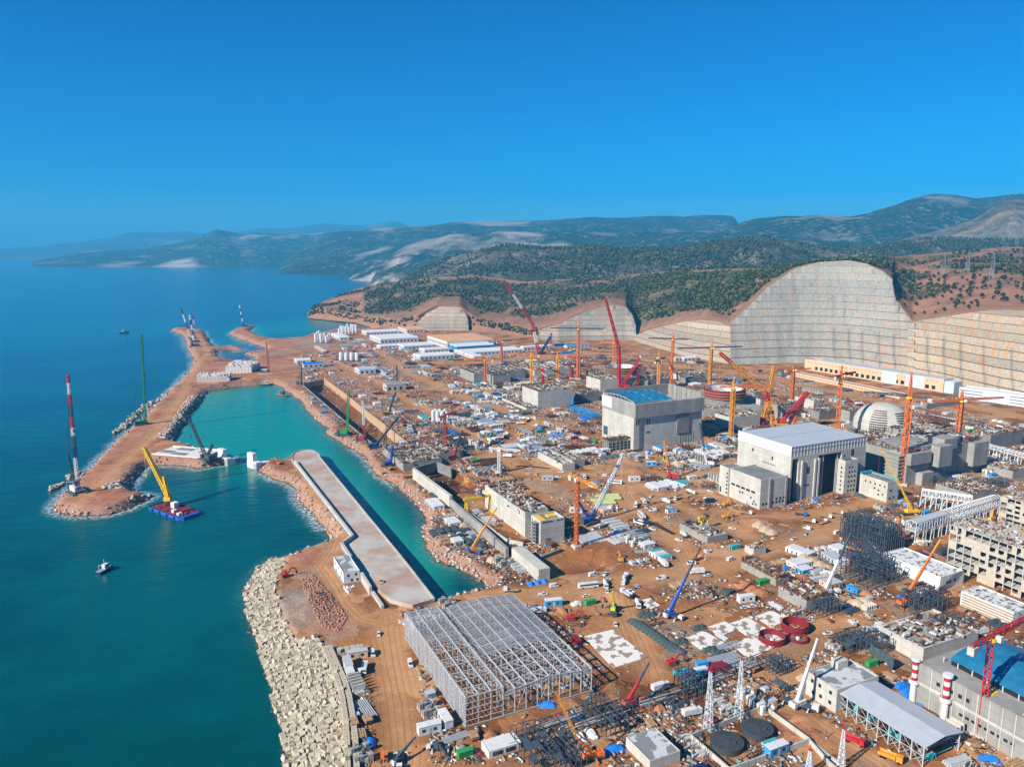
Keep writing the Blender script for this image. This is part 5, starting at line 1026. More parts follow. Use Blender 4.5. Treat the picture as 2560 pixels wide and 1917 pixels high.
# ------------------------------------------------------------------ steel frame hall
def steel_frame():
    f, lxa, ly, h = survey(('d2',725,1298), ('d2',1058,0), None, ('d2',722,1040)); top = f+Vector((0,0,h)); ly = along(top, GV, 'd2', 185)
    f2, lxm, _, h2 = survey(('d2',1100,1262), ('d2',1892,0), None, ('d2',1068,1052)); X1 = lxa; X2 = lxa+lxm; h2 = min(h2, h-2.5)
    root = empty('steel_frame_hall', f, GA, 'huge unclad galvanised steel frame of a hall in the dirt yard', 'steel frame'); occupy(f, GA, 0, X2, 0, ly); r = random.Random(5)
    n = int(ly/6.2); ys = [ly*k/n for k in range(n+1)]; xa = [lxa*k/3 for k in range(4)]; xm = [X1+lxm*k/8 for k in range(1, 9)]
    eave = lambda x: h if x <= X1+.1 else h2+2.2*(1-abs((x-X1)/lxm*2-1))
    for x in xa+xm:
        m = MB()
        for y in ys: m.beam((x,y,-1.5), (x,y,eave(x)), .40)
        m.build('column_row', steel, root)
    for i, y in enumerate(ys):
        m = MB(); P = [(x,y,eave(x)) for x in xa]+[(X1,y,h2)]+[(x,y,eave(x)) for x in xm]
        for p, q in zip(P, P[1:]): m.beam(p, q, .36)
        for p, q in zip(P[4:], P[5:]):
            p2, q2 = (p[0],p[1],p[2]-1.6), (q[0],q[1],q[2]-1.6); m.beam(p2, q2, .26); m.beam(p, q2, .18); m.beam(p2, q, .18)
        m.build('rafter', steel, root)
    m = MB()
    for x in xa+xm: m.beam((x,0,eave(x)+.25), (x,ly,eave(x)+.25), .46)
    m.build('ridge_beam', steel, root)
    m = MB(); k = 0; y = 0
    while y < ly:                                   # thin secondary members across the whole roof, some bays still missing
        if y > ly*.36: m.beam((X1,y,h2+.5), (X1+lxm*.5,y,h2+2.7), .26); m.beam((X1+lxm*.5,y,h2+2.7), (X2,y,h2+.5), .26)
        if y > ly*.55: m.beam((0,y,h+.35), (X1,y,h+.35), .2)
        y += 1.3
    m.build('purlin', steel, root)
    m = MB(); y = 0
    for j in range(11):
        z = h*(j+.5)/11
        m.beam((-.25,0,z), (-.25,ly,z), .25); m.beam((X1-.2,0,z), (X1-.2,ly,z), .13) if z > h2 else None
    for j in range(4): m.beam((0,-.2,h*(j+1)/5), (X1,-.2,h*(j+1)/5), .2); m.beam((0,ly+.2,h*(j+1)/5), (X1,ly+.2,h*(j+1)/5), .2)
    for j in range(3): m.beam((X2+.2,0,h2*(j+1)/4), (X2+.2,ly,h2*(j+1)/4), .16)
    m.build('girt', steel, root)
    m = MB()
    for i in range(n):
        if i % 2: continue
        for x, z in ((0,h),(X1,h),(X2,h2)): m.beam((x,ys[i],0), (x,ys[i+1],z), .18); m.beam((x,ys[i],z), (x,ys[i+1],0), .18)
        for xx in [X1+lxm*k/8 for k in range(8)]: m.beam((xx,ys[i],eave(xx)), (xx+lxm/8,ys[i+1],eave(xx+lxm/8)), .13); m.beam((xx+lxm/8,ys[i],eave(xx+lxm/8)), (xx,ys[i+1],eave(xx)), .13)
        for k in range(3): m.beam((xa[k],ys[i],h), (xa[k+1],ys[i+1],h), .14); m.beam((xa[k+1],ys[i],h), (xa[k],ys[i+1],h), .14)
    for k in range(8): m.beam((X1+lxm*k/8,0,0), (X1+lxm*(k+1)/8,0,h2), .14) if k % 2 else m.beam((X1+lxm*(k+1)/8,0,0), (X1+lxm*k/8,0,h2), .14)
    m.build('bracing', steel, root)
    m = MB(); m.bx(-.6, X2+.6, -.6, 0, -1, .5); m.bx(-.6, 0, 0, ly, -1, .5); m.bx(X2, X2+.6, 0, ly, -1, .5); m.build('footing', conc, root)
    for i in range(26):                             # materials lying on the floor inside
        m = MB(); x, y = r.uniform(2,X2-3), r.uniform(2,ly-3)
        for _ in range(5): m.rbox((r.uniform(-1.5,1.5), r.uniform(-1,1), .3), r.uniform(.8,3), r.uniform(.5,1.5), r.uniform(.4,.9), r.choice((0,1.57,.3)))
        o = m.build('material_stack', r.choice([rust, conc, timber, whitep, dsteel])); p = f+GU*x+GV*y; o.location = p; o.rotation_euler[2] = GA
        tag(o, 'small stack of materials on the floor inside the steel frame hall', 'material stack', 'stacks inside the steel frame hall')
steel_frame()

# ------------------------------------------------------------------ foreground right: boiler houses, chimneys, tanks
f, lx, ly, h = survey(('d4',376,1262), ('d4',690,0), ('d4',166,0), ('d4',372,1092)); lx = max(lx, 14)
root = shell('boiler_house', 'square pale concrete house with patchy grey roof behind the white mobile crane', 'building', f, GA, lx, ly, h-.8, conc_w, roofp, .8, .4)
windows(root, '-x', [(ly*.2, h*.3), (ly*.2, h*.72), (ly*.55, h*.72), (ly*.8, h*.72), (ly*.5, h*.3), (ly*.75, h*.25)], 1.4, 1.6); windows(root, '-y', [(lx*.2, h*.5)], 1.2, 1.4)
MB().bx(lx*.55, lx*.8, ly-4.5, ly-.6, h-.8, h+2.6).build('roof_house', conc_w, root)
# open shed with long metal roof
f = gp('d4',1010,1655); ex = GU; lyS = along(f+Vector((0,0,6)), GV, 'd4', 392); h = hz(f,'d4',1052,1500); lxS = along(f+Vector((0,0,h)), GU, 'd4', 1287)
root = empty('open_shed', f, GA, 'open sided steel shed with long pale grey metal roof', 'shed'); occupy(f, GA, 0, lxS, 0, lyS)
m = MB(); zr = h+1.5; xr = lxS*.52
for x0, z0, x1, z1 in ((-.8,h-.1,xr,zr),(xr,zr,lxS+.8,h-.1)): m._add([(x0,-.8,z0),(x1,-.8,z1),(x1,lyS+.5,z1),(x0,lyS+.5,z0),(x0,-.8,z0-.18),(x1,-.8,z1-.18),(x1,lyS+.5,z1-.18),(x0,lyS+.5,z0-.18)], [(0,1,2,3),(7,6,5,4),(0,4,5,1),(1,5,6,2),(2,6,7,3),(3,7,4,0)])
m.build('roof', greym, root); nb_ = 8
for x in (0, lxS):
    for k in range(nb_+1): MB().beam((x,lyS*k/nb_,-1.5), (x,lyS*k/nb_,h), .4).build('post', steel, root)
m = MB()
for x in (0, lxS):
    for k in range(nb_):
        a, b = lyS*k/nb_, lyS*(k+1)/nb_; m.beam((x,a,0), (x,b,h*.5), .16); m.beam((x,b,0), (x,a,h*.5), .16); m.beam((x,a,h*.5), (x,b,h*.5), .2); m.beam((x,a,h*.5), (x,b,h), .14)
m.build('bracing', steel, root)
for k in range(nb_+1):
    y = lyS*k/nb_; MB().beam((0,y,h), (xr,y,zr-.3), .3).beam((xr,y,zr-.3), (lxS,y,h), .3).beam((0,y,h-.9), (lxS,y,h-.9), .2).build('rafter', steel, root)
r = random.Random(9)
for k in range(12):
    m = MB(); y = lyS*(k+.5)/12; m.cyl((r.uniform(2,lxS-2), y, 0), (r.uniform(2,lxS-2), y+.1, r.uniform(2,4)), .7, n=10); m.rbox((lxS*.3, y, 1.2), 2.4, 1.6, 2.4); m.cyl((1.2,y,1.5), (lxS-1.5,y,1.5), .3, n=8)
    o = m.build('machinery', r.choice([teal, dsteel, conc, rust])); o.location = f; o.rotation_euler[2] = GA; tag(o, 'pipes and machinery standing under the open shed roof', 'machinery', 'machinery under the open shed')
def chimney(label, v, x, y, tx, ty, rad=1.35):
    p = gp(v, x, y); h = hz(p, v, tx, ty); root = empty('chimney', p, 0, label, 'chimney')
    MB().cyl((0,0,-1), (0,0,h*.42), rad*1.05, rad*.98, 20).build('lower_shaft', whitep, root); MB().cyl((0,0,h*.42), (0,0,h*.47), rad*1.7, rad*1.7, 20).rev([(rad*1.68,h*.47),(rad*1.68,h*.51),(rad*1.6,h*.51),(rad*1.6,h*.47)],20).build('gallery', whitep, root)
    for k in range(5): MB().cyl((0,0,h*(.47+.095*k)), (0,0,h*(.47+.095*(k+1))), rad*.95, rad*.93, 20).build('band', red if k % 2 == 0 else whitep, root)
    MB().cyl((0,0,h*.945), (0,0,h), rad*1.5, rad*1.5, 20).cyl((0,0,h), (0,0,h+.05), rad*.9, n=16).build('crown_gallery', whitep, root)
chimney('white chimney with red bands nearer the grey shed ridge', 'd4', 1163, 1312, 1203, 975); chimney('white chimney with red bands further back beside the blue sheeting', 'd4', 935, 1168, 965, 858, 1.25)
# big concrete hall with blue roof
f = gp('d4',1500,1490); Hh = hz(f,'d4',1512,1185); lb = along(f+Vector((0,0,Hh)), GV, 'd4', 985); f = f - GV*26; ly = lb+26
root = empty('machine_hall', f, GA, 'long concrete hall with flat outer roof and blue sheeted centre at the photo edge', 'building'); occupy(f, GA, 0, 48, 0, ly)
MB().bx(0, 48, 0, ly, -2, Hh).build('wall', conc, root)
m = MB()
for k in range(int(ly/5)): m.bx(-.35, 0, 2+k*5, 2.5+k*5, -1, Hh-.1)
m.bx(-.3, 0, 0, ly, Hh*.48, Hh*.54); m.build('pilaster', conc_w, root)
m = MB(); m.bx(11, 47, 4, ly*.88, Hh, Hh+2.2); m.build('clerestory', dark, root)
t = MB(); nx = 10; ny = 26
for i in range(nx):
    for j in range(ny):
        z = lambda a, b: Hh+2.3+4.2*math.sin(math.pi*a/nx)**.9+.18*math.sin(a*2.1+b*1.7); X = lambda a: 10.5+37*a/nx; Y = lambda b: 3.5+(ly*.88-3)*b/ny
        t.quad((X(i),Y(j),z(i,j)), (X(i+1),Y(j),z(i+1,j)), (X(i+1),Y(j+1),z(i+1,j+1)), (X(i),Y(j+1),z(i,j+1)))
t.build('sheeted_roof', tarp, root, True)
m = MB()
for k in range(9): y = 4+ly*.86*k/8; m.beam((10.3,y,Hh), (10.3,y,Hh+2.4), .45)
for k in range(8): a, b = 10.5+37*k/8, 10.5+37*(k+1)/8; z_ = lambda q: Hh+2.1+4.2*math.sin(math.pi*(q-10.5)/37)**.9; m.beam((a,3.4,z_(a)), (b,3.4,z_(b)), .5); m.beam((a,3.4,Hh+.3), (b,3.4,z_(b)), .25); m.beam((a,3.4,Hh+.3), (b,3.4,Hh+.3), .4)
m.build('roof_truss', steel, root)
MB().bx(2, 9, ly*.2, ly*.28, Hh, Hh+.3).bx(4, 8, ly*.5, ly*.53, Hh, Hh+.5).build('formwork', yellow, root)
windows(root, '-x', [(ly*.30+k*2.6, Hh*.3) for k in range(9)], 1.6, 1.2); windows(root, '-x', [(ly*.62+k*3.2, Hh*.72) for k in range(5)], 1.6, 1.6)
raw_block('low concrete roof deck with girder bundles behind the blue sheeted hall', ('d4',1010,905), ('d4',1420,0), ('d4',690,0), ('d4',1010,790), conc_w, conc, 51, 90, 20, cells=False)
p = gp('d4',800,960); root = empty('drape_net', p, GA, 'dark green netting draped over the low concrete roof edge', 'netting'); m = MB()
for k in range(14):
    for j in range(6): q = lambda a, b: (-.4-.25*math.sin(a*1.3)-b*.05, 13*a/14, 7.6-(5.6+1.3*math.sin(a*.9))*b/6); m.quad(q(k,j), q(k+1,j), q(k+1,j+1), q(k,j+1))
m.build('net', netgr, root)
# walled tank yard
P4 = [gp('d3',785,1450), gp('d3',1312,1238), gp('d3',1640,1478), gp('d3',1060,1690)]
root = empty('tank_yard_wall', P4[0], 0, 'grey concrete wall round the yard of two dark tanks', 'wall'); m = MB()
for a, b in zip(P4, P4[1:]+P4[:1]):
    d = (b-a).normalized(); n = Vector((-d.y, d.x, 0))*.5; m.poly([((q-P4[0]).x, (q-P4[0]).y) for q in (a-d*.25, b+d*.25, b+d*.25+n, a-d*.25+n)], -1, 2.2)
m.build('wall', conc_w, root)
wall_run('yard_wall', 'pale concrete wall running away from the tank yard corner', 'wall', [('d3',1640,1470),('d4',330,1640),('d4',520,1800)], 2.0, .6, conc_w)
wall_run('trench_wall', 'pale concrete trench edge below the white mobile crane', 'wall', [('d4',-20,1310),('d4',200,1470),('d4',450,1660)], .8, 1.2, conc_w)
def tank(v, x, y, rad, h, mat, label, cone=.6):
    p = gp(v, x, y); root = empty('storage_tank', p, 0, label, 'tank'); occupy(p, 0, -rad, rad, -rad, rad)
    MB().cyl((0,0,-.5), (0,0,h), rad, n=40).build('shell', mat, root); MB().cyl((0,0,h), (0,0,h+cone), rad, .2, 40).build('roof', mat, root)
    MB().rev([(rad+.05,h-.1),(rad+.2,h-.1),(rad+.2,h+.05),(rad-.05,h+.05)], 40).build('rim', dsteel, root); MB().cyl((rad*.4,-rad*.3,h+cone*.5), (rad*.4,-rad*.3,h+cone*.5+.6), .5, n=10).build('manhole', dsteel, root)
dkt = principled('bitumen_coating', (0.035,0.038,0.042), 0.6, stain=(0.06,0.064,0.068), vscale=0.4)
tank('d3', 1040, 1500, 6.4, 2.4, dkt, 'dark round tank nearer the camera in the walled yard'); tank('d3', 1262, 1402, 6.2, 2.4, dkt, 'dark round tank at the far corner of the walled yard')
def red_tank(v, x, y, rad, h, label):
    p = gp(v, x, y); root = empty('tank_shell', p, 0, label, 'tank shell'); occupy(p, 0, -rad, rad, -rad, rad)
    MB().rev([(rad,0),(rad,h),(rad-.3,h),(rad-.3,0)], 40).build('shell', maroon, root)
    m = MB()
    for k in range(10): a = k*.628; m.beam((0,0,.4), ((rad-.4)*math.cos(a), (rad-.4)*math.sin(a), .4), .35)
    m.build('spoke', rust, root); MB().cyl((0,0,0), (0,0,1.4), 1.3, .7, 10).build('hub', whitep, root); MB().rev([(rad+.05,h*.5),(rad+.35,h*.5),(rad+.35,h*.5+.25),(rad+.05,h*.5+.25)], 40).build('stiffener', maroon, root)
red_tank('d3', 1372, 735, 6.4, 3.4, 'open red steel tank ring on the left of the slabs'); red_tank('d3', 1540, 655, 6.6, 4.4, 'taller open red steel tank ring behind the other'); red_tank('d3', 1560, 722, 4.9, 1.4, 'flat red tank floor with white braces in front of the rings')
# worn white slabs
for k, (q, lab) in enumerate([([('d3',0,700),('d3',210,650),('d3',465,850),('d3',215,928)], 'large worn white slab between the steel frame and the dark stacks'), ([('d3',395,442),('d3',482,420),('d3',556,474),('d3',488,500)], 'small patchy slab near the blue and white mobile crane'),
    ([('d3',748,712),('d3',872,656),('d3',1025,745),('d3',890,815)], 'patchy slab right of the thin white mast'), ([('d3',905,630),('d3',1030,590),('d3',1125,645),('d3',1000,697)], 'small patchy slab with dark stains'),
    ([('d3',1065,605),('d3',1190,560),('d3',1330,640),('d3',1205,702)], 'pale slab left of the tall red tank ring'), ([('d3',1245,556),('d3',1372,508),('d3',1492,580),('d3',1365,632)], 'pale slab behind the tall red tank ring'),
    ([('d3',1080,762),('d3',1228,694),('d3',1362,792),('d3',1215,868)], 'pale slab in front of the red rings'), ([('d3',1236,690),('d3',1345,640),('d3',1470,720),('d3',1375,788)], 'pale slab under the left red tank ring')]):
    P = [gp(*a, z=ZG+.45) for a in q]; o = P[0]; ob = MB().poly([((a-o).x, (a-o).y) for a in P], -2.2, 0).build('concrete_slab', slabm); ob.location = o; tag(ob, lab, 'slab')
    for a, b in ((0,1),): pass
    cx = sum(a.x for a in P)/4; cy = sum(a.y for a in P)/4; FOOT.append((cx, cy, 1, 0, max(abs(a.x-cx) for a in P)*.8, max(abs(a.y-cy) for a in P)*.8))
# small houses
f, lx, ly, h = survey(('d2',930,1586), ('d2',1216,0), ('d2',862,0), ('d2',930,1518))
root = shell('site_office', 'low white flat roofed office below the steel frame hall', 'building', f, GA, lx, ly, h-.2, whitep, whitep, .15, .2)
windows(root, '-y', [(lx*.27, h*.5), (lx*.67, h*.5)], lx*.30, h*.5, glass); MB().bx(lx*.62, lx*.9, ly*.0+1, ly*.2, h, h+.12).build('roof_strip', greym, root)
f, lx, ly, h = survey(('d1',875,318), ('d1',990,0), ('d1',800,0), ('d1',868,238))
root = shell('white_house', 'two storey white house with patchy grey roof on the pier root', 'house', f, GA, lx, ly, h-.5, whitep, roofp, .5, .3)
windows(root, '-y', [(lx*.28,h*.68),(lx*.76,h*.68),(lx*.5,h*.22),(lx*.85,h*.2)], 1.2, 1.4); windows(root, '-x', [(ly*.2,h*.68),(ly*.5,h*.68),(ly*.8,h*.68),(ly*.3,h*.2),(ly*.7,h*.2)], 1.2, 1.4)
MB().bx(-1.2, lx+1.2, -1.2, ly+1.2, -1, .35).build('plinth', conc, root)
f, lx, ly, h = survey(('d3',480,1690), ('d3',830,0), ('d3',442,0), None); h = 4.2
root = shell('pump_shed', 'flat roofed concrete shed with patchy top at the bottom of the photo', 'building', f, GA, 14, along(f+Vector((0,0,4)), GV, 'd3', 442) if False else 16, h, conc_w, roofp, .4, .3)
# unfinished storeys at the right
def storeys(label, F, left, lx, top, n, seed):
    f, _, ly, h = survey(F, None, left, top); root = empty('unfinished_flats', f, GA, label, 'building frame'); occupy(f, GA, 0, lx, 0, ly); r = random.Random(seed); fh = h/n
    for k in range(1, n+1): MB().bx(0, lx, 0, ly, k*fh-.35, k*fh).build('floor_slab', conc_w, root)
    nc = int(ly/4.6)
    for i in range(nc+1):
        m = MB()
        for x in (0, lx*.33, lx*.66, lx-.45): m.bx(x, x+.45, min(i*ly/nc, ly-.5), min(i*ly/nc, ly-.5)+.5, -1.5, h)
        m.build('column', conc_w, root)
    m = MB(); MB_ = MB()
    for k in range(n):
        for i in range(nc):
            a, b = ly*i/nc+.5, ly*(i+1)/nc; q = r.random(); z0, z1 = k*fh, (k+1)*fh-.35
            if q < .17: m.bx(.05, .3, a, b, z0, z1)
            elif q < .45: m.bx(.05, .3, a, b, z0, z0+fh*.36); m.bx(.05, .3, a, a+(b-a)*.28, z0+fh*.36, z1)
            elif q < .55: m.bx(.05, .3, a, a+(b-a)*.5, z0, z1)
        for i in range(int(lx/5)):
            if r.random() < .5: m.bx(i*5+.5, i*5+4.6, .05, .3, k*fh, k*fh+fh*r.choice((.4,.85)))
    m.build('infill_wall', conc_b, root); MB().bx(9, 9.3, .6, ly-.6, 0, h-.4).build('inner_wall', conc_d, root)
    for mat_, q in ((rust, 60), (timber, 50), (whitep, 30), (conc, 60), (sandwall, 40)):
        c = MB()
        for _ in range(q): c.rbox((r.uniform(1,lx-1), r.uniform(1,ly-1), h+r.uniform(.1,.7)), r.uniform(.5,4), r.uniform(.3,1.5), r.uniform(.2,1), r.choice((0,1.57,.4)))
        c.build('rooftop_material', mat_, root)
    b_ = MB(); rebar(b_, 0, lx, 0, ly, h, 80, seed, 2.2, .14); b_.build('rebar', rust, root)
storeys('near unfinished block of open concrete storeys with grey floors', ('d4',1860,480), ('d4',1208,0), 30, ('d4',1865,120), 6, 3)
storeys('far unfinished block of open storeys with yellow edge boards behind', ('d7',1800,1130), ('d7',1470,0), 30, ('d7',1800,800), 7, 4)
def long_white(label, F, right, left, top, lx=None, seed=1):
    f, l2, ly, h = survey(F, right, left, top); lx = lx or l2
    root = shell('long_workshop', label, 'building', f, GA, lx, ly, h-.6, whitem, whitep, .6, .4); windows(root, '-y', [(lx*.3,h*.45),(lx*.42,h*.45),(lx*.62,h*.5)], 1.5, 1.6, dark)
    m = MB(); r = random.Random(seed)
    for _ in range(60): m.rbox((r.uniform(1,lx-1), r.uniform(1,ly-1), h-.5), r.uniform(.5,4), r.uniform(.3,1.2), .25, r.choice((0,1.57)))
    m.build('roof_debris', conc_d, root); return root, lx, ly, h
long_white('long white workshop with rounded far end below the dark lattice tower', ('d7',915,1565), ('d7',1142,0), ('d7',384,0), ('d7',945,1442), seed=2)
root, lx, ly, h = long_white('long white workshop with ribbed timber side in front of the unfinished storeys', ('d4',1665,640), None, ('d4',1292,0), ('d4',1675,528), 16, seed=3)
m = MB()
for k in range(5): m.bx(-.5, 0, 0, ly*.96, h*(.1+.18*k), h*(.16+.18*k))
m.build('ribbed_cladding', timber, root)

# ------------------------------------------------------------------ steel galleries and racks
def gallery(label, A, B, z0, z1, w, n, mat, legs=True, t=.35, name='conveyor_gallery', cat='gallery', roofm=None, part=1.0):
    a = gp(*A); b = gp(*B); d = b-a; rz = math.atan2(d.y, d.x); L = d.length; root = empty(name, a, rz, label, cat)
    for x in range(n+1):
        X = L*x/n; m = MB(); m.beam((X,-w/2,z0), (X,-w/2,z1), t); m.beam((X,w/2,z0), (X,w/2,z1), t); m.beam((X,-w/2,z1), (X,0,z1+w*.18), t); m.beam((X,0,z1+w*.18), (X,w/2,z1), t); m.beam((X,-w/2,z0), (X,w/2,z0), t); m.build('portal', mat, root)
    m = MB()
    for y in (-w/2, w/2):
        m.beam((0,y,z0), (L,y,z0), t); m.beam((0,y,z1), (L,y,z1), t)
        for x in range(n): p, q = L*x/n, L*(x+1)/n; m.beam((p,y,z0 if x % 2 else z1), (q,y,z1 if x % 2 else z0), t*.6)
    m.beam((0,0,z1+w*.18), (L,0,z1+w*.18), t); m.build('truss', mat, root)
    if roofm:
        m = MB(); m._add([(0,-w/2,z1+.3),(L*part,-w/2,z1+.3),(L*part,0,z1+w*.18+.3),(0,0,z1+w*.18+.3),(0,w/2,z1+.3),(L*part,w/2,z1+.3)], [(0,1,2,3),(3,2,5,4)]); m.bx(0, L*part, -w/2+.3, w/2-.3, z0, z0+.25); m.build('deck', roofm, root)
    if legs:
        for x in range(0, n+1, 3):
            X = L*x/n; m = MB()
            for y in (-w/2, w/2): m.beam((X-1,y,-1.5), (X,y,z0), t*1.1); m.beam((X+3,y,-1.5), (X+3,y,z0), t*1.1); m.beam((X-1,y,0), (X+3,y,z0), t*.6); m.beam((X+3,y,z0*.5), (X-1,y,z0*.5), t*.5)
            m.build('trestle', mat, root)
    return root
whs = principled('white_steelwork', (0.60,0.63,0.65), 0.5, var=0.1, vscale=.5)
gallery('long white elevated gallery of close portal frames running to the right', ('d7',640,1135), ('d7',1420,880), 9, 15, 7, 34, whs, roofm=greym, part=.35)
gallery('short white bridge gallery on tall legs behind the long white one', ('d7',740,800), ('d7',1200,870), 10, 14, 5, 14, whs, t=.4, roofm=whitem)
gallery('slim pale gallery on posts at the far right of the reactor block', ('d7',1330,330), ('d7',1720,440), 9, 12, 4, 12, whs, t=.4)
def lattice_block(label, F, right, left, top, nx, ny, nz, mat, seed, drop=.25, t=.3, name='steel_structure', decks=True):
    f, lx, ly, h = survey(F, right, left, top); root = empty(name, f, GA, label, 'steel frame'); occupy(f, GA, 0, lx, 0, ly); r = random.Random(seed)
    for i in range(nx+1):
        m = MB()
        for j in range(ny+1):
            H = h*r.uniform(.66, 1.15); m.beam((lx*i/nx, ly*j/ny, -2), (lx*i/nx, ly*j/ny, H), t*1.25)
            if nx*ny < 45: m.build('column', mat, root); m = MB()
        m.build('column_row', mat, root)
    for k in range(1, nz+1):
        m = MB(); z = h*k/nz*.96
        for i in range(nx+1):
            for j in range(ny+1):
                if i < nx and r.random() > drop: m.beam((lx*i/nx,ly*j/ny,z), (lx*(i+1)/nx,ly*j/ny,z), t)
                if j < ny and r.random() > drop: m.beam((lx*i/nx,ly*j/ny,z), (lx*i/nx,ly*(j+1)/ny,z), t)
                if i < nx and r.random() < .4: m.beam((lx*i/nx,ly*j/ny,z-h/nz), (lx*(i+1)/nx,ly*j/ny,z), t*.6)
                if decks and i < nx and j < ny and r.random() < .10: m.bx(lx*i/nx, lx*(i+1)/nx, ly*j/ny, ly*(j+1)/ny, z+.1, z+.25)
        m.build('floor_grid', mat, root)
    return root
lattice_block('dense dark blue steel lattice rising beside the white gallery', ('d7',400,1240), ('d7',600,0), ('d7',10,0), ('d7',400,1010), 9, 12, 4, dsteel, 2, .30, .34)
lattice_block('dark steel frame with orange crane inside below the dense lattice', ('d7',330,1440), ('d7',480,0), ('d7',40,0), ('d7',330,1260), 4, 7, 4, dsteel, 3, .3, .32)
lattice_block('blue grey steel skeleton beside the orange telescopic crane', ('d4',1010,570), ('d4',1200,0), ('d4',850,0), ('d4',1010,430), 5, 5, 3, dsteel, 4, .25, .26)
lattice_block('low dark steel frame in front of the low concrete roof deck', ('d4',640,860), ('d4',800,0), ('d4',440,0), ('d4',640,760), 4, 5, 2, dsteel, 5, .3, .24)
lattice_block('small dark steel frame at the corner of the pipe rack', ('d3',1400,1000), ('d3',1500,0), ('d3',1330,0), ('d3',1400,890), 3, 3, 3, dsteel, 6, .2, .24)
lattice_block('dark steel skeleton with machines at the bottom of the photo', ('d2',1330,1700), ('d2',1560,0), ('d2',1120,0), ('d2',1330,1560), 4, 5, 2, dsteel, 7, .3, .24)
lattice_block('arched blue and white steel skeleton left of the tarpaulin hall', ('c6',830,600), ('c6',915,0), ('c6',660,0), ('c6',830,560), 6, 7, 2, blue2, 8, .3, .35)
def pipe_rack(label, pts, h, w, bay, mat, seed):
    P = [gp(*q) for q in pts]; root = empty('pipe_rack', P[0], 0, label, 'pipe rack'); r = random.Random(seed); o = P[0]
    for a, b in zip(P, P[1:]):
        d = b-a; d.z = 0; L = d.length; d.normalize(); n = Vector((-d.y, d.x, 0)); N_ = max(1, int(L/bay)); up = Vector((0,0,1)); a_ = a-o
        for k in range(N_+1):
            c = a_+d*L*k/N_; m = MB()
            for s_ in (-1, 1): m.beam(c+n*s_*w/2-up*1.5, c+n*s_*w/2+up*h, .28)
            for z in (h*.55, h): m.beam(c-n*w/2+up*z, c+n*w/2+up*z, .26)
            m.build('bent', mat, root)
        m = MB()
        for s_ in (-1, 1):
            for z in (h*.55, h): m.beam(a_+n*s_*w/2+up*z, a_+d*L+n*s_*w/2+up*z, .24)
            for k in range(N_*2): m.beam(a_+d*L*k/N_/2+n*s_*w/2+up*(h*.55 if k % 2 else h), a_+d*L*(k+1)/N_/2+n*s_*w/2+up*(h if k % 2 else h*.55), .15)
        m.build('truss', mat, root)
        m = MB()
        for k in range(4): m.cyl(a_+d*L*r.uniform(0,.3)+n*(k-1.5)*w/5+up*(h*.55+.25), a_+d*L*r.uniform(.6,1)+n*(k-1.5)*w/5+up*(h*.55+.25), .2, n=6)
        m.build('pipe', steel, root)
pipe_rack('long dark steel pipe rack crossing the foreground yard', [('d3',-150,1440),('d3',330,1270),('d3',720,1150),('d3',1130,985),('d3',1350,900)], 5.5, 4.5, 7.5, dsteel, 2)
pipe_rack('second dark pipe rack row behind the first near the containers', [('d3',-350,1420),('d3',20,1290)], 5, 3.5, 7, dsteel, 3)
pipe_rack('low pipe rack running behind the grey reactor building', [('c7',1500,560),('c7',1900,640),('c7',2212,760)], 7, 5, 12, dsteel, 4)
def pylon(label, v, x, y, tx, ty, w0, mat=whs, group=None, arms=False, t=.16, n=12, name='lattice_tower', cat='lattice tower', p=None, h=None):
    p = p or gp(v, x, y); h = h or hz(p, v, tx, ty); root = empty(name, p, GA, label, cat, group)
    MB().lattice((0,0,-1), (0,0,h), w0, w0*.28, n, t).build('mast', mat, root)
    if arms:
        for k, z in enumerate((.68,.80,.92)):
            m = MB(); a = w0*(1.0-.15*k); m.lattice((-a,0,h*z), (a,0,h*z), w0*.16, w0*.16, 6, t*.8); m.build('cross_arm', mat, root)
    else: MB().beam((0,0,h), (0,0,h+2.5), .15).bx(-.6,.6,-.6,.6,h-.1,h+.15).build('mast_top', red, root)
    return root
pylon('white lattice mast on the left of the tank yard wall', 'd3', 905, 1385, 932, 955, 3.2, t=.2); pylon('white lattice mast right of its twin with red tip', 'd3', 1128, 1300, 1157, 868, 3.0, t=.2)
pylon('white lattice mast by the trench cut off by the photo edge', 'd3', 1640, 1700, 1655, 1530, 2.8, t=.2); pylon('white lattice mast beside the red dump truck', 'd4', 415, 1660, 438, 1372, 2.6, t=.2)
pylg = principled('weathered_pylon_steel', (0.20,0.23,0.25), 0.6)
for k, (x, y, ty) in enumerate([(1690,612,478),(1845,600,470),(2000,655,468),(1955,372,282),(2120,375,290),(2165,405,300),(1640,375,335),(2080,385,330)]):
    # transmission towers stand on the hill: follow the sight line down to its surface
    d = ray('b3', x, y); best = None
    for sgrid in range(0, len(HV)):
        i = int(np.argmin(np.abs(HV[sgrid,:,0]/HV[sgrid,:,1] - d.x/d.y))); q = HV[sgrid,i]; zr_ = CAM_H+d.z/d.y*q[1]
        if q[2] >= zr_: best = Vector(q); break
    rng_ = best.y if best is not None and k < 3 else (2000 if k < 3 else 2700); pt = at_range('b3', x, y, rng_)
    h = hz(pt, 'b3', x, ty); pylon('grey transmission pylon on the red hill right of the tall rock cut', 'b3', 0, 0, 0, 0, 9, pylg, 'transmission pylons on the hill', True, .55, 8, 'transmission_pylon', 'pylon', pt-Vector((0,0,4)), h+4)

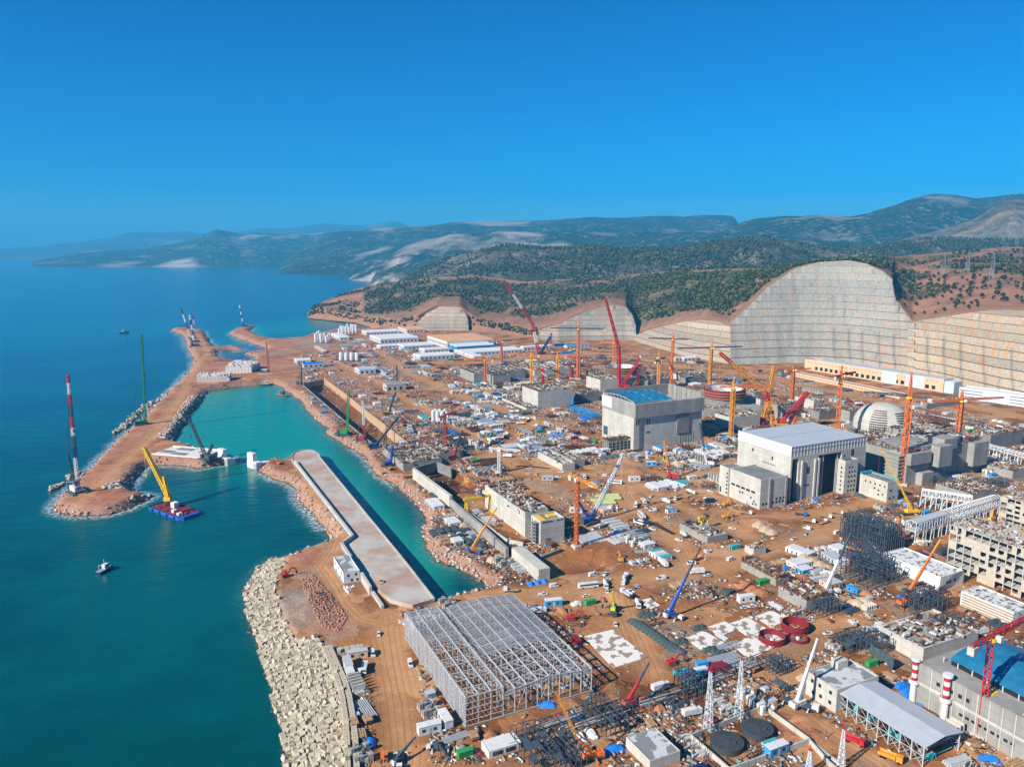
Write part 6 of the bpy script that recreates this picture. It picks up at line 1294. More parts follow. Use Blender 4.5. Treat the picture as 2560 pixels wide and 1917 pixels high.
for lab, q, n_, sd in (('dark steel columns and beams between the cabins and the long white workshop', (('d4',640,360),('d4',860,0),('d4',420,0),('d4',640,210)), (6,7,3), 21), ('low dark steel posts in front of the draped netting', (('d4',470,830),('d4',620,0),('d4',330,0),('d4',470,770)), (5,4,2), 22),
  ('dark trestle frames at the bottom edge right of the white office', (('d2',1560,1720),('d2',1800,0),('d2',1380,0),('d2',1560,1600)), (5,4,2), 23), ('tall dark posts along the pipe rack near the containers', (('d3',760,1160),('d3',870,0),('d3',660,0),('d3',760,1020)), (4,4,2), 24),
  ('dark steel frame bay left of the tank yard', (('d3',160,1440),('d3',330,0),('d3',-10,0),('d3',160,1340)), (5,5,2), 25), ('dark column rows beside the scaffolded concrete frame', (('d4',280,560),('d4',420,0),('d4',150,0),('d4',280,470)), (5,5,2), 26), ('blue grey posts rising behind the low concrete deck', (('d4',1200,760),('d4',1400,0),('d4',1050,0),('d4',1200,640)), (6,4,2), 27),
  ('dark scaffold bays in front of the reactor building', (('d7',1000,660),('d7',1180,0),('d7',820,0),('d7',1000,590)), (6,5,2), 28), ('dark steel stores beyond the white bridge gallery', (('d7',1380,650),('d7',1560,0),('d7',1240,0),('d7',1380,590)), (6,5,2), 29)):
    lattice_block(lab, *q, *n_, dsteel, sd, .28, .26)

# ------------------------------------------------------------------ cranes
def tower_crane(label, base, top, az, L, mast=orange, jib=None, cl=None, w=2.4, apex=9, cab=True, t=.42):
    p = gp(*base); h = hz(p, *top); jib = jib or mast; root = empty('tower_crane', p, R(az), label, 'tower crane', None)
    MB().bx(-w*1.3, w*1.3, -w*1.3, w*1.3, -2, 1.6).build('base_block', conc_w, root)
    n = max(6, int(h/(w*1.15))); MB().lattice((0,0,1.6), (0,0,h), w, w, n, t, t*.75).build('mast', mast, root)
    MB().cyl((0,0,h), (0,0,h+1.4), w*.8, n=12).build('slewing_ring', yellow if mast is not yellow else dsteel, root)
    m = MB(); m.lattice((0,0,h+1.4), (0,0,h+apex), w*.8, .5, 5, t*.8); m.build('tower_head', mast, root)
    m = MB(); m.lattice((w*.5,0,h+2.2), (L,0,h+2.2), 1.9, 1.1, max(8, int(L/2.4)), t*.8, t*.6); m.build('jib', jib, root)
    cl = cl or L*.32; cj = MB().lattice((-w*.5,0,h+1.8), (-cl,0,h+1.8), 1.6, 1.4, max(4, int(cl/2.4)), t*.8).build('counter_jib', jib, root)
    MB().bx(-cl-.4, -cl+3, -1.3, 1.3, h-1.6, h+1.6).build('counterweight', conc_w, cj)
    m = MB(); m.beam((0,0,h+apex), (L*.62,0,h+2.8), .16); m.beam((0,0,h+apex), (L*.3,0,h+2.8), .16); m.beam((0,0,h+apex), (-cl+1,0,h+2.4), .16); m.build('pendant_line', dsteel, root)
    if cab: MB().bx(w*.4, w*.4+1.9, -w*.5-2, -w*.5, h+.1, h+2.4).build('cabin', whitep, root)
    hk = L*.6; MB().beam((hk,0,h+1.2), (hk,0,h*.55), .12).bx(hk-.5, hk+.5, -.4, .4, h*.55-1.2, h*.55).build('hook', dsteel, root)
    FOOT.append((p.x, p.y, 1, 0, w*1.6, w*1.6)); return root
GREYJ = dsteel
tower_crane('tall orange tower crane nearest the reactor dome with black jib', ('c7',1320,1050), ('c7',1385,425), 150, 34, orange, GREYJ, 16, 3.4, 22, t=.6)
tower_crane('tall orange tower crane before the shaded end of the reactor building', ('c7',1705,930), ('c7',1750,450), 12, 44, orange, orange, 40, 3.2, 10, t=.6)
tower_crane('orange tower crane with red head behind the grey turbine hall roof', ('c7',846,735), ('c7',878,270), 40, 30, orange, red, 12, 3.0, 12, t=.6)
tower_crane('orange tower crane in front of the long peach building', ('c7',520,440), ('c7',527,225), 15, 26, orange, orange, 12, 3.0, 8, t=.7)
tower_crane('orange and yellow tower crane right of the tarpaulin hall', ('c7',78,712), ('c7',95,352), 2, 44, orange2, orange, 14, 3.0, 10, t=.6)
tower_crane('orange tower crane with long dark jib left of the heavy lattice crane', ('b3',190,1330), ('b3',198,1085), 10, 46, orange2, GREYJ, 52, 3.4, 12, t=.7)
tower_crane('orange tower crane with dark jib left of the one with yellow collar', ('b2',2130,1325), ('b2',2135,1030), 170, 34, orange, GREYJ, 24, 3.2, 10, t=.7)
tower_crane('yellow orange tower crane behind the open end of the tarpaulin hall', ('b2',2045,1345), ('b2',2050,1165), 60, 26, orange2, GREYJ, 16, 3.0, 18, t=.7)
tower_crane('short orange tower crane behind the red crawler crane', ('b2',1760,1180), ('b2',1766,1050), 160, 24, orange, orange, 10, 3.2, 6, t=.7)
tower_crane('red and orange tower crane with black jib in front of the peaked rock cut', ('b2',1530,1280), ('b2',1527,962), 175, 42, orange, GREYJ, 40, 3.4, 12, t=.8)
tower_crane('orange tower crane with long orange jib near the small reactor shell', ('b2',1397,1280), ('b2',1400,1140), 165, 46, orange2, orange, 14, 3.0, 7, t=.7)
tower_crane('yellow tower crane left of the small reactor shell', ('b2',1230,1300), ('b2',1235,1132), 170, 36, orange2, orange, 12, 3.0, 6, t=.7)
tower_crane('red tower crane standing on the square concrete block', ('c6',472,365), ('c6',470,250), 100, 26, red, red, 10, 2.6, 8, t=.6)
tower_crane('orange tower crane beside the dark long unfinished hall', ('c6',40,330), ('c6',42,155), 175, 30, orange, orange, 12, 2.6, 7, t=.6)
tower_crane('thin orange tower crane among the far white sheds', ('b2',1038,1180), ('b2',1042,1045), 30, 20, orange, orange, 9, 2.6, 6, t=.6)
tower_crane('red tower crane left of the large reactor shell', ('c6',740,290), ('c6',740,150), 130, 26, red, red, 10, 2.8, 6, t=.6)
tower_crane('short red tower crane at the edge of the small reactor shell', ('c6',690,290), ('c6',690,200), 20, 22, red, red, 9, 2.6, 5, t=.6)
tower_crane('orange tower crane standing by the pump house and dug hollow', ('d5',886,800), ('d5',890,190), -62, 24, orange, orange2, 9, 2.0, 5, t=.36)
tower_crane('red tower crane in front of the blue sheeted machine hall', ('d4',1430,1432), ('d4',1512,735), 32, 42, red, red, 15, 2.1, 3, t=.34)
tower_crane('red mast crane in the yard beside the pale silo row', ('c5',1545,850), ('c5',1540,585), 60, 20, red, red, 9, 2.2, 6, t=.45)
tower_crane('white tower crane on the dirt lot beyond the pump house', ('c6',142,1000), ('c6',143,835), -20, 20, whs, whs, 8, 2.0, 4, t=.4)
tower_crane('thin red tower crane left of the white halls by the haul road', ('b2',1355,1060), ('b2',1357,1000), 80, 16, red, red, 8, 2.6, 5, t=.6)
def crawler(root, s=1.0, body=whitep, trim=None):
    m = MB()
    for y in (-3.2*s, 3.2*s): m.bx(-5*s, 5*s, y-.7*s, y+.7*s, -.6, 1.5*s); m.cyl((-5*s,y-.7*s,.5*s), (-5*s,y+.7*s,.5*s), .9*s, n=10); m.cyl((5*s,y-.7*s,.5*s), (5*s,y+.7*s,.5*s), .9*s, n=10)
    m.bx(-2*s, 2*s, -3*s, 3*s, .8*s, 1.7*s); m.build('crawler_track', dsteel, root)
    MB().bx(-5*s, 2.5*s, -1.9*s, 1.9*s, 1.7*s, 4.2*s).build('machine_house', body, root)
    MB().bx(-6.6*s, -5*s, -2.4*s, 2.4*s, 1.5*s, 4.4*s).build('counterweight', trim or dsteel, root); cab = MB().bx(1.2*s, 3.4*s, 1.9*s, 3.3*s, 1.9*s, 4.2*s).build('cabin', body, root)
    MB().bx(2.0*s, 3.45*s, 2.05*s, 3.35*s, 3.0*s, 4.0*s).build('window', glass, cab)
def crawler_crane(label, base, tip, dy=0.0, bands=(0,), mats=(red,), w=2.2, t=.34, s=1.2, body=whitep, mast=None, z=ZG, jib=None, jdy=0, hook=.55, cat='crawler crane'):
    p = gp(*base, z=z); T = at_range(*tip, p.y+dy); d = Vector((T.x-p.x, T.y-p.y)); rz = math.atan2(d.y, d.x) if d.length > 1 else 0
    root = empty('crawler_crane', p, rz, label, cat); M = Matrix.Rotation(-rz, 3, 'Z'); Tl = M @ (T-p); crawler(root, s, body)
    foot = Vector((2.2*s, 0, 2.4*s)); n = max(8, int((Tl-foot).length/(w*1.1))); MB().lattice(foot, Tl, w, w*.75, n, t, t*.7, bands).build('boom', list(mats), root); end = Tl
    if mast:
        q = Vector(mast)*s if len(mast) == 3 else None; MB().lattice((0,0,3*s), q, w*.8, w*.6, 12, t*.9).build('derrick_mast', list(mats)[-1], root)
        MB().beam(q, Tl, .18).beam(q+Vector((0,.6,0)), Tl, .18).beam(q, (-5.5*s,0,3*s), .2).build('pendant_line', dsteel, root)
    else: MB().beam((-4.5*s,.8,4*s), Tl, .15).beam((-4.5*s,-.8,4*s), Tl, .15).build('pendant_line', dsteel, root)
    if jib:
        J = M @ (at_range(*jib, T.y+jdy)-p); n = max(6, int((J-Tl).length/(w*1.1))); j = MB().lattice(Tl, J, w*.8, w*.5, n, t*.9, t*.6, bands).build('luffing_jib', list(mats), root)
        b_ = Tl + (Tl-J).normalized()*8 + Vector((0,0,9)); MB().beam(b_, J, .16).beam(Tl, b_, .4).beam(b_, foot+Vector((-4*s,0,1)), .16).build('pendant_line', dsteel, root); end = J
    m = MB(); hz_ = end.z*hook; m.beam(end, (end.x, end.y, hz_), .13, caps=False); m.bx(end.x-.7, end.x+.7, end.y-.6, end.y+.6, hz_-2, hz_); m.build('hook', mats[0], root)
    FOOT.append((p.x, p.y, 1, 0, 7, 7)); return root
rw = [0,1,0,1]
crawler_crane('tall red and white crawler crane at the root of the round cape', ('c4',610,1055), ('c4',536,116), -4, [2,1,1,2,3,1,0,3,0,1,0], (red,whitep,navy,dsteel), 2.0, .34, 1.5, whitep, (-7,0,20), z=5)
crawler_crane('tall green lattice crane on the seaward side of the breakwater', ('c4',1130,515), ('A',305,722), 4, [0], (green,green), 2.2, .36, 1.3, green, (-6,0,14), z=5)
crawler_crane('black and white crane on the far breakwater leaning left', ('b1',1250,1072), ('b1',1163,820), 0, [2,1,2,1,2], (navy,whitep,dsteel), 2.5, .5, 1.4, navy, z=5)
crawler_crane('red and white crane on the far breakwater behind the leaning one', ('b1',1240,1020), ('b1',1243,848), 0, [2,1,0,1,2,0], (red,whitep,navy), 2.5, .5, 1.3, whitep, z=5)
crawler_crane('white boomed crane between the two others on the far breakwater', ('b1',1258,1045), ('b1',1218,868), 0, [1,0,1,0,1], (navy,whitep), 2.4, .5, 1.2, navy, z=5)
crawler_crane('blue and white crane at the tip of the second breakwater', ('b1',1572,945), ('b1',1540,805), 0, [2,1,0,1,2,1], (navy,whitep,blue), 2.5, .5, 1.2, navy, z=5)
crawler_crane('black crawler crane standing at the caisson end with lowered boom', ('c4',1640,790), ('c4',1495,465), 20, [0], (dsteel,dsteel), 2.4, .42, 1.4, dsteel, (-8,0,12), z=5)
crawler_crane('green crawler crane at the edge of the dock pit', ('c5',790,715), ('c5',818,380), 0, [0], (green,green), 2.3, .42, 1.2, green)
crawler_crane('red crawler crane with tall luffing boom beside the reactor shell', ('b2',1812,1345), ('b2',1795,1085), 0, [0], (red,red), 4.2, .9, 1.7, red, (-14,0,26), jib=('b2',1708,765), jdy=-6)
crawler_crane('white and red crane with very long luffing jib before the forested hill', ('b2',1290,1130), ('b2',1238,925), -4, [0,1,0], (red,whitep,navy), 4.4, .95, 1.6, navy, (-12,0,22), jib=('b2',1055,648), jdy=-20)
crawler_crane('heavy yellow orange lattice crane behind the grey turbine hall', ('c7',420,655), ('c7',335,385), 0, [0,0,0,1], (orange2,red), 5.2, .95, 1.9, orange2, (-16,0,22), jib=('c7',2,95), jdy=-10)
crawler_crane('second orange lattice strut leaning right behind the turbine hall', ('c7',505,655), ('c7',610,402), 6, [0], (orange,orange), 4.2, .8, 1.4, orange)
crawler_crane('orange lattice crane raised steeply above the red machine house', ('c7',300,600), ('c7',395,192), 6, [0], (orange2,orange2), 3.4, .7, 1.4, red)
crawler_crane('blue and white crawler crane beside the pale green pipes', ('d5',1000,580), ('d5',1262,68), 18, [1,0,0,0,0,0], (whs,blue), 2.2, .34, 1.2, blue, (-9.5,0,16), jib=('d5',1310,-60), jdy=6)
crawler_crane('maroon crawler crane right of the rusty reactor shell', ('b2',1890,1345), ('b2',1930,1185), 0, [0], (maroon,maroon), 3.6, .8, 1.4, maroon)
crawler_crane('dark lattice crane among the cabins in front of the turbine hall annex', ('c6',1722,945), ('c6',1655,625), 4, [1,0,0,0], (dsteel,whs), 1.6, .36, 1.0, whitep)
crawler_crane('red based crane with pale thin boom before the tarpaulin hall', ('c6',1450,1050), ('c6',1385,760), 3, [1,0,0], (orange2,red), 1.5, .36, 1.0, red)
crawler_crane('dark thin crane with red cab at the dock pit corner', ('c5',1010,808), ('c5',1190,580), 14, [0], (dsteel,dsteel), 1.6, .4, 1.0, blue)
crawler_crane('small red crane at the inner edge of the dock pit', ('c5',922,755), ('c5',922,455), 0, [1,0,0], (whs,red), 1.5, .4, 1.0, red)
crawler_crane('blue crane beside the unfinished intake block', ('c5',1120,945), ('c5',1150,795), 4, [0], (blue,blue), 1.8, .45, 1.0, blue)
crawler_crane('red crane with dark boom behind the intake cells', ('c5',1598,895), ('c5',1675,680), 8, [1,0,0], (dsteel,red), 1.5, .38, .9, red)
crawler_crane('dark crane leaning over the yard left of the green roofed cabins', ('c5',1110,560), ('c5',1172,390), 8, [0], (dsteel,dsteel), 1.6, .4, .9, yellow)
crawler_crane('thin black mast crane behind the pale windowless block', ('c5',1175,345), ('c5',1180,190), 0, [0], (dsteel,dsteel), 1.4, .4, .8, whitep)
crawler_crane('thin dark crane at the far corner of the dock pit', ('c5',455,335), ('c5',463,185), 0, [0], (dsteel,dsteel), 1.5, .4, .8, dsteel)
crawler_crane('teal crane among crowded cabins left of the dirt track', ('c5',1770,600), ('c5',1770,400), 4, [1,0], (teal,whs), 1.6, .4, .9, teal)
crawler_crane('blue crane beside the grey square block wall', ('c6',690,505), ('c6',702,425), 2, [0], (blue2,blue2), 2, .5, 1.0, blue2)
def piling_rig(label, base, top, mat, z=ZG):
    p = gp(*base, z=z); h = hz(p, *top); root = empty('piling_rig', p, .4, label, 'piling rig'); crawler(root, 1.2, whitep)
    MB().bx(3.2, 5.4, -1.1, 1.1, .5, h).build('leader', mat, root); MB().beam((-2,0,5), (3.6,0,h*.6), .5).build('brace', mat, root); MB().cyl((6.2,0,2), (6.2,0,h*.7), .5, n=8).build('drill_rod', steel, root)
piling_rig('orange piling rig on the harbour edge between breakwater and pit', ('b1',1705,1235), ('b1',1703,1040), orange)

# telescopic truck cranes
def telescopic(label, base, tip, dy=0.0, body=whitep, boom=whitep, upper=None, rz=None, s=1.0, split=.5, jib=None, hook=.45, cat='mobile crane'):
    p = gp(*base); p.z = gz(p.x, p.y); T = at_range(*tip, p.y+dy); d = Vector((T.x-p.x, T.y-p.y)); a = math.atan2(d.y, d.x) if d.length > 2 else GA; rz = a if rz is None else rz
    root = empty('mobile_crane', p, rz, label, cat); M = Matrix.Rotation(-rz, 3, 'Z'); Tl = M @ (T-p); A = a-rz; ca, sa = math.cos(A), math.sin(A)
    ch = MB().bx(-6.5*s, 6*s, -1.35*s, 1.35*s, .8*s, 1.7*s).build('chassis', dsteel, root); cb = MB().bx(4.2*s, 6.6*s, -1.3*s, 1.3*s, 1.0*s, 3.0*s).build('cab', body, root); MB().bx(5.4*s, 6.65*s, -1.2*s, 1.2*s, 2.0*s, 2.8*s).build('window', glass, cb)
    for k in range(5):
        for y in (-1.25*s, 1.25*s): MB().cyl((-5.2*s+k*2.3*s, y-.25*s, .65*s), (-5.2*s+k*2.3*s, y+.25*s, .65*s), .68*s, n=12).build('wheel', tyre, root)
    for x in (-5.8*s, 3.2*s): MB().bx(x-.25, x+.25, -3.4*s, 3.4*s, .9*s, 1.3*s).bx(x-.5, x+.5, -3.8*s, -3.0*s, -.4, .25).bx(x-.5, x+.5, 3.0*s, 3.8*s, -.4, .25).bx(x-.2, x+.2, -3.5*s, -3.2*s, .2, 1.0*s).bx(x-.2, x+.2, 3.2*s, 3.5*s, .2, 1.0*s).build('outrigger', body, root)
    rot = Matrix.Rotation(A, 3, 'Z'); m = MB(); m.rbox(rot @ Vector((-1.2*s,0,2.5*s)), 5.5*s, 2.6*s, 1.7*s, A); m.build('superstructure', boom, root); m = MB(); m.rbox(rot @ Vector((-4.2*s,0,2.4*s)), 1.5*s, 2.9*s, 1.9*s, A); m.build('counterweight', body, root)
    f0 = rot @ Vector((-1.8*s, 0, 3.6*s)); n = 4
    for k in range(n):
        a0, a1 = k/n, (k+1)/n+.02; q0, q1 = f0.lerp(Tl, a0), f0.lerp(Tl, min(1, a1)); MB().beam(q0, q1, (1.25-.2*k)*s, (1.35-.2*k)*s).build('boom_section', boom if a0 < split else (upper or boom), root)
    MB().beam(rot @ Vector((.8*s,0,2.6*s)), f0.lerp(Tl, .26), .45*s).build('lift_cylinder', steel, root)
    end = Tl
    if jib: J = M @ (at_range(*jib, T.y)-p); MB().lattice(Tl, J, .9*s, .6*s, 10, .16, .1).build('fly_jib', upper or boom, root); end = J
    m = MB(); m.beam(end, (end.x, end.y, end.z*hook), .09, caps=False); m.bx(end.x-.35, end.x+.35, end.y-.3, end.y+.3, end.z*hook-1.1, end.z*hook); m.build('hook', red, root)
    FOOT.append((p.x, p.y, 1, 0, 7*s, 7*s)); return root
telescopic('white truck crane with blue boom foot and dark slim jib in the open dirt yard', ('d3',640,560), ('d3',850,52), 8, whitep, blue, dsteel, R(-40), 1.0, .3)
telescopic('white truck crane with long white boom beside the patchy roofed house', ('d4',120,1215), ('d4',246,716), 4, whitep, whitep, whitep, R(-35), 1.15, .5)
telescopic('orange truck crane with orange boom in front of the long white workshop', ('d4',895,480), ('d4',1142,-4), 6, orange, orange, orange2, R(20), 1.15, .6)
telescopic('red and orange truck crane at the pipe rack with dark boom', ('d3',350,1205), ('d3',476,890), 3, orange, red, dsteel, R(30), .9, .45)
telescopic('orange mobile crane with dark lattice boom over the steel frame hall', ('d2',1790,1600), ('d2',1715,1400), -2, orange, orange, orange2, R(15), 1.1, 1, ('d2',1525,985), .7)
telescopic('yellow mobile crane with black upper boom before the reactor building', ('d7',625,868), ('d7',560,620), -2, yellow, yellow, yellow, R(10), 1.3, 1, ('d7',370,255), .6)
telescopic('white mobile crane with dark raised boom left of the dark lattice', ('d6',1530,1600), ('d6',1768,960), 6, whitep, whitep, dsteel, R(10), 1.1, .35)
telescopic('white mobile crane with thin boom at the foot of the dense dark lattice', ('d6',2062,1270), ('d6',1900,980), 3, whitep, whitep, dsteel, R(10), 1.0, .3)
telescopic('orange crane with bent arm inside the dark steel frame', ('d6',1950,1300), ('d6',1975,1165), 1, orange2, orange2, orange2, R(10), .9, .8, ('d6',1745,1110))
telescopic('yellow orange truck crane raised beside the quay wall', ('c5',1768,1598), ('c5',1932,1262), 6, blue, orange2, orange2, R(-50), 1.0, .8)
telescopic('lime green truck crane with short boom by the road junction', ('d3',212,525), ('d3',208,375), -4, dsteel, lime, lime, R(-90), .95, 1)
telescopic('dark boomed crane standing over the white gallery', ('d7',545,1110), ('d7',468,720), 2, red, orange, dsteel, R(60), 1.0, .35)
telescopic('yellow crane beside the far unfinished storeys', ('d7',1405,925), ('d7',1408,820), 0, yellow, orange2, orange2, R(0), .9, 1)
telescopic('yellow crane with dark boom leaning at the far flats', ('d7',1590,1090), ('d7',1495,895), 2, yellow, dsteel, dsteel, R(0), .8, 1)
telescopic('small white truck crane with dark boom on the foreground haul road', ('d1',1285,1620), ('d1',1400,1430), 6, whitep, dsteel, dsteel, R(-85), .8, 1)
telescopic('white boom truck with dark arm below the white cabins', ('d2',480,1500), ('d2',640,1640), -8, whitep, dsteel, dsteel, R(180), .7, 1)
telescopic('dark crane by the yellow booth left of the dense lattice', ('d7',130,945), ('d7',88,825), 1, yellow, dsteel, dsteel, R(0), .8, 1)
def gantry(label, P1, P2, h, mat, w=5):
    a = gp(*P1); b = gp(*P2); d = b-a; rz = math.atan2(d.y, d.x); L = d.length; root = empty('gantry_crane', a, rz, label, 'gantry crane')
    for x in (0, L): MB().beam((x,-w/2,-1), (x,-.6,h), .8).beam((x,w/2,-1), (x,.6,h), .8).beam((x,-w/2,.6), (x,w/2,.6), .6).beam((x,-w*.3,h*.5), (x,w*.3,h*.5), .5).build('leg', mat, root)
    MB().bx(-2, L+2, -1.3, -.4, h, h+1.5).bx(-2, L+2, .4, 1.3, h, h+1.5).bx(-2, -1.4, -1.3, 1.3, h+.1, h+1.3).bx(L+1.4, L+2, -1.3, 1.3, h+.1, h+1.3).build('girder', mat, root); MB().bx(L*.6, L*.6+2.5, -1.5, 1.5, h+1.5, h+2.6).build('trolley', dsteel, root)
gantry('big yellow gantry crane straddling the quay wall by the pump house', ('c5',1705,1325), ('c5',1885,1290), 12, yellow, 7)
gantry('small yellow gantry crane over the thick wall bays', ('d5',2025,640), ('d5',2080,625), 8, yellow, 5)

# ------------------------------------------------------------------ boats
def barge():
    p = Vector((-260, 560, 0)); root = empty('crane_barge', p, R(-36), 'navy barge loaded with machines carrying a yellow lattice crane', 'barge'); root.scale = (1.12,1,1)
    MB().poly([(-19,-9),(17,-9),(20,-6),(20,6),(17,9),(-19,9)], -1, 2.6).build('hull', blue, root); MB().bx(-18, 17, -8.2, 8.2, 2.6, 2.85).build('deck', maroon, root)
    m = MB(); m.bx(-19, -18.4, -9, 9, 2.6, 3.4); m.bx(-18, 17, -9, -8.6, 2.6, 3.2); m.bx(-18, 17, 8.6, 9, 2.6, 3.2); m.build('bulwark', navy, root)
    MB().bx(-5, -.5, 0, 4, 2.85, 7).bx(5, 8, -6, -3, 2.85, 5).bx(13, 15.5, -7, -4, 2.85, 4.6).build('deckhouse', whitep, root); MB().bx(6, 13, -2, 6, 2.85, 4.6).build('cargo_cover', maroon, root)
    m = MB(); r = random.Random(4)
    for _ in range(26): m.rbox((r.uniform(-16,16), r.uniform(-7.5,7.5), 3.3), r.uniform(.8,3), r.uniform(.6,2), r.uniform(.5,1.6), r.uniform(0,3))
    m.build('deck_gear', rust, root)
    for x in (-14,-5,4,13): MB().cyl((x,-9.3,1.4), (x,-9.8,1.4), .9, n=10).build('fender', tyre, root)
    q = p + Matrix.Rotation(R(-36), 3, 'Z') @ Vector((-17, 4.5, 2.85)); T = at_range('c4',1135,690,q.y+6); E = at_range('c4',1292,920,q.y+1)
    c = empty('barge_crane', q, 0, 'yellow lattice crane standing on the navy barge', 'crane'); Tl = T-q; El = E-q
    MB().cyl((0,0,0), (0,0,2.2), 2.6, n=16).build('slewing_ring', dsteel, c); MB().bx(-2.6, 2.6, -2.2, 2.2, 2.2, 5).build('machine_house', yellow, c)
    MB().lattice((0,1.4,5), Tl, 2.8, 1.8, 22, .5, .36).build('boom', yellow, c); MB().lattice((.6,0,5), El, 2.6, 1.2, 10, .5, .36).build('back_mast', yellow, c)
    MB().beam(El, Tl, .18).beam(El, (2.5,-2,5), .2).build('pendant_line', dsteel, c); MB().beam(Tl, (Tl.x,Tl.y,Tl.z*.5), .14).bx(Tl.x-.6, Tl.x+.6, Tl.y-.5, Tl.y+.5, Tl.z*.5-2, Tl.z*.5).build('hook', yellow, c)
barge()
def boat(label, v, x, y, L, rz, hull, house, cat='boat', name='work_boat'):
    p = gp(v, x, y, 0); root = empty(name, p, rz, label, cat); w = L*.32
    MB().poly([(-L/2,-w/2),(L*.2,-w/2),(L*.42,-w*.25),(L/2,0),(L*.42,w*.25),(L*.2,w/2),(-L/2,w/2)], -.6, L*.13).build('hull', hull, root); MB().poly([(-L/2+.3,-w/2+.3),(L*.2,-w/2+.3),(L*.4,0),(L*.2,w/2-.3),(-L/2+.3,w/2-.3)], L*.13, L*.14).build('deck', conc, root)
    h_ = MB().bx(-L*.12, L*.14, -w*.32, w*.32, L*.14, L*.36).build('wheelhouse', house, root); MB().bx(-L*.08, L*.15, -w*.34, w*.34, L*.26, L*.33).build('window', glass, h_)
    MB().beam((-L*.05,0,L*.36), (-L*.05,0,L*.62), .25).beam((-L*.3,-w*.3,L*.14), (-L*.3,-w*.3,L*.4), .2).beam((-L*.3,w*.3,L*.14), (-L*.3,w*.3,L*.4), .2).beam((-L*.3,-w*.3,L*.4), (-L*.3,w*.3,L*.4), .2).build('mast', steel, root)
boat('small dark workboat with white wheelhouse alone on the near sea', 'A', 228, 1232, 13, 1.3, navy, whitep)
boat('small tug with dark hull far out on the blue sea', 'A', 268, 719, 22, .6, dsteel, whitep)
boat('dark dredger moored below the orange piling rig', 'b1', 1715, 1320, 18, .3, dsteel, whitep, name='dredger')
boat('dark work pontoon by the stony bank of the inner basin', 'c5', 320, 425, 20, -.4, dsteel, rust, name='pontoon_boat')
boat('small maroon boat moored at the tip of the round cape', 'c4', 1180, 1085, 8, 1.5, maroon, whitep)

# ------------------------------------------------------------------ where things stand, in words
LAND = [('steel frame hall','d2',1000,700),('white house','d1',900,300),('pump house','d5',400,500),('orange tower crane by the pump house','d5',890,800),('quay wall','c5',1450,1180),('dock pit','c5',900,600),
  ('tarpaulin hall','e1',780,1280),('turbine hall annex','e2',650,1290),('stair tower','e2',1850,1090),('reactor dome','c7',1250,1000),('reactor building end','c7',1850,900),('white gallery','d7',1000,1000),('dense dark lattice','d7',350,1180),
  ('long white workshop','d7',800,1540),('unfinished storeys','d7',1300,1460),('tank yard','d3',1150,1400),('pipe rack','d3',500,1230),('white masts','d3',950,1350),('red tank rings','d3',1450,700),('dark sheeting stacks','d3',520,700),
  ('white slab','d3',230,780),('timber formwork building','d6',900,1450),('yellow gantry bays','d5',2000,700),('culvert boxes','c6',600,960),('square concrete block','c6',430,520),('dark unfinished hall','b2',860,1300),
  ('far white sheds','b2',700,1110),('cement silos','b1',2080,1050),('blue roofed store','c5',550,210),('pale windowless block','c5',1150,390),('batching plant silos','b2',60,1165),('red crawler crane','b2',1810,1345),('rusty reactor shell','c6',1060,300),
  ('pink reactor shell','c6',1840,450),('long peach building','b3',1200,1340),('white office building','b3',2000,1440),('machine hall','d4',1500,1480),('open metal shed','d4',900,1600),('boiler house','d4',380,1260),('blue steel skeleton','d4',1000,560),
  ('low concrete roof deck','d4',1000,900),('intake block','c5',1300,960),('pale silo row','c5',1500,640),('pale green pipes','c6',900,1220),('haul road bus','d5',1000,1200),('breakwater store','b1',1400,1300),('slab stacks','d1',930,860),
  ('caisson','c4',1400,800),('round cape','c4',800,1100),('white tower crane','c6',142,1000),('green crane','c5',800,730),('teal crane','c5',1770,600),('red mast crane','c5',1545,850),('low tan rock cut','b3',150,1200),('lime crane','d3',210,530),('foreground haul road','d1',1300,1300)]
LPOS = [(n, gp(v, x, y)) for n, v, x, y in LAND]
def near(x, y):
    n, p = min(LPOS, key=lambda q: (q[1].x-x)**2+(q[1].y-y)**2); d = math.hypot(p.x-x, p.y-y)
    return ('beside the ' if d < 22 else 'near the ' if d < 60 else 'some way from the ') + n

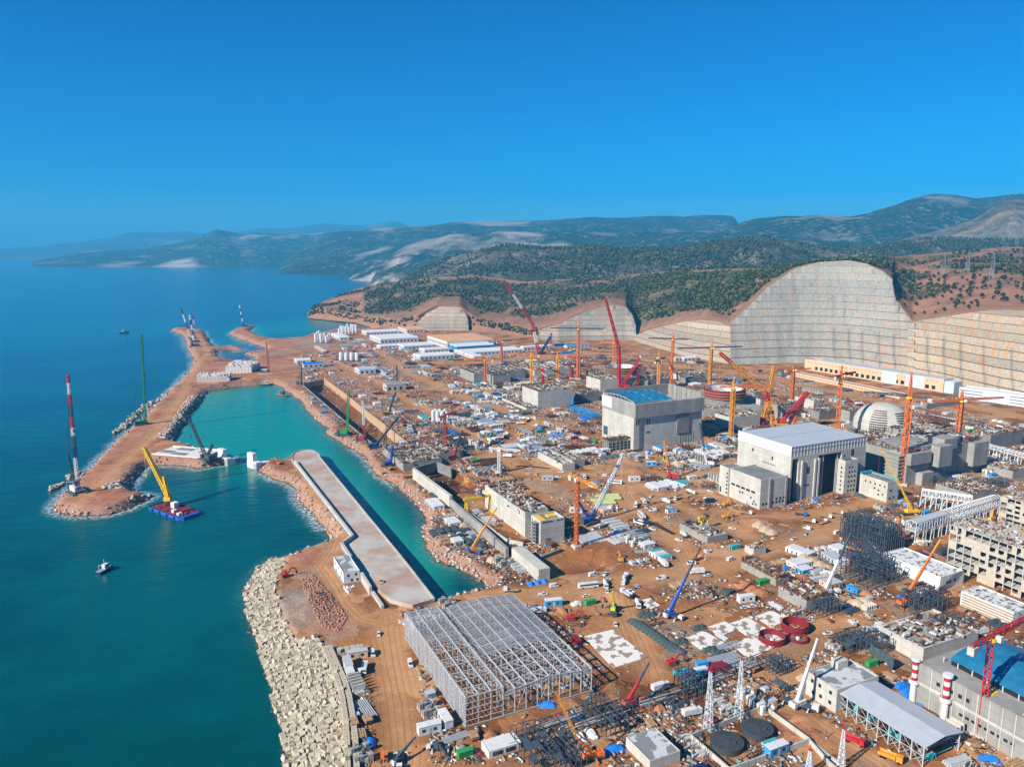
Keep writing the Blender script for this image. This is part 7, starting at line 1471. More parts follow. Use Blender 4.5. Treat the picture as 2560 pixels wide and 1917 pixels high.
# ------------------------------------------------------------------ patterns for small things
PAT = {}
def pat(key, root, label, cat, name=None): remember(root); PAT[key] = [root, label, cat, True]
def place(key, x, y, rz, z=None, label=None, group=None, scale=1.0):
    root, lab, cat, fresh = PAT[key]
    o = root if fresh else copy_tree(root); PAT[key][3] = False
    o.location = (x, y, gz(x, y) if z is None else z); o.rotation_euler = (0, 0, rz)
    if scale != 1.0: o.scale = (scale,)*3
    w_ = near(x, y); tag(o, label or f'{lab} {w_}', cat, group or f'{cat}s {w_}'.replace('boxs','boxes')); return o
def container_pat(key, mat, label, L=6.1, W=2.45, H=2.6, roof=None, detail=True, name='site_cabin', cat='site cabin'):
    root = empty(name, (0,0,0)) if detail else None
    m = MB(); m.m = 0; m.bx(-L/2, L/2, -W/2, W/2, 0, H)
    if name != 'site_cabin':
        for k in range(int(L/.5)): m.bx(-L/2+.2+k*.5, -L/2+.4+k*.5, -W/2-.05, W/2+.05, .15, H-.15)
    if not detail:
        m.m = 1; m.bx(-L/2-.1, L/2+.1, -W/2-.1, W/2+.1, H, H+.14); m.m = 2
        for x in (-L*.28, L*.22): m.bx(x-.5, x+.5, -W/2-.06, W/2+.06, 1.0, 2.0)
        m.bx(-L/2-.06, L/2+.06, -.5, .4, .1, 2.1)
        root = m.build(name, [mat, roof or mat, dark])
    else:
        m.build('wall', mat, root); MB().bx(-L/2-.1, L/2+.1, -W/2-.1, W/2+.1, H, H+.14).build('roof', roof or mat, root)
        if name == 'site_cabin':
            for x in (-L*.28, L*.22): MB().bx(x-.5, x+.5, -W/2-.05, -W/2+.05, 1.0, 2.0).build('window', glass, root)
            MB().bx(-.4, .45, -W/2-.05, -W/2+.05, .1, 2.1).build('door', greym, root)
        else: MB().bx(-L/2-.05, -L/2+.02, -W/2+.15, -.05, .2, H-.2).build('door', mat, root); MB().bx(-L/2-.05, -L/2+.02, .05, W/2-.15, .2, H-.2).build('door', mat, root)
    pat(key, root, label, cat)
CAB = [('white flat roofed site cabin',whitep,whitep,6),('pale grey site cabin with white roof',whitem,whitep,4),('white site cabin with teal roof',whitep,teal,2),('blue site cabin with white roof',blue2,whitep,1),('white site cabin with blue roof',whitep,blue2,2),('cream site cabin with grey roof',peach,greym,1),('grey site cabin',greym,greym,1)]
for k, (lab, m1, m2, wgt) in enumerate(CAB):
    container_pat(('cab',k,1), m1, lab, 7.0, 2.6, 2.7, m2, True); container_pat(('cab',k,0), m1, lab, 8.5, 3.2, 3.0, m2, False)
SHIP = [('red shipping container',maroon),('blue shipping container',blue2),('teal shipping container',teal),('white shipping container',whitem),('rusty shipping container',rust),('green shipping container',green),('navy shipping container',navy)]
for k, (lab, m1) in enumerate(SHIP):
    container_pat(('ship',k,1), m1, lab, 6.1, 2.44, 2.6, None, True, 'shipping_container', 'container'); container_pat(('ship',k,0), m1, lab, 7.5, 2.8, 2.8, None, False, 'shipping_container', 'container')
def car_pat(key, mat, label, kind, detail):
    L, W, H = dict(car=(4.4,1.8,1.45), pickup=(5.2,1.9,1.75), van=(5.6,2.0,2.4))[kind]; root = empty({'car':'parked_car','pickup':'pickup_truck','van':'white_van'}[kind] if kind != 'van' else 'parked_van', (0,0,0))
    b = MB(); hb = H*.55
    b._add([(-L/2,-W/2,.35),(L/2,-W/2,.35),(L/2,W/2,.35),(-L/2,W/2,.35),(-L/2+.05,-W/2+.05,hb),(L/2-.1,-W/2+.08,hb*.92),(L/2-.1,W/2-.08,hb*.92),(-L/2+.05,W/2-.05,hb)], [(3,2,1,0),(4,5,6,7),(0,1,5,4),(1,2,6,5),(2,3,7,6),(3,0,4,7)])
    x0, x1 = {'car':(-L*.36,L*.22),'pickup':(-L*.08,L*.24),'van':(-L*.48,L*.34)}[kind]; fr = {'car':.55,'pickup':.45,'van':.35}[kind]
    b._add([(x0+.25,-W/2+.2,H),(x1-fr,-W/2+.2,H),(x1-fr,W/2-.2,H),(x0+.25,W/2-.2,H),(x0+.2,-W/2+.18,H-.06),(x1-fr,-W/2+.18,H-.06),(x1-fr,W/2-.18,H-.06),(x0+.2,W/2-.18,H-.06)], [(0,1,2,3),(7,6,5,4),(4,5,1,0),(5,6,2,1),(6,7,3,2),(7,4,0,3)])
    if kind == 'pickup': b.bx(-L/2+.1, x0, -W/2+.06, -W/2+.16, hb, hb+.25); b.bx(-L/2+.1, x0, W/2-.16, W/2-.06, hb, hb+.25)
    if kind == 'van': b.bx(x0+.05, x1-1.5, -W/2+.06, W/2-.06, hb, H-.02)
    b.build('body', mat, root); g_ = MB()
    g_._add([(x0,-W/2+.1,hb),(x1,-W/2+.1,hb),(x1,W/2-.1,hb),(x0,W/2-.1,hb),(x0+.2,-W/2+.2,H-.05),(x1-fr,-W/2+.2,H-.05),(x1-fr,W/2-.2,H-.05),(x0+.2,W/2-.2,H-.05)], [(4,5,6,7),(0,1,5,4),(1,2,6,5),(2,3,7,6),(3,0,4,7)]); g_.build('window', glass, root)
    if detail:
        for x in (-L*.31, L*.31):
            for y in (-W/2+.1, W/2-.1): MB().cyl((x,y-.12,.34), (x,y+.12,.34), .35, n=10).build('wheel', tyre, root)
    pat(key, root, label, {'car':'car','pickup':'pickup truck','van':'van'}[kind])
for kind in ('car','pickup','van'):
    for k, (m_, w_) in enumerate(((whitep,'white'),(greym,'silver grey'),(dsteel,'dark'),(red,'red')) if kind == 'car' else ((whitep,'white'),(greym,'grey'))): car_pat((kind,k), m_, f'{w_} {kind} parked', kind, True)
def bus_pat():
    root = empty('coach', (0,0,0)); MB().bx(-6, 6, -1.25, 1.25, .5, 1.75).bx(-5.9, 5.9, -1.2, 1.2, 2.75, 3.2).bx(-6, -5.2, -1.25, 1.25, 1.75, 2.75).build('body', whitep, root); MB().bx(-5.2, 5.95, -1.22, 1.22, 1.75, 2.75).build('window', glass, root)
    MB().bx(-3, 1, -.7, .7, 3.2, 3.4).build('roof_unit', whitem, root)
    for x in (-3.6, 3.9):
        for y in (-1.2, 1.2): MB().cyl((x,y-.15,.5), (x,y+.15,.5), .52, n=12).build('wheel', tyre, root)
    pat('bus', root, 'white coach', 'bus')
bus_pat()
def truck_pat(key, cabm, bodym, kind, label):
    root = empty({'tip':'tipper_truck','flat':'flatbed_truck','mix':'concrete_mixer_truck','box':'box_truck'}[kind], (0,0,0)); MB().bx(-4.2, 3.9, -.5, .5, .7, 1.05).build('chassis', dsteel, root)
    c = MB().bx(2.0, 4.2, -1.22, 1.22, .8, 3.0).build('cab', cabm, root); MB().bx(3.6, 4.24, -1.1, 1.1, 1.9, 2.75).build('window', glass, c)
    m = MB()
    if kind == 'tip': m._add([(-4.3,-1.2,1.1),(1.7,-1.2,1.1),(1.7,1.2,1.1),(-4.3,1.2,1.1),(-4.6,-1.3,2.6),(1.8,-1.3,2.6),(1.8,1.3,2.6),(-4.6,1.3,2.6),(-4.0,-1.1,1.9),(1.5,-1.1,1.9),(1.5,1.1,1.9),(-4.0,1.1,1.9)], [(3,2,1,0),(0,1,5,4),(1,2,6,5),(2,3,7,6),(3,0,4,7),(8,9,10,11),(4,5,9,8),(5,6,10,9),(6,7,11,10),(7,4,8,11)])
    elif kind == 'flat': m.bx(-4.6, 1.8, -1.25, 1.25, 1.05, 1.3); m.bx(1.6, 1.8, -1.25, 1.25, 1.3, 2.3)
    elif kind == 'box': m.bx(-4.6, 1.8, -1.25, 1.25, 1.05, 3.5)
    else: m.cyl((-4.4,0,2.6), (-2.2,0,2.3), .6, 1.35, 14); m.cyl((-2.2,0,2.3), (.2,0,2.0), 1.35, 1.3, 14); m.cyl((.2,0,2.0), (1.6,0,1.9), 1.3, .6, 14)
    m.build({'tip':'tipper_body','flat':'load_bed','mix':'drum','box':'box_body'}[kind], bodym, root)
    for x in (-3.4, -2.1, 3.0):
        for y in (-1.05, 1.05): MB().cyl((x,y-.18,.52), (x,y+.18,.52), .53, n=10).build('wheel', tyre, root)
    pat(key, root, label, 'truck')
truck_pat('tip0', whitep, greym, 'tip', 'white tipper truck'); truck_pat('tip1', red, red, 'tip', 'red tipper truck'); truck_pat('flat0', whitep, timber, 'flat', 'white flatbed truck'); truck_pat('mix0', whitep, whitem, 'mix', 'white concrete mixer truck'); truck_pat('box0', whitep, whitep, 'box', 'white box truck'); truck_pat('flat1', blue, dsteel, 'flat', 'blue flatbed truck'); truck_pat('tip2', orange2, orange2, 'tip', 'yellow tipper truck')
def excavator_pat(key, mat, label):
    root = empty('excavator', (0,0,0)); MB().bx(-2.1, 2.1, -1.6, -.9, 0, .95).bx(-2.1, 2.1, .9, 1.6, 0, .95).bx(-1, 1, -.9, .9, .4, 1.1).build('crawler_track', dsteel, root)
    MB().bx(-2.6, 1.3, -1.4, 1.4, 1.1, 2.3).build('body', mat, root); c = MB().bx(0, 1.4, .4, 1.4, 2.3, 3.1).build('cabin', mat, root); MB().bx(.1, 1.45, .35, 1.45, 2.0, 2.9).build('window', glass, c)
    MB().beam((1,-.3,2), (3.6,-.3,5.0), .55, .7).beam((3.6,-.3,5.0), (5.6,-.3,4.6), .5, .6).build('boom', mat, root); MB().beam((5.6,-.3,4.7), (7.0,-.3,2.2), .4, .5).build('stick', mat, root); MB().bx(6.3, 7.5, -.9, .3, .9, 2.2).build('bucket', dsteel, root)
    pat(key, root, label, 'excavator')
excavator_pat('exy', orange2, 'yellow excavator'); excavator_pat('exr', red, 'red excavator'); excavator_pat('exo', orange, 'orange excavator')
def stack_pat(key, name, label, mats, fn, n=1):
    m = MB(); fn(m, random.Random(hash(key) % 999 if False else sum(map(ord, key)))); root = m.build(name, mats); pat(key, root, label, name.replace('_', ' '))
def f_planks(m, r):
    for k in range(r.randint(4,6)):
        for j in range(4): m.m = 0; m.rbox((r.uniform(-.3,.3), -1.2+j*.8, .2+k*.36), r.uniform(4,5.6), .6, .28, r.uniform(-.03,.03))
def f_pipes(m, r):
    for k in range(3):
        for j in range(6-k): m.cyl((-4.5+r.uniform(-.4,.4), -1.6+j*.62+k*.31, .32+k*.54), (4.5+r.uniform(-.4,.4), -1.6+j*.62+k*.31, .32+k*.54), .3, n=8)
def f_big(m, r):
    for j in range(5): m.cyl((-9+r.uniform(-1,1), -5+j*2.5, 1.0), (9+r.uniform(-1,1), -5+j*2.5, 1.0), 1.05, n=14)
def f_rebar(m, r):
    for j in range(14): m.beam((-5.5+r.uniform(-1,1), r.uniform(-1.2,1.2), .15+r.uniform(0,.8)), (5.5+r.uniform(-1,1), r.uniform(-1.2,1.2), .15+r.uniform(0,.8)), .22)
def f_panels(m, r):
    for k in range(r.randint(5,8)): m.m = k % 2; m.rbox((r.uniform(-.15,.15), r.uniform(-.15,.15), .15+k*.3), r.uniform(2.6,3.4), r.uniform(2.0,2.5), .22, r.uniform(-.06,.06))
def f_pallets(m, r):
    for i in range(4):
        for j in range(2):
            for k in range(r.randint(1,3)): m.m = r.choice((0,0,1)); m.rbox((i*1.5-2.2, j*1.5-.7, .5+k*.95), 1.2, 1.15, .85, r.uniform(-.1,.1))
def f_forms(m, r):
    for k in range(7): m.m = r.choice((0,1)); m.rbox((r.uniform(-2.5,2.5), r.uniform(-1.6,1.6), .5), r.uniform(1.6,4), r.uniform(.3,1.2), r.uniform(.5,1.3), r.choice((0,1.57,.3)))
def f_girders(m, r):
    for j in range(6): m.beam((-6,-1.6+j*.7,.3), (6,-1.6+j*.7,.3), .12, .6); m.rbox((0,-1.6+j*.7,.62), 12, .4, .07); m.rbox((0,-1.6+j*.7,.05), 12, .4, .07)
def f_tarp(m, r):
    n = 6
    H = [[(1.4+r.uniform(-.3,.3))*math.sin(math.pi*i/n)**.5*math.sin(math.pi*j/4)**.5 if 0 < i < n and 0 < j < 4 else 0 for j in range(5)] for i in range(n+1)]
    q = lambda i, j: (-3+6*i/n, -1.6+3.2*j/4, H[i][j])
    for i in range(n):
        for j in range(4): m.quad(q(i,j), q(i+1,j), q(i+1,j+1), q(i,j+1))
def f_cage(m, r):
    for k in range(5):
        a = [(-4+2*k, .9*math.cos(t), 1+.9*math.sin(t)) for t in np.linspace(0, 6.28, 9)]
        for p, q in zip(a, a[1:]): m.beam(p, q, .12)
    for t in np.linspace(0, 6.28, 9)[:-1]: m.beam((-4.6,.9*math.cos(t),1+.9*math.sin(t)), (4.6,.9*math.cos(t),1+.9*math.sin(t)), .12)
def f_heap(m, r):
    n = 14; P = [(4.5*math.cos(6.283*k/n)*r.uniform(.8,1.15), 3.4*math.sin(6.283*k/n)*r.uniform(.8,1.15)) for k in range(n)]
    for z0, z1, s0, s1 in ((-.4,.9,1,.72),(.9,1.8,.72,.38),(1.8,2.2,.38,.05)):
        b = len(m.v); m.v += [(x*s0,y*s0,z0) for x,y in P]+[(x*s1*r.uniform(.95,1.05),y*s1,z1) for x,y in P]; fs = [(b+k,b+(k+1)%n,b+n+(k+1)%n,b+n+k) for k in range(n)]; m.f += fs; m.mi += [0]*n
def f_walls(m, r):
    for j in range(5): m.rbox((0,-4+j*2,1.6), 4.5, .45, 3.2)
    m.rbox((0,0,.15), 5.2, 9.6, .4)
STK = [('timber_stack','timber_stack','stack of brown timber planks',[timber],f_planks,.10),('pipes_a','pipe_bundle','bundle of grey steel pipes',[steel],f_pipes,.06),('pipes_b','pipe_bundle','bundle of dark steel pipes',[dsteel],f_pipes,.06),('rebar_a','rebar_bundle','bundle of rusty reinforcing bars',[rust],f_rebar,.13),
  ('panel_a','panel_stack','stack of white formwork panels',[whitep,greym],f_panels,.11),('panel_b','panel_stack','stack of rust red formwork panels',[maroon,timber],f_panels,.07),('panel_c','panel_stack','stack of blue and grey panels',[blue2,greym],f_panels,.05),('pal_a','pallet_group','pallets of white sacks and blocks',[whitep,timber],f_pallets,.09),('pal_b','pallet_group','pallets of grey concrete blocks',[conc,conc_w],f_pallets,.07),
  ('form_a','formwork_pile','untidy pile of formwork pieces',[timber,rust],f_forms,.12),('form_b','formwork_pile','untidy pile of pale steel forms',[steel,conc_w],f_forms,.08),('gird_a','girder_stack','row of grey steel girders',[greym],f_girders,.05),('tarp_a','covered_pile','pile under a bright blue tarpaulin',[tarpb],f_tarp,.045),('tarp_b','covered_pile','pile under a dark green sheet',[netgr],f_tarp,.04),('tarp_c','covered_pile','pile under a white sheet',[whitep],f_tarp,.03),
  ('cage_a','rebar_cage','rusty reinforcement cage lying',[rust],f_cage,.06),('heap_a','soil_heap','heap of pale sand',[sand],f_heap,.05),('heap_b','soil_heap','heap of red brown soil',[principled('red_soil',(0.33,0.145,0.07),.95,var=.25,vscale=.6,spec=.05)],f_heap,.05),('wall_a','precast_wall_rack','rack of upright precast wall panels',[conc_w],f_walls,.03)]
for k, nm, lab, ms, fn, wgt in STK: stack_pat(k, nm, lab, ms, fn)
stack_pat('bigpipe', 'large_pipes', 'row of big pale green pipes', [pipeg], f_big)
TAKEN = []
def spot_ok(x, y, rad):
    for a, b, c in TAKEN:
        if (a-x)**2+(b-y)**2 < (c+rad)**2: return False
    return True
def P2(v, x, y): q = gp(v, x, y); return q.x, q.y
def put(key, v, x, y, rz=0.0, rad=4, **k):
    a, b = P2(v, x, y); TAKEN.append((a, b, rad)); return place(key, a, b, rz, **k)

# things the photograph shows at known places
put('bus','d5',995,1172,R(14), label='white coach driving along the haul road', group='coach on the haul road'); put('car','d5',580,1240) if False else None
for key, v, x, y, a, lab in [(('pickup',0),'d5',578,1240,12,'white pickup on the haul road behind the coach'),(('car',0),'d5',1325,1105,60,'white car waiting at the junction ahead of the coach'),(('van',0),'d5',1325,1135,70,'white van beside the car at the junction'),
   ('bus','d5',1240,215,-20,'white coach on the dirt lot behind the blue and white crane'),('bus','d5',1485,525,100,'white minibus seen end on below the white crane boom'),('bus','d5',1485,590,-40,'white coach parked at the row of cabins by the dug hollow'),(('car',0),'d5',1390,312,0,'white car crossing the dirt lot near the pale pipes'),(('car',0),'d5',1735,438,-10,'white car by the long track shadow'),
   (('car',0),'d5',1720,535,-10,'white car left of the small yellow gantry'),(('pickup',0),'d5',1585,640,-30,'white pickup between the cabin rows'),(('pickup',0),'d5',1830,742,-25,'white pickup passing the thick wall bays'),(('pickup',0),'d6',540,920,-10,'white pickup below the turbine hall annex'),
   (('car',0),'d3',1170,497,15,'white car nearer the white cabin on the dirt lot'),(('car',0),'d3',1230,487,15,'white car next to its twin by the white cabin'),('box0','d3',790,1275,20,'white box truck with blue tarpaulin behind it'),(('van',0),'d1',1360,910,-75,'white van left of the steel frame hall'),(('van',0),'d1',985,985,-80,'white truck cab parked by the slab stacks'),
   (('van',0),'d1',1085,835,-70,'white van right of the slab stacks'),(('car',0),'d1',1130,690,-80,'white car above the slab stacks'),('tip0','d1',1025,950,-85,'white tipper truck between two cabins at the breakwater'),('tip1','d4',510,1480,-40,'red tipper truck in the trench beside the open shed'),('flat0','c7',190,1265,-20,'white cab of a lorry at the annex foot'),
   ('flat0','c7',650,1325,-32,'long white flatbed on the dirt before the turbine hall'),('flat1','c7',590,1275,-32,'blue flatbed behind the long white one'),('flat0','c7',770,1290,-32,'second white flatbed on the dirt before the turbine hall'),('flat0','c7',860,1265,-32,'third white flatbed nearest the stair tower'),
   ('exy','d5',1290,930,100,'yellow excavator working in the dug hollow'),('exr','d1',450,270,40,'red excavator with long arm on the grey rubble'),('exo','c5',290,935,150,'orange excavator at the pier head bank'),('exr','d2',1660,350,10,'red excavator beside the dark girders'),('exr','d3',640,905,20,'red machine left of the containers'),
   ('exy','d1',1130,320,-70,'yellow roller machine on the pier root'),('tip2','d4',780,1600,-40,'yellow tank truck at the open shed foot'),('tip0','d2',1300,280,-20,'white truck right of the steel frame hall'),('box0','d2',1370,290,15,'white box truck beside the grey cabin by the haul road'),('exy','c7',40,1205,30,'yellow machine at the annex corner'),('exy','d6',470,810,20,'yellow excavator behind the small yellow gantry'),
   ('exr','c6',730,800,0,'red machine among cabins before the tarpaulin hall'),('mix0','d3',300,285,70,'white mixer truck at the junction'),('exo','d1',1170,1600,-80,'yellow machine at the edge of the breakwater row'),('box0','d3',560,1090,25,'white box container with ribbed side beside the pipe rack'),('flat0','d4',470,640,20,'yellow fronted lorry on the dirt by the red rings')]:
    put(key, v, x, y, R(a), label=lab, group='vehicles on the site')
for v, x, y, a, k, lab in [('d2',400,1340,22,0,'white cabin with pink edged roof below the steel frame hall'),('d2',545,1260,-65,0,'tall white cabin next to the blue truck'),('d1',905,930,-68,5,'cream cabin at the breakwater root'),('d1',915,980,-68,0,'white cabin at the breakwater root'),('d1',975,850,18,5,'long cream cabin in front of the slab stacks'),('d3',1180,445,15,0,'white cabin near the two white cars'),('d2',1500,225,12,3,'blue cabin by the haul road'),('d5',620,185,5,6,'grey cabin alone on the dirt lot'),
   ('d5',1420,190,10,1,'house shaped grey cabin with brown roof on the dirt lot'),('d5',880,480,0,0,'white cabin behind the orange tower crane'),('c6',1290,940,5,3,'blue roofed cabin on the dirt lot')]:
    put(('cab',k,1), v, x, y, R(a), 5, label=lab, group='cabins standing alone', scale=1.35)
for j, (x, y, k) in enumerate([(745,985,1),(775,1010,0),(790,1030,2),(830,990,1),(860,920,1),(850,965,3),(975,930,0),(1010,945,0),(950,960,0),(880,1000,6),(700,980,2)]): put(('ship',k,1), 'd3', x, y, R(18), 3, label=SHIP[k][0]+' in the row behind the pipe rack', group='containers behind the pipe rack')
put('bigpipe','d5',1140,390,R(8),12, label='stacked big pale green pipes beside the blue and white crane', group='pale green pipes'); put('bigpipe','d5',1190,350,R(8),9, label='second layer of big pale green pipes behind the first', group='pale green pipes')
for k in range(12): put('tarp_b','d3',375+k*28,600+k*19,R(-35),3, label='dark heap of steel under sheeting in the long row', group='dark heaps in the long row', scale=1.5)
for x, y in ((440,545),(480,555),(700,740),(920,800),(990,830),(840,640),(1050,360),(1070,380)): put('tarp_b','d3',x,y,R(20),3, label='dark sheeted heap standing apart from the long row', group='loose dark heaps')
for k, (x, y) in enumerate([(860,1060),(905,1100),(1030,1180),(1080,1180),(920,1130)]): put('tarp_a','d4',x,y,R(20),3, label='bright blue sheeted pile between the shed and the chimneys', group='blue piles by the chimneys', scale=1.3)
put('tarp_a','d2',1450,1110,0,2, label='blue tarpaulin heap inside the steel frame edge', group='blue heap at the frame edge'); put('tarp_a','d3',220,1530,R(20),4, label='blue sheeted block at the bottom of the photo', group='blue block at the bottom', scale=1.5)
put('tarp_a','c7',700,1165,R(25),4, label='bright blue sheet at the foot of the dark doorway', group='blue sheet at the doorway'); put('tarp_a','d4',1490,1600,0,4, label='bright blue heap at the lower corner of the machine hall', group='blue heap by the machine hall', scale=1.4)
put('tarp_a','d1',1070,1480,R(-80),3, label='bright blue sheeting beside the breakwater crest blocks', group='blue sheeting by the crest', scale=1.2)

# ------------------------------------------------------------------ the crowded yard
YARD = poly(('b1',2000,1010),('b2',400,960),('b2',1000,1010),('b2',1900,1085),('b3',300,1210),('b3',800,1260),('b3',1600,1450),('o',2700,1090),('o',2900,1917),('o',900,2000),('d1',1000,1100),('d2',250,250),('d2',900,120),('c5',1450,1560),('c5',1400,1300),('c5',1000,960),('c5',700,690),('c5',420,330),('b1',1900,1180))
BARE = [poly(('d5',520,900),('d5',760,790),('d5',1180,700),('d5',1480,990),('d5',1250,1090),('d5',650,1160)), poly(('d5',330,60),('d5',1300,40),('d5',1500,180),('d5',1350,260),('d5',1050,200),('d5',700,480),('d5',480,330)), poly(('d5',1100,330),('d5',1900,200),('d5',2208,300),('d5',1500,560)),
  poly(('d3',0,560),('d3',330,520),('d3',330,580),('d3',730,850),('d3',560,900),('d3',490,1150),('d3',300,1180)), poly(('d3',540,430),('d3',900,430),('d3',1200,470),('d3',1200,540),('d3',560,700)), poly(('d6',500,700),('d6',1100,720),('d6',1650,800),('d6',1650,900),('d6',600,980)), poly(('d3',-700,900),('d3',-100,1200),('d3',-500,1400),('d3',-1100,1200)),
  poly(('d1',1150,600),('d1',1400,600),('d1',1480,1750),('d1',1180,1750)), poly(('d4',0,600),('d4',600,600),('d4',600,720),('d4',0,900)), poly(('c6',130,860),('c6',300,700),('c6',430,590),('c6',330,560),('c6',60,820)), poly(('d7',620,1230),('d7',1000,1080),('d7',1020,1330),('d7',900,1300)), poly(('d4',0,1250),('d4',700,1700),('d4',300,1700),('d4',-100,1350))]
CROWD = [poly(('c6',300,640),('c6',900,760),('c6',1100,850),('c6',1050,910),('c6',600,830),('c6',250,800)), poly(('c6',0,600),('c6',200,560),('c6',120,840),('c6',0,820)), poly(('c5',850,360),('c5',1200,520),('c5',1900,720),('c5',2000,860),('c5',1600,880),('c5',1300,740),('c5',900,470)), poly(('c5',1480,330),('c5',2100,330),('c5',2100,640),('c5',1700,640)),
  poly(('c6',1150,1070),('c6',1560,1080),('c6',1560,1190),('c6',1350,1210)), poly(('c6',1350,830),('c6',1900,800),('c6',1850,980),('c6',1450,960)), poly(('d5',1210,600),('d5',1450,640),('d5',1900,900),('d5',1800,990),('d5',1300,760)), poly(('c7',1400,1000),('c7',2100,800),('c7',2212,1000),('c7',1700,1100)), poly(('d6',1000,1150),('d6',1600,1150),('d6',1550,1420),('d6',1100,1400)),
  poly(('d2',280,930),('d2',480,1050),('d2',640,1400),('d2',330,1440)), poly(('b2',0,1020),('b2',500,1060),('b2',700,1240),('b2',300,1300),('b2',0,1120)), poly(('c5',1480,1250),('c5',1600,1300),('c5',2000,1656),('c5',1700,1656)), poly(('d4',0,200),('d4',500,150),('d4',650,580),('d4',150,540)), poly(('c7',0,700),('c7',130,640),('c7',140,860),('c7',0,880)), poly(('d1',920,1050),('d1',1130,1100),('d1',1180,1656),('d1',1000,1656))]
def in_any(x, y, L): X, Y = np.array([x]), np.array([y]); return any(inside(X, Y, P)[0] for P in L)
rnd = random.Random(21); cand = []
while len(cand) < 9500:
    if rnd.random() < .45:
        P = rnd.choice(CROWD); x = rnd.uniform(P[:,0].min(), P[:,0].max()); y = rnd.uniform(P[:,1].min(), P[:,1].max())
        if not in_any(x, y, [P]): continue
    else:
        r_ = 265+rnd.random()**1.25*1250; t = rnd.uniform(-.62, .72); x, y = r_*math.sin(t), r_*math.cos(t)
        if not in_any(x, y, [YARD]): continue
    cand.append((x, y))
cx_ = np.array(cand); cz, csd, crd = ground_z(cx_[:,0], cx_[:,1], True)
npit = {k: sdist(cx_[:,0], cx_[:,1], P[0]) for k, P in enumerate(PITS)}; pitd = np.max(np.stack(list(npit.values())), 0)
n_c = n_s = n_m = 0; keys_c = [k for k, c in enumerate(CAB) for _ in range(c[3])]; keys_m = [(s_[0], s_[5]) for s_ in STK]; count_m = {}
for i, (x, y) in enumerate(cand):
    if csd[i] < 9 or crd[i] > .12 or pitd[i] > -6 or not is_free(x, y, 2.0): continue
    dcam = math.hypot(x, y); crowd = in_any(x, y, CROWD)
    if not crowd and in_any(x, y, BARE): continue
    if not crowd and rnd.random() < .05: continue
    q = rnd.random(); det = 1 if dcam < 430 else 0; a = GA + rnd.choice((0,0,0,math.pi/2,math.pi/2,rnd.uniform(-.3,.3)))
    if q < (.52 if crowd and dcam > 420 else .22) and n_c < 325:
        if not spot_ok(x, y, 5.0): continue
        k = rnd.choice(keys_c); row = rnd.choice((2,3,4,5,6)) if crowd else rnd.choice((1,2,3)); dx, dy = -math.sin(a)*3.3, math.cos(a)*3.3
        for j in range(row):
            if n_c >= 325: break
            X, Y = x+dx*j, y+dy*j
            if not is_free(X, Y, 1.5): break
            place(('cab',k if rnd.random() < .8 else rnd.choice(keys_c),det), X, Y, a, z=cz[i]); TAKEN.append((X, Y, 3.2)); n_c += 1
    elif q < .60 and n_s < 130 and q > .5:
        if not spot_ok(x, y, 4.0): continue
        place(('ship',rnd.randrange(len(SHIP)),det), x, y, a, z=cz[i]); TAKEN.append((x, y, 3.4)); n_s += 1
    elif n_m < 1650:
        if not spot_ok(x, y, 2.6): continue
        k = rnd.choices([m[0] for m in keys_m], [m[1] for m in keys_m])[0]
        if count_m.get(k, 0) > 150: continue
        sc_ = rnd.uniform(.85,1.45)*(1.25 if dcam > 600 else 1.0); dx, dy = -math.sin(a)*4.3*sc_, math.cos(a)*4.3*sc_
        for j in range(rnd.choice((1,2,2,3,4,5) if crowd else (1,1,2,3))):
            X, Y = x+dx*j, y+dy*j
            if not is_free(X, Y, 1.5) or (j and not spot_ok(X, Y, 1.6)): break
            count_m[k] = count_m.get(k, 0)+1; place(k, X, Y, a+rnd.uniform(-.12,.12), scale=sc_*rnd.uniform(.9,1.1)); n_m += 1
            TAKEN.append((X, Y, 2.6))
# cars and lorries along the haul roads and in the yards
nv = 0
for tries in range(1500):
    if nv >= 110: break
    P, wd_ = rnd.choice(ROADS[2:6]+ROADS[8:11]); k = rnd.randrange(len(P)-1); t = rnd.random(); p = P[k]+(P[k+1]-P[k])*t; d = P[k+1]-P[k]; a = math.atan2(d[1], d[0]); off = rnd.choice((-1,1))*rnd.uniform(2.5, wd_+5)
    x, y = p[0]-math.sin(a)*off, p[1]+math.cos(a)*off
    if not is_free(x, y, 1) or not spot_ok(x, y, 3.5) or not in_any(x, y, [YARD]): continue
    key = rnd.choices([('car',0),('car',1),('car',2),('car',3),('pickup',0),('pickup',1),('van',0),'tip0','flat0','mix0','tip2','flat1','box0'], [6,2,2,1,6,2,5,3,3,3,1,1,2])[0]
    place(key, x, y, a+rnd.choice((0,math.pi,0,math.pi,.5,1.57))); TAKEN.append((x, y, 3)); nv += 1
print('cabins', n_c, 'containers', n_s, 'stacks', n_m, 'vehicles', nv)
# unused patterns leave no trace
for k, (root, *_r, fresh) in PAT.items():
    if fresh:
        for o in [c for ch in KIDS.get(root.name, ()) for c in KIDS.get(ch.name, ())]+list(KIDS.get(root.name, ()))+[root]: bpy.data.objects.remove(o, do_unlink=True)

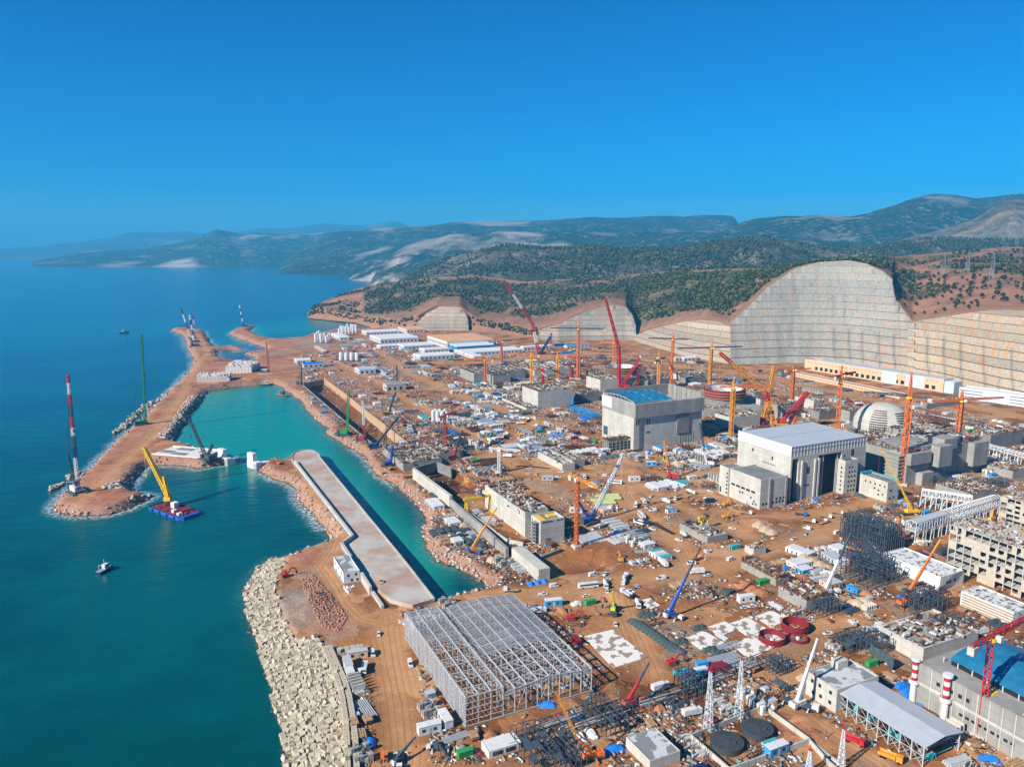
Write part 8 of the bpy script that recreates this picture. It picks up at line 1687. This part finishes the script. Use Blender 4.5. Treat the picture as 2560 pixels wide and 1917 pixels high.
# ------------------------------------------------------------------ loose material nobody could count
def scatter_boxes(name, pts, size, flat, mats_, seed, zjit=0.0, squash=1.0):
    r = np.random.default_rng(seed); n = len(pts); base = np.array([(x,y,z) for z in (-.5,.5) for x,y in ((-.5,-.5),(.5,-.5),(.5,.5),(-.5,.5))])
    V = base[None] + r.uniform(-.16,.16,(n,8,3))*squash; L = r.uniform(*size, (n,1)); S = np.stack([L[:,0], L[:,0]*r.uniform(*flat, n), L[:,0]*r.uniform(flat[0]*.6, flat[1]*.6, n)], -1)
    V = V*S[:,None,:]; a = r.uniform(0, 6.28, n); b = r.normal(0, .25, n)*squash; ca, sa = np.cos(a)[:,None], np.sin(a)[:,None]; cb, sb = np.cos(b)[:,None], np.sin(b)[:,None]
    x, y, z = V[:,:,0], V[:,:,1], V[:,:,2]; y, z = y*cb-z*sb, y*sb+z*cb; x, y = x*ca-y*sa, x*sa+y*ca
    P = np.stack([x, y, z], -1) + pts[:,None,:] + np.array([0,0,1])*(S[:,2]*.32)[:,None,None]
    f = np.array([(3,2,1,0),(4,5,6,7),(0,1,5,4),(1,2,6,5),(2,3,7,6),(3,0,4,7)]); F_ = (f[None]+np.arange(n)[:,None,None]*8).reshape(-1,4)
    o = mesh_np(name, P.reshape(-1,3), F_, mats_); return tag(o, kind='stuff')
def surf(xy): return np.column_stack([xy, ground_z(xy[:,0], xy[:,1])])
R8 = np.random.default_rng(99)
# boulders on the banks
n = 60000; t = R8.uniform(-.62, .30, n); r_ = np.exp(R8.uniform(math.log(255), math.log(1750), n)); B = np.column_stack([r_*np.sin(t), r_*np.cos(t)])
z_, s_, _ = ground_z(B[:,0], B[:,1], True); da_ = sdist(B[:,0], B[:,1], ARM)
k = (s_ > -3.5) & (s_ < 7.5) & (da_ < -1) & ((R8.random(n) < .75) | (s_ < 4)); B = np.column_stack([B[k], z_[k]])
rock_a = principled('pale_boulder', (0.44,0.36,0.30), .95, var=.25, vscale=.8, spec=.08, wet=True); rock_b = principled('pink_boulder', (0.38,0.20,0.145), .95, var=.25, vscale=.8, spec=.08, wet=True)
h_ = R8.random(len(B)); scatter_boxes('boulders', B[h_ < .5], (.9,2.7), (.6,1), rock_a, 1, squash=1.3); scatter_boxes('boulders', B[h_ >= .5], (.8,2.3), (.6,1), rock_b, 2, squash=1.3)
print('boulders', len(B))
def in_poly_pts(P, n):
    out = []
    while sum(map(len, out)) < n:
        q = np.column_stack([R8.uniform(P[:,0].min(), P[:,0].max(), n), R8.uniform(P[:,1].min(), P[:,1].max(), n)]); out.append(q[inside(q[:,0], q[:,1], P)])
    return np.vstack(out)[:n]
RUB = poly(('d1',560,290),('d1',640,240),('d1',800,420),('d1',900,560),('d1',850,660),('d1',720,640),('d1',620,480)); q = surf(in_poly_pts(RUB, 1500)); scatter_boxes('rubble', q, (.35,1.2), (.5,1), rock_b, 3, squash=1.3)
q = surf(in_poly_pts(poly(('c4',1290,560),('c4',1500,280),('c4',1590,290),('c4',1480,460),('c4',1390,620),('c4',1220,620)), 800)); scatter_boxes('rubble', q, (1,2.6), (.6,1), rock_a, 4, squash=1.3)
q = surf(in_poly_pts(poly(('c4',800,990),('c4',1030,930),('c4',1000,1010),('c4',820,1020)), 160)); scatter_boxes('rubble', q, (1,2.6), (.6,1), rock_a, 5, squash=1.3)
q = surf(in_poly_pts(poly(('d1',870,330),('d1',960,330),('d1',900,400)), 60)); scatter_boxes('rubble', q, (.5,1.3), (.5,1), whitep, 6, squash=1.2)
# small debris across the yard
n = 210000; t = R8.uniform(-.60, .70, n); r_ = 262+R8.random(n)**1.05*1250; D = np.column_stack([r_*np.sin(t), r_*np.cos(t)]); D = D[inside(D[:,0], D[:,1], YARD)]
z_, s_, rd_ = ground_z(D[:,0], D[:,1], True); clump = fbm(D[:,0], D[:,1], 26, 3, 71); inb = np.zeros(len(D), bool); inc = np.zeros(len(D), bool)
for P in BARE: inb |= inside(D[:,0], D[:,1], P)
for P in CROWD: inc |= inside(D[:,0], D[:,1], P)
k = (s_ > 8) & (rd_ < .25) & ((~inb) | (R8.random(len(D)) < .08)) & ((clump > -.02) | (inc & (clump > -.2)) | (R8.random(len(D)) < .14)); D = np.column_stack([D[k], z_[k]])
ok = np.ones(len(D), bool)
for cx, cy, ax, ay, hx_, hy_ in FOOT:
    dx, dy = D[:,0]-cx, D[:,1]-cy; ok &= ~((np.abs(dx*ax+dy*ay) < hx_) & (np.abs(-dx*ay+dy*ax) < hy_))
D = D[ok]; print('debris', len(D)); h_ = R8.random(len(D)); lo = 0
for w_, m_, sz, fl in ((.17, conc_w, (.5,2.0), (.25,.9)), (.06, whitep, (.6,2.2), (.2,.8)), (.21, timber, (.8,4.0), (.08,.3)), (.27, rust, (.8,5.2), (.06,.25)), (.15, conc_d, (.6,2.6), (.3,.9)), (.02, blue2, (.5,1.8), (.3,.9)), (.03, maroon, (.5,2.2), (.3,.8)), (.03, teal, (.5,1.8), (.3,.9)), (.05, dsteel, (.8,3.5), (.1,.4))):
    k = (h_ >= lo) & (h_ < lo+w_); lo += w_; scatter_boxes('construction_debris', D[k], sz, fl, m_, int(lo*100), squash=.4)

# upright bars, starter rebar and scaffold poles among the heaps
pk = D[(R8.random(len(D)) < .16) & (fbm(D[:,0], D[:,1], 18, 2, 73) > .05)]; V_ = []; base = np.array([(x,y,z) for z in (0,1) for x,y in ((-.5,-.5),(.5,-.5),(.5,.5),(-.5,.5))]); n_ = len(pk)
S_ = np.column_stack([np.full(n_,.22), np.full(n_,.22), R8.uniform(1.5,4.5,n_)]); P_ = base[None]*S_[:,None,:]; P_[:,4:,:2] += R8.normal(0,.25,(n_,1,2)); P_ = (P_+pk[:,None,:]).reshape(-1,3)
f_ = np.array([(4,5,6,7),(0,1,5,4),(1,2,6,5),(2,3,7,6),(3,0,4,7)]); half = n_//2
for a_, b_, m_ in ((0, half, rust), (half, n_, dsteel)): tag(mesh_np('upright_bars', P_[a_*8:b_*8], (f_[None]+np.arange(b_-a_)[:,None,None]*8).reshape(-1,4), m_), kind='stuff')
print('uprights', n_)

# ------------------------------------------------------------------ armour cubes on the near breakwater
s = 2.3; xs = np.arange(ARM[:,0].min()-3, ARM[:,0].max()+3, s*1.16); ys = np.arange(ARM[:,1].min(), ARM[:,1].max(), s*1.06); Q = []
for j, y in enumerate(ys):
    for x in xs: Q.append((x+(j % 2)*s*.5+R8.uniform(-.35,.35), y+R8.uniform(-.35,.35)))
Q = np.array(Q); z_, s_, _ = ground_z(Q[:,0], Q[:,1], True); da_ = sdist(Q[:,0], Q[:,1], ARM); k = (da_ > -.8) & (s_ > -3.0); Q = np.column_stack([Q[k], z_[k], s_[k]])
Q = Q[np.argsort(np.hypot(Q[:,0], Q[:,1]))]; cube_m = []
for v in range(6):
    m = MB(); m.rbox((0,0,0), s, s, s); o = m.build('armour_cube', conc_b); bm = bmesh.new(); bm.from_mesh(o.data); bmesh.ops.bevel(bm, geom=bm.edges[:], offset=.10, segments=1, affect='EDGES'); bm.to_mesh(o.data); bm.free(); cube_m.append(o.data); bpy.data.objects.remove(o)
rest = MB(); made = 0
for i, (x, y, z, sd_) in enumerate(Q):
    E = (R8.normal(0,.24), R8.normal(0,.24), R(20)+R8.normal(0,.35)); zz = z+s*.5+R8.uniform(-.35,.9)
    if made < 300 and R8.random() < .97:
        o = bpy.data.objects.new('armour_cube', cube_m[i % 6]); col.objects.link(o); o.location = (x, y, zz); o.rotation_euler = E; tag(o, 'pale concrete armour cube tumbled on the seaward slope of the near breakwater', 'concrete cube', 'armour cubes on the near breakwater'); made += 1
    else:
        from mathutils import Euler
        rest.rbox((x, y, zz), s, s, s, 0, Euler(E).to_matrix())
for v, pts, n, sz in (('c4', [(905,570),(1000,500),(1090,420),(1180,360),(1260,305)], 60, 2.6), ('c4', [(400,1030),(480,985),(560,915),(600,890)], 26, 2.4), ('c4', [(1010,470),(1100,400),(1200,330)], 40, 2.4), ('c4',[(1270,300),(1400,190),(1520,90)],50,2.0), ('b1',[(1270,1110),(1285,1150),(1240,1220)],24,3.0)):
    P = [gp(v, *p, z=1.2) for p in pts]
    for _ in range(n):
        k = R8.integers(len(P)-1); p = P[k].lerp(P[k+1], R8.random()); rest.rbox((p.x+R8.normal(0,2.2), p.y+R8.normal(0,2.2), R8.uniform(-.2,2.6)), sz, sz, sz, R8.uniform(0,3))
tag(rest.build('armour_cubes', conc_b), kind='stuff'); print('cubes', len(Q))
# two rows of crest blocks with lifting slots
m = MB(); m.bx(-1.15, 1.15, -1.15, 1.15, -1.2, 2.0); b0 = m.build('crest_block', conc_b); bm = bmesh.new(); bm.from_mesh(b0.data); bmesh.ops.bevel(bm, geom=bm.edges[:], offset=.08, segments=1, affect='EDGES'); bm.to_mesh(b0.data); bm.free()
MB().bx(-.35, .35, -.12, .12, 2.0, 2.012).build('lifting_slot', dark, b0); remember(b0); first = True
for line in ([(735,800),(800,960),(838,1060),(868,1180),(890,1330),(900,1480),(905,1720)], [(775,800),(838,950),(885,1050),(918,1170),(945,1330),(960,1480),(972,1720)]):
    P = [gp('d1', x, y) for x, y in line]
    for a, b in zip(P, P[1:]):
        d = b-a; L = d.length; k = 0
        while k*2.42 < L:
            p = a+d*(k*2.42/L); o = b0 if first else copy_tree(b0); first = False; o.location = (p.x, p.y, ZG+R8.uniform(-.15,.15)); o.rotation_euler = (0,0,math.atan2(d.y,d.x)+R8.normal(0,.04)); tag(o, 'squared concrete crest block in the two rows behind the tumbled cubes', 'concrete block', 'crest blocks in two rows'); k += 1

# ------------------------------------------------------------------ woods
def foliage(name, dark_, mid_, light_):
    N = Nodes(name); tn = N.attr('tone').outputs['Fac']; tc = N.new('TexCoord'); n_ = N.noise(tc.outputs['Object'], .6, 3, .7)
    c = N.ramp(N.math('ADD', N.math('MULTIPLY', tn, .7), N.math('MULTIPLY', n_, .35)), [(0.2,dark_),(0.55,mid_),(0.9,light_)]); N.link(c, N.b.inputs['Base Color']); N.b.inputs['Roughness'].default_value = .95; N.b.inputs['Specular IOR Level'].default_value = .05; return N.m
ICO = None
bm = bmesh.new(); bmesh.ops.create_icosphere(bm, subdivisions=1, radius=1); ICV = np.array([v.co[:] for v in bm.verts]); ICF = np.array([[v.index for v in f.verts] for f in bm.faces]); bm.free()
def wood(name, P, hmin, hmax, mat, seed, lobes=2):
    r = np.random.default_rng(seed); n = len(P); V = []; T = []; h = r.uniform(hmin, hmax, n); tone = r.random(n)
    for l in range(lobes):
        rad = h*r.uniform(.30,.42,n)*(1 if l == 0 else .72); off = np.column_stack([r.uniform(-.35,.35,n)*h*l, r.uniform(-.35,.35,n)*h*l, h*(.52 if l == 0 else .30)])
        v = ICV[None]*(1+r.uniform(-.48,.40,(n,len(ICV),1)))*(rad[:,None]*np.stack([r.uniform(.7,1.7,n), r.uniform(.7,1.5,n), r.uniform(.8,1.3,n)], -1))[:,None,:] + (P+off)[:,None,:]; V.append(v.reshape(-1,3)); T.append(np.repeat(np.clip(tone+r.uniform(-.2,.2,n),0,1), len(ICV)))
    V = np.vstack(V); nf = len(V)//len(ICV); F_ = (ICF[None]+np.arange(nf)[:,None,None]*len(ICV)).reshape(-1,3)
    o = mesh_np(name, V, F_, mat, False, {'tone': np.concatenate(T)}); return tag(o, kind='stuff')
def on_patch(G, Bm, n, seed, dens, lo=0, hi=None):
    r = np.random.default_rng(seed); nr_, nc_ = G.shape[:2]; hi = hi or nr_-1; a = r.uniform(lo, hi-.01, n); b = r.uniform(0, nc_-1.01, n); i, j = a.astype(int), b.astype(int); u, v = (a-i)[:,None], (b-j)[:,None]
    p = (G[i,j]*(1-u)+G[i+1,j]*u)*(1-v)+(G[i,j+1]*(1-u)+G[i+1,j+1]*u)*v; bare = Bm[i,j] if Bm is not None else 0*a; d = dens(p, bare, r, a, b); return p[d]
fol1 = foliage('pine_foliage', (0.010,0.020,0.009), (0.034,0.052,0.022), (0.105,0.105,0.050)); fol2 = foliage('scrub_foliage', (0.014,0.026,0.012), (0.032,0.052,0.022), (0.085,0.085,0.045))
nf_ = 9
hxj = lambda b: hx[np.clip(b.astype(int), 0, len(hx)-1)]
def dens_near(p, bare, r, a, b):
    cl = fbm(p[:,0], p[:,1], 70, 3, 91); X = hxj(b); base = np.where(X > 2160, .75, 1.0); return (bare < .45) & (r.random(len(p)) < base*np.clip(.52+cl*2.6, .04, 1)) & (p[:,2] > 3)
pts_n = on_patch(HV, HB, 34000, 5, dens_near, nf_-1, nf_-1+29)
wood('forest', pts_n, 3.2, 8.0, fol1, 6, 2)
def dens_foot(p, bare, r, a, b): X = hxj(b); return ((X < 1045) | ((X > 1180) & (X < 1340))) & (r.random(len(p)) < .5) & (p[:,2] > 6)
wood('forest', on_patch(HV, None, 3000, 7, dens_foot, 3, nf_-1), 4, 8, fol1, 8, 2)
pts_m = on_patch(MID, None, 40000, 9, lambda p, bare, r, a, b: (r.random(len(p)) < np.clip(.42+fbm(p[:,0], p[:,1], 160, 3, 93)*2.2, .08, 1)) & (p[:,2] > 2), 6, 22)
wood('forest', pts_m, 5, 12, fol2, 10, 1); print('trees', len(pts_n), len(pts_m))
# separate trees on the red slope right of the tall cut
bark = principled('bark', (0.10,0.07,0.05), .9)
pats = []
for v in range(5):
    r = np.random.default_rng(200+v); n = 90; c = r.normal(0, 1, (n,3)); c /= np.linalg.norm(c, axis=1)[:,None]; c *= r.random((n,1))**.4*np.array([2.6,2.6,2.4]); c[:,2] += 4.6; c[:,:2] *= np.clip(1.25-(c[:,2:3]-3)/6.5, .3, 1.2)
    m = MB()
    for q in c:
        u = Vector(r.normal(0,1,3)).normalized(); t_ = u.orthogonal().normalized(); w_ = u.cross(t_); s_ = r.uniform(.5,.95); q = Vector(q); m.quad(q+t_*s_, q+w_*s_, q-t_*s_, q-w_*s_); m.quad(q+u*s_*.7+t_*s_*.5, q+w_*s_, q-u*s_*.7, q-w_*s_)
    root = empty('pine_tree', (0,0,0)); MB().cyl((0,0,-.8), (0,0,4.2), .28, .12, 7).beam((0,0,2.4), (1.2,.3,4), .12).beam((0,0,2.8), (-1.0,-.5,4.4), .12).build('trunk', bark, root)
    cr = m.build('crown', MATS['pine_foliage'], root); at = cr.data.attributes.new('tone', 'FLOAT', 'POINT'); at.data.foreach_set('value', np.repeat(r.uniform(.1,.9, len(cr.data.vertices)//4), 4).astype(np.float32)); remember(root); pats.append([root, True])
tp = on_patch(HV, HB, 5000, 11, lambda p, bare, r, a, b: (hxj(b) > 2245) & (hxj(b) < 2600) & (bare > .2), nf_, nf_+14); tp = tp[np.random.default_rng(4).permutation(len(tp))[:150]]
for i, p in enumerate(tp):
    q = pats[i % 5]; o = q[0] if q[1] else copy_tree(q[0]); q[1] = False; o.location = (p[0], p[1], p[2]-.3); o.rotation_euler = (0,0,i*1.7); o.scale = (.8+.12*(i % 6),)*3; tag(o, 'dark green pine standing apart on the red slope right of the tall rock cut', 'tree', 'separate pines on the red slope')
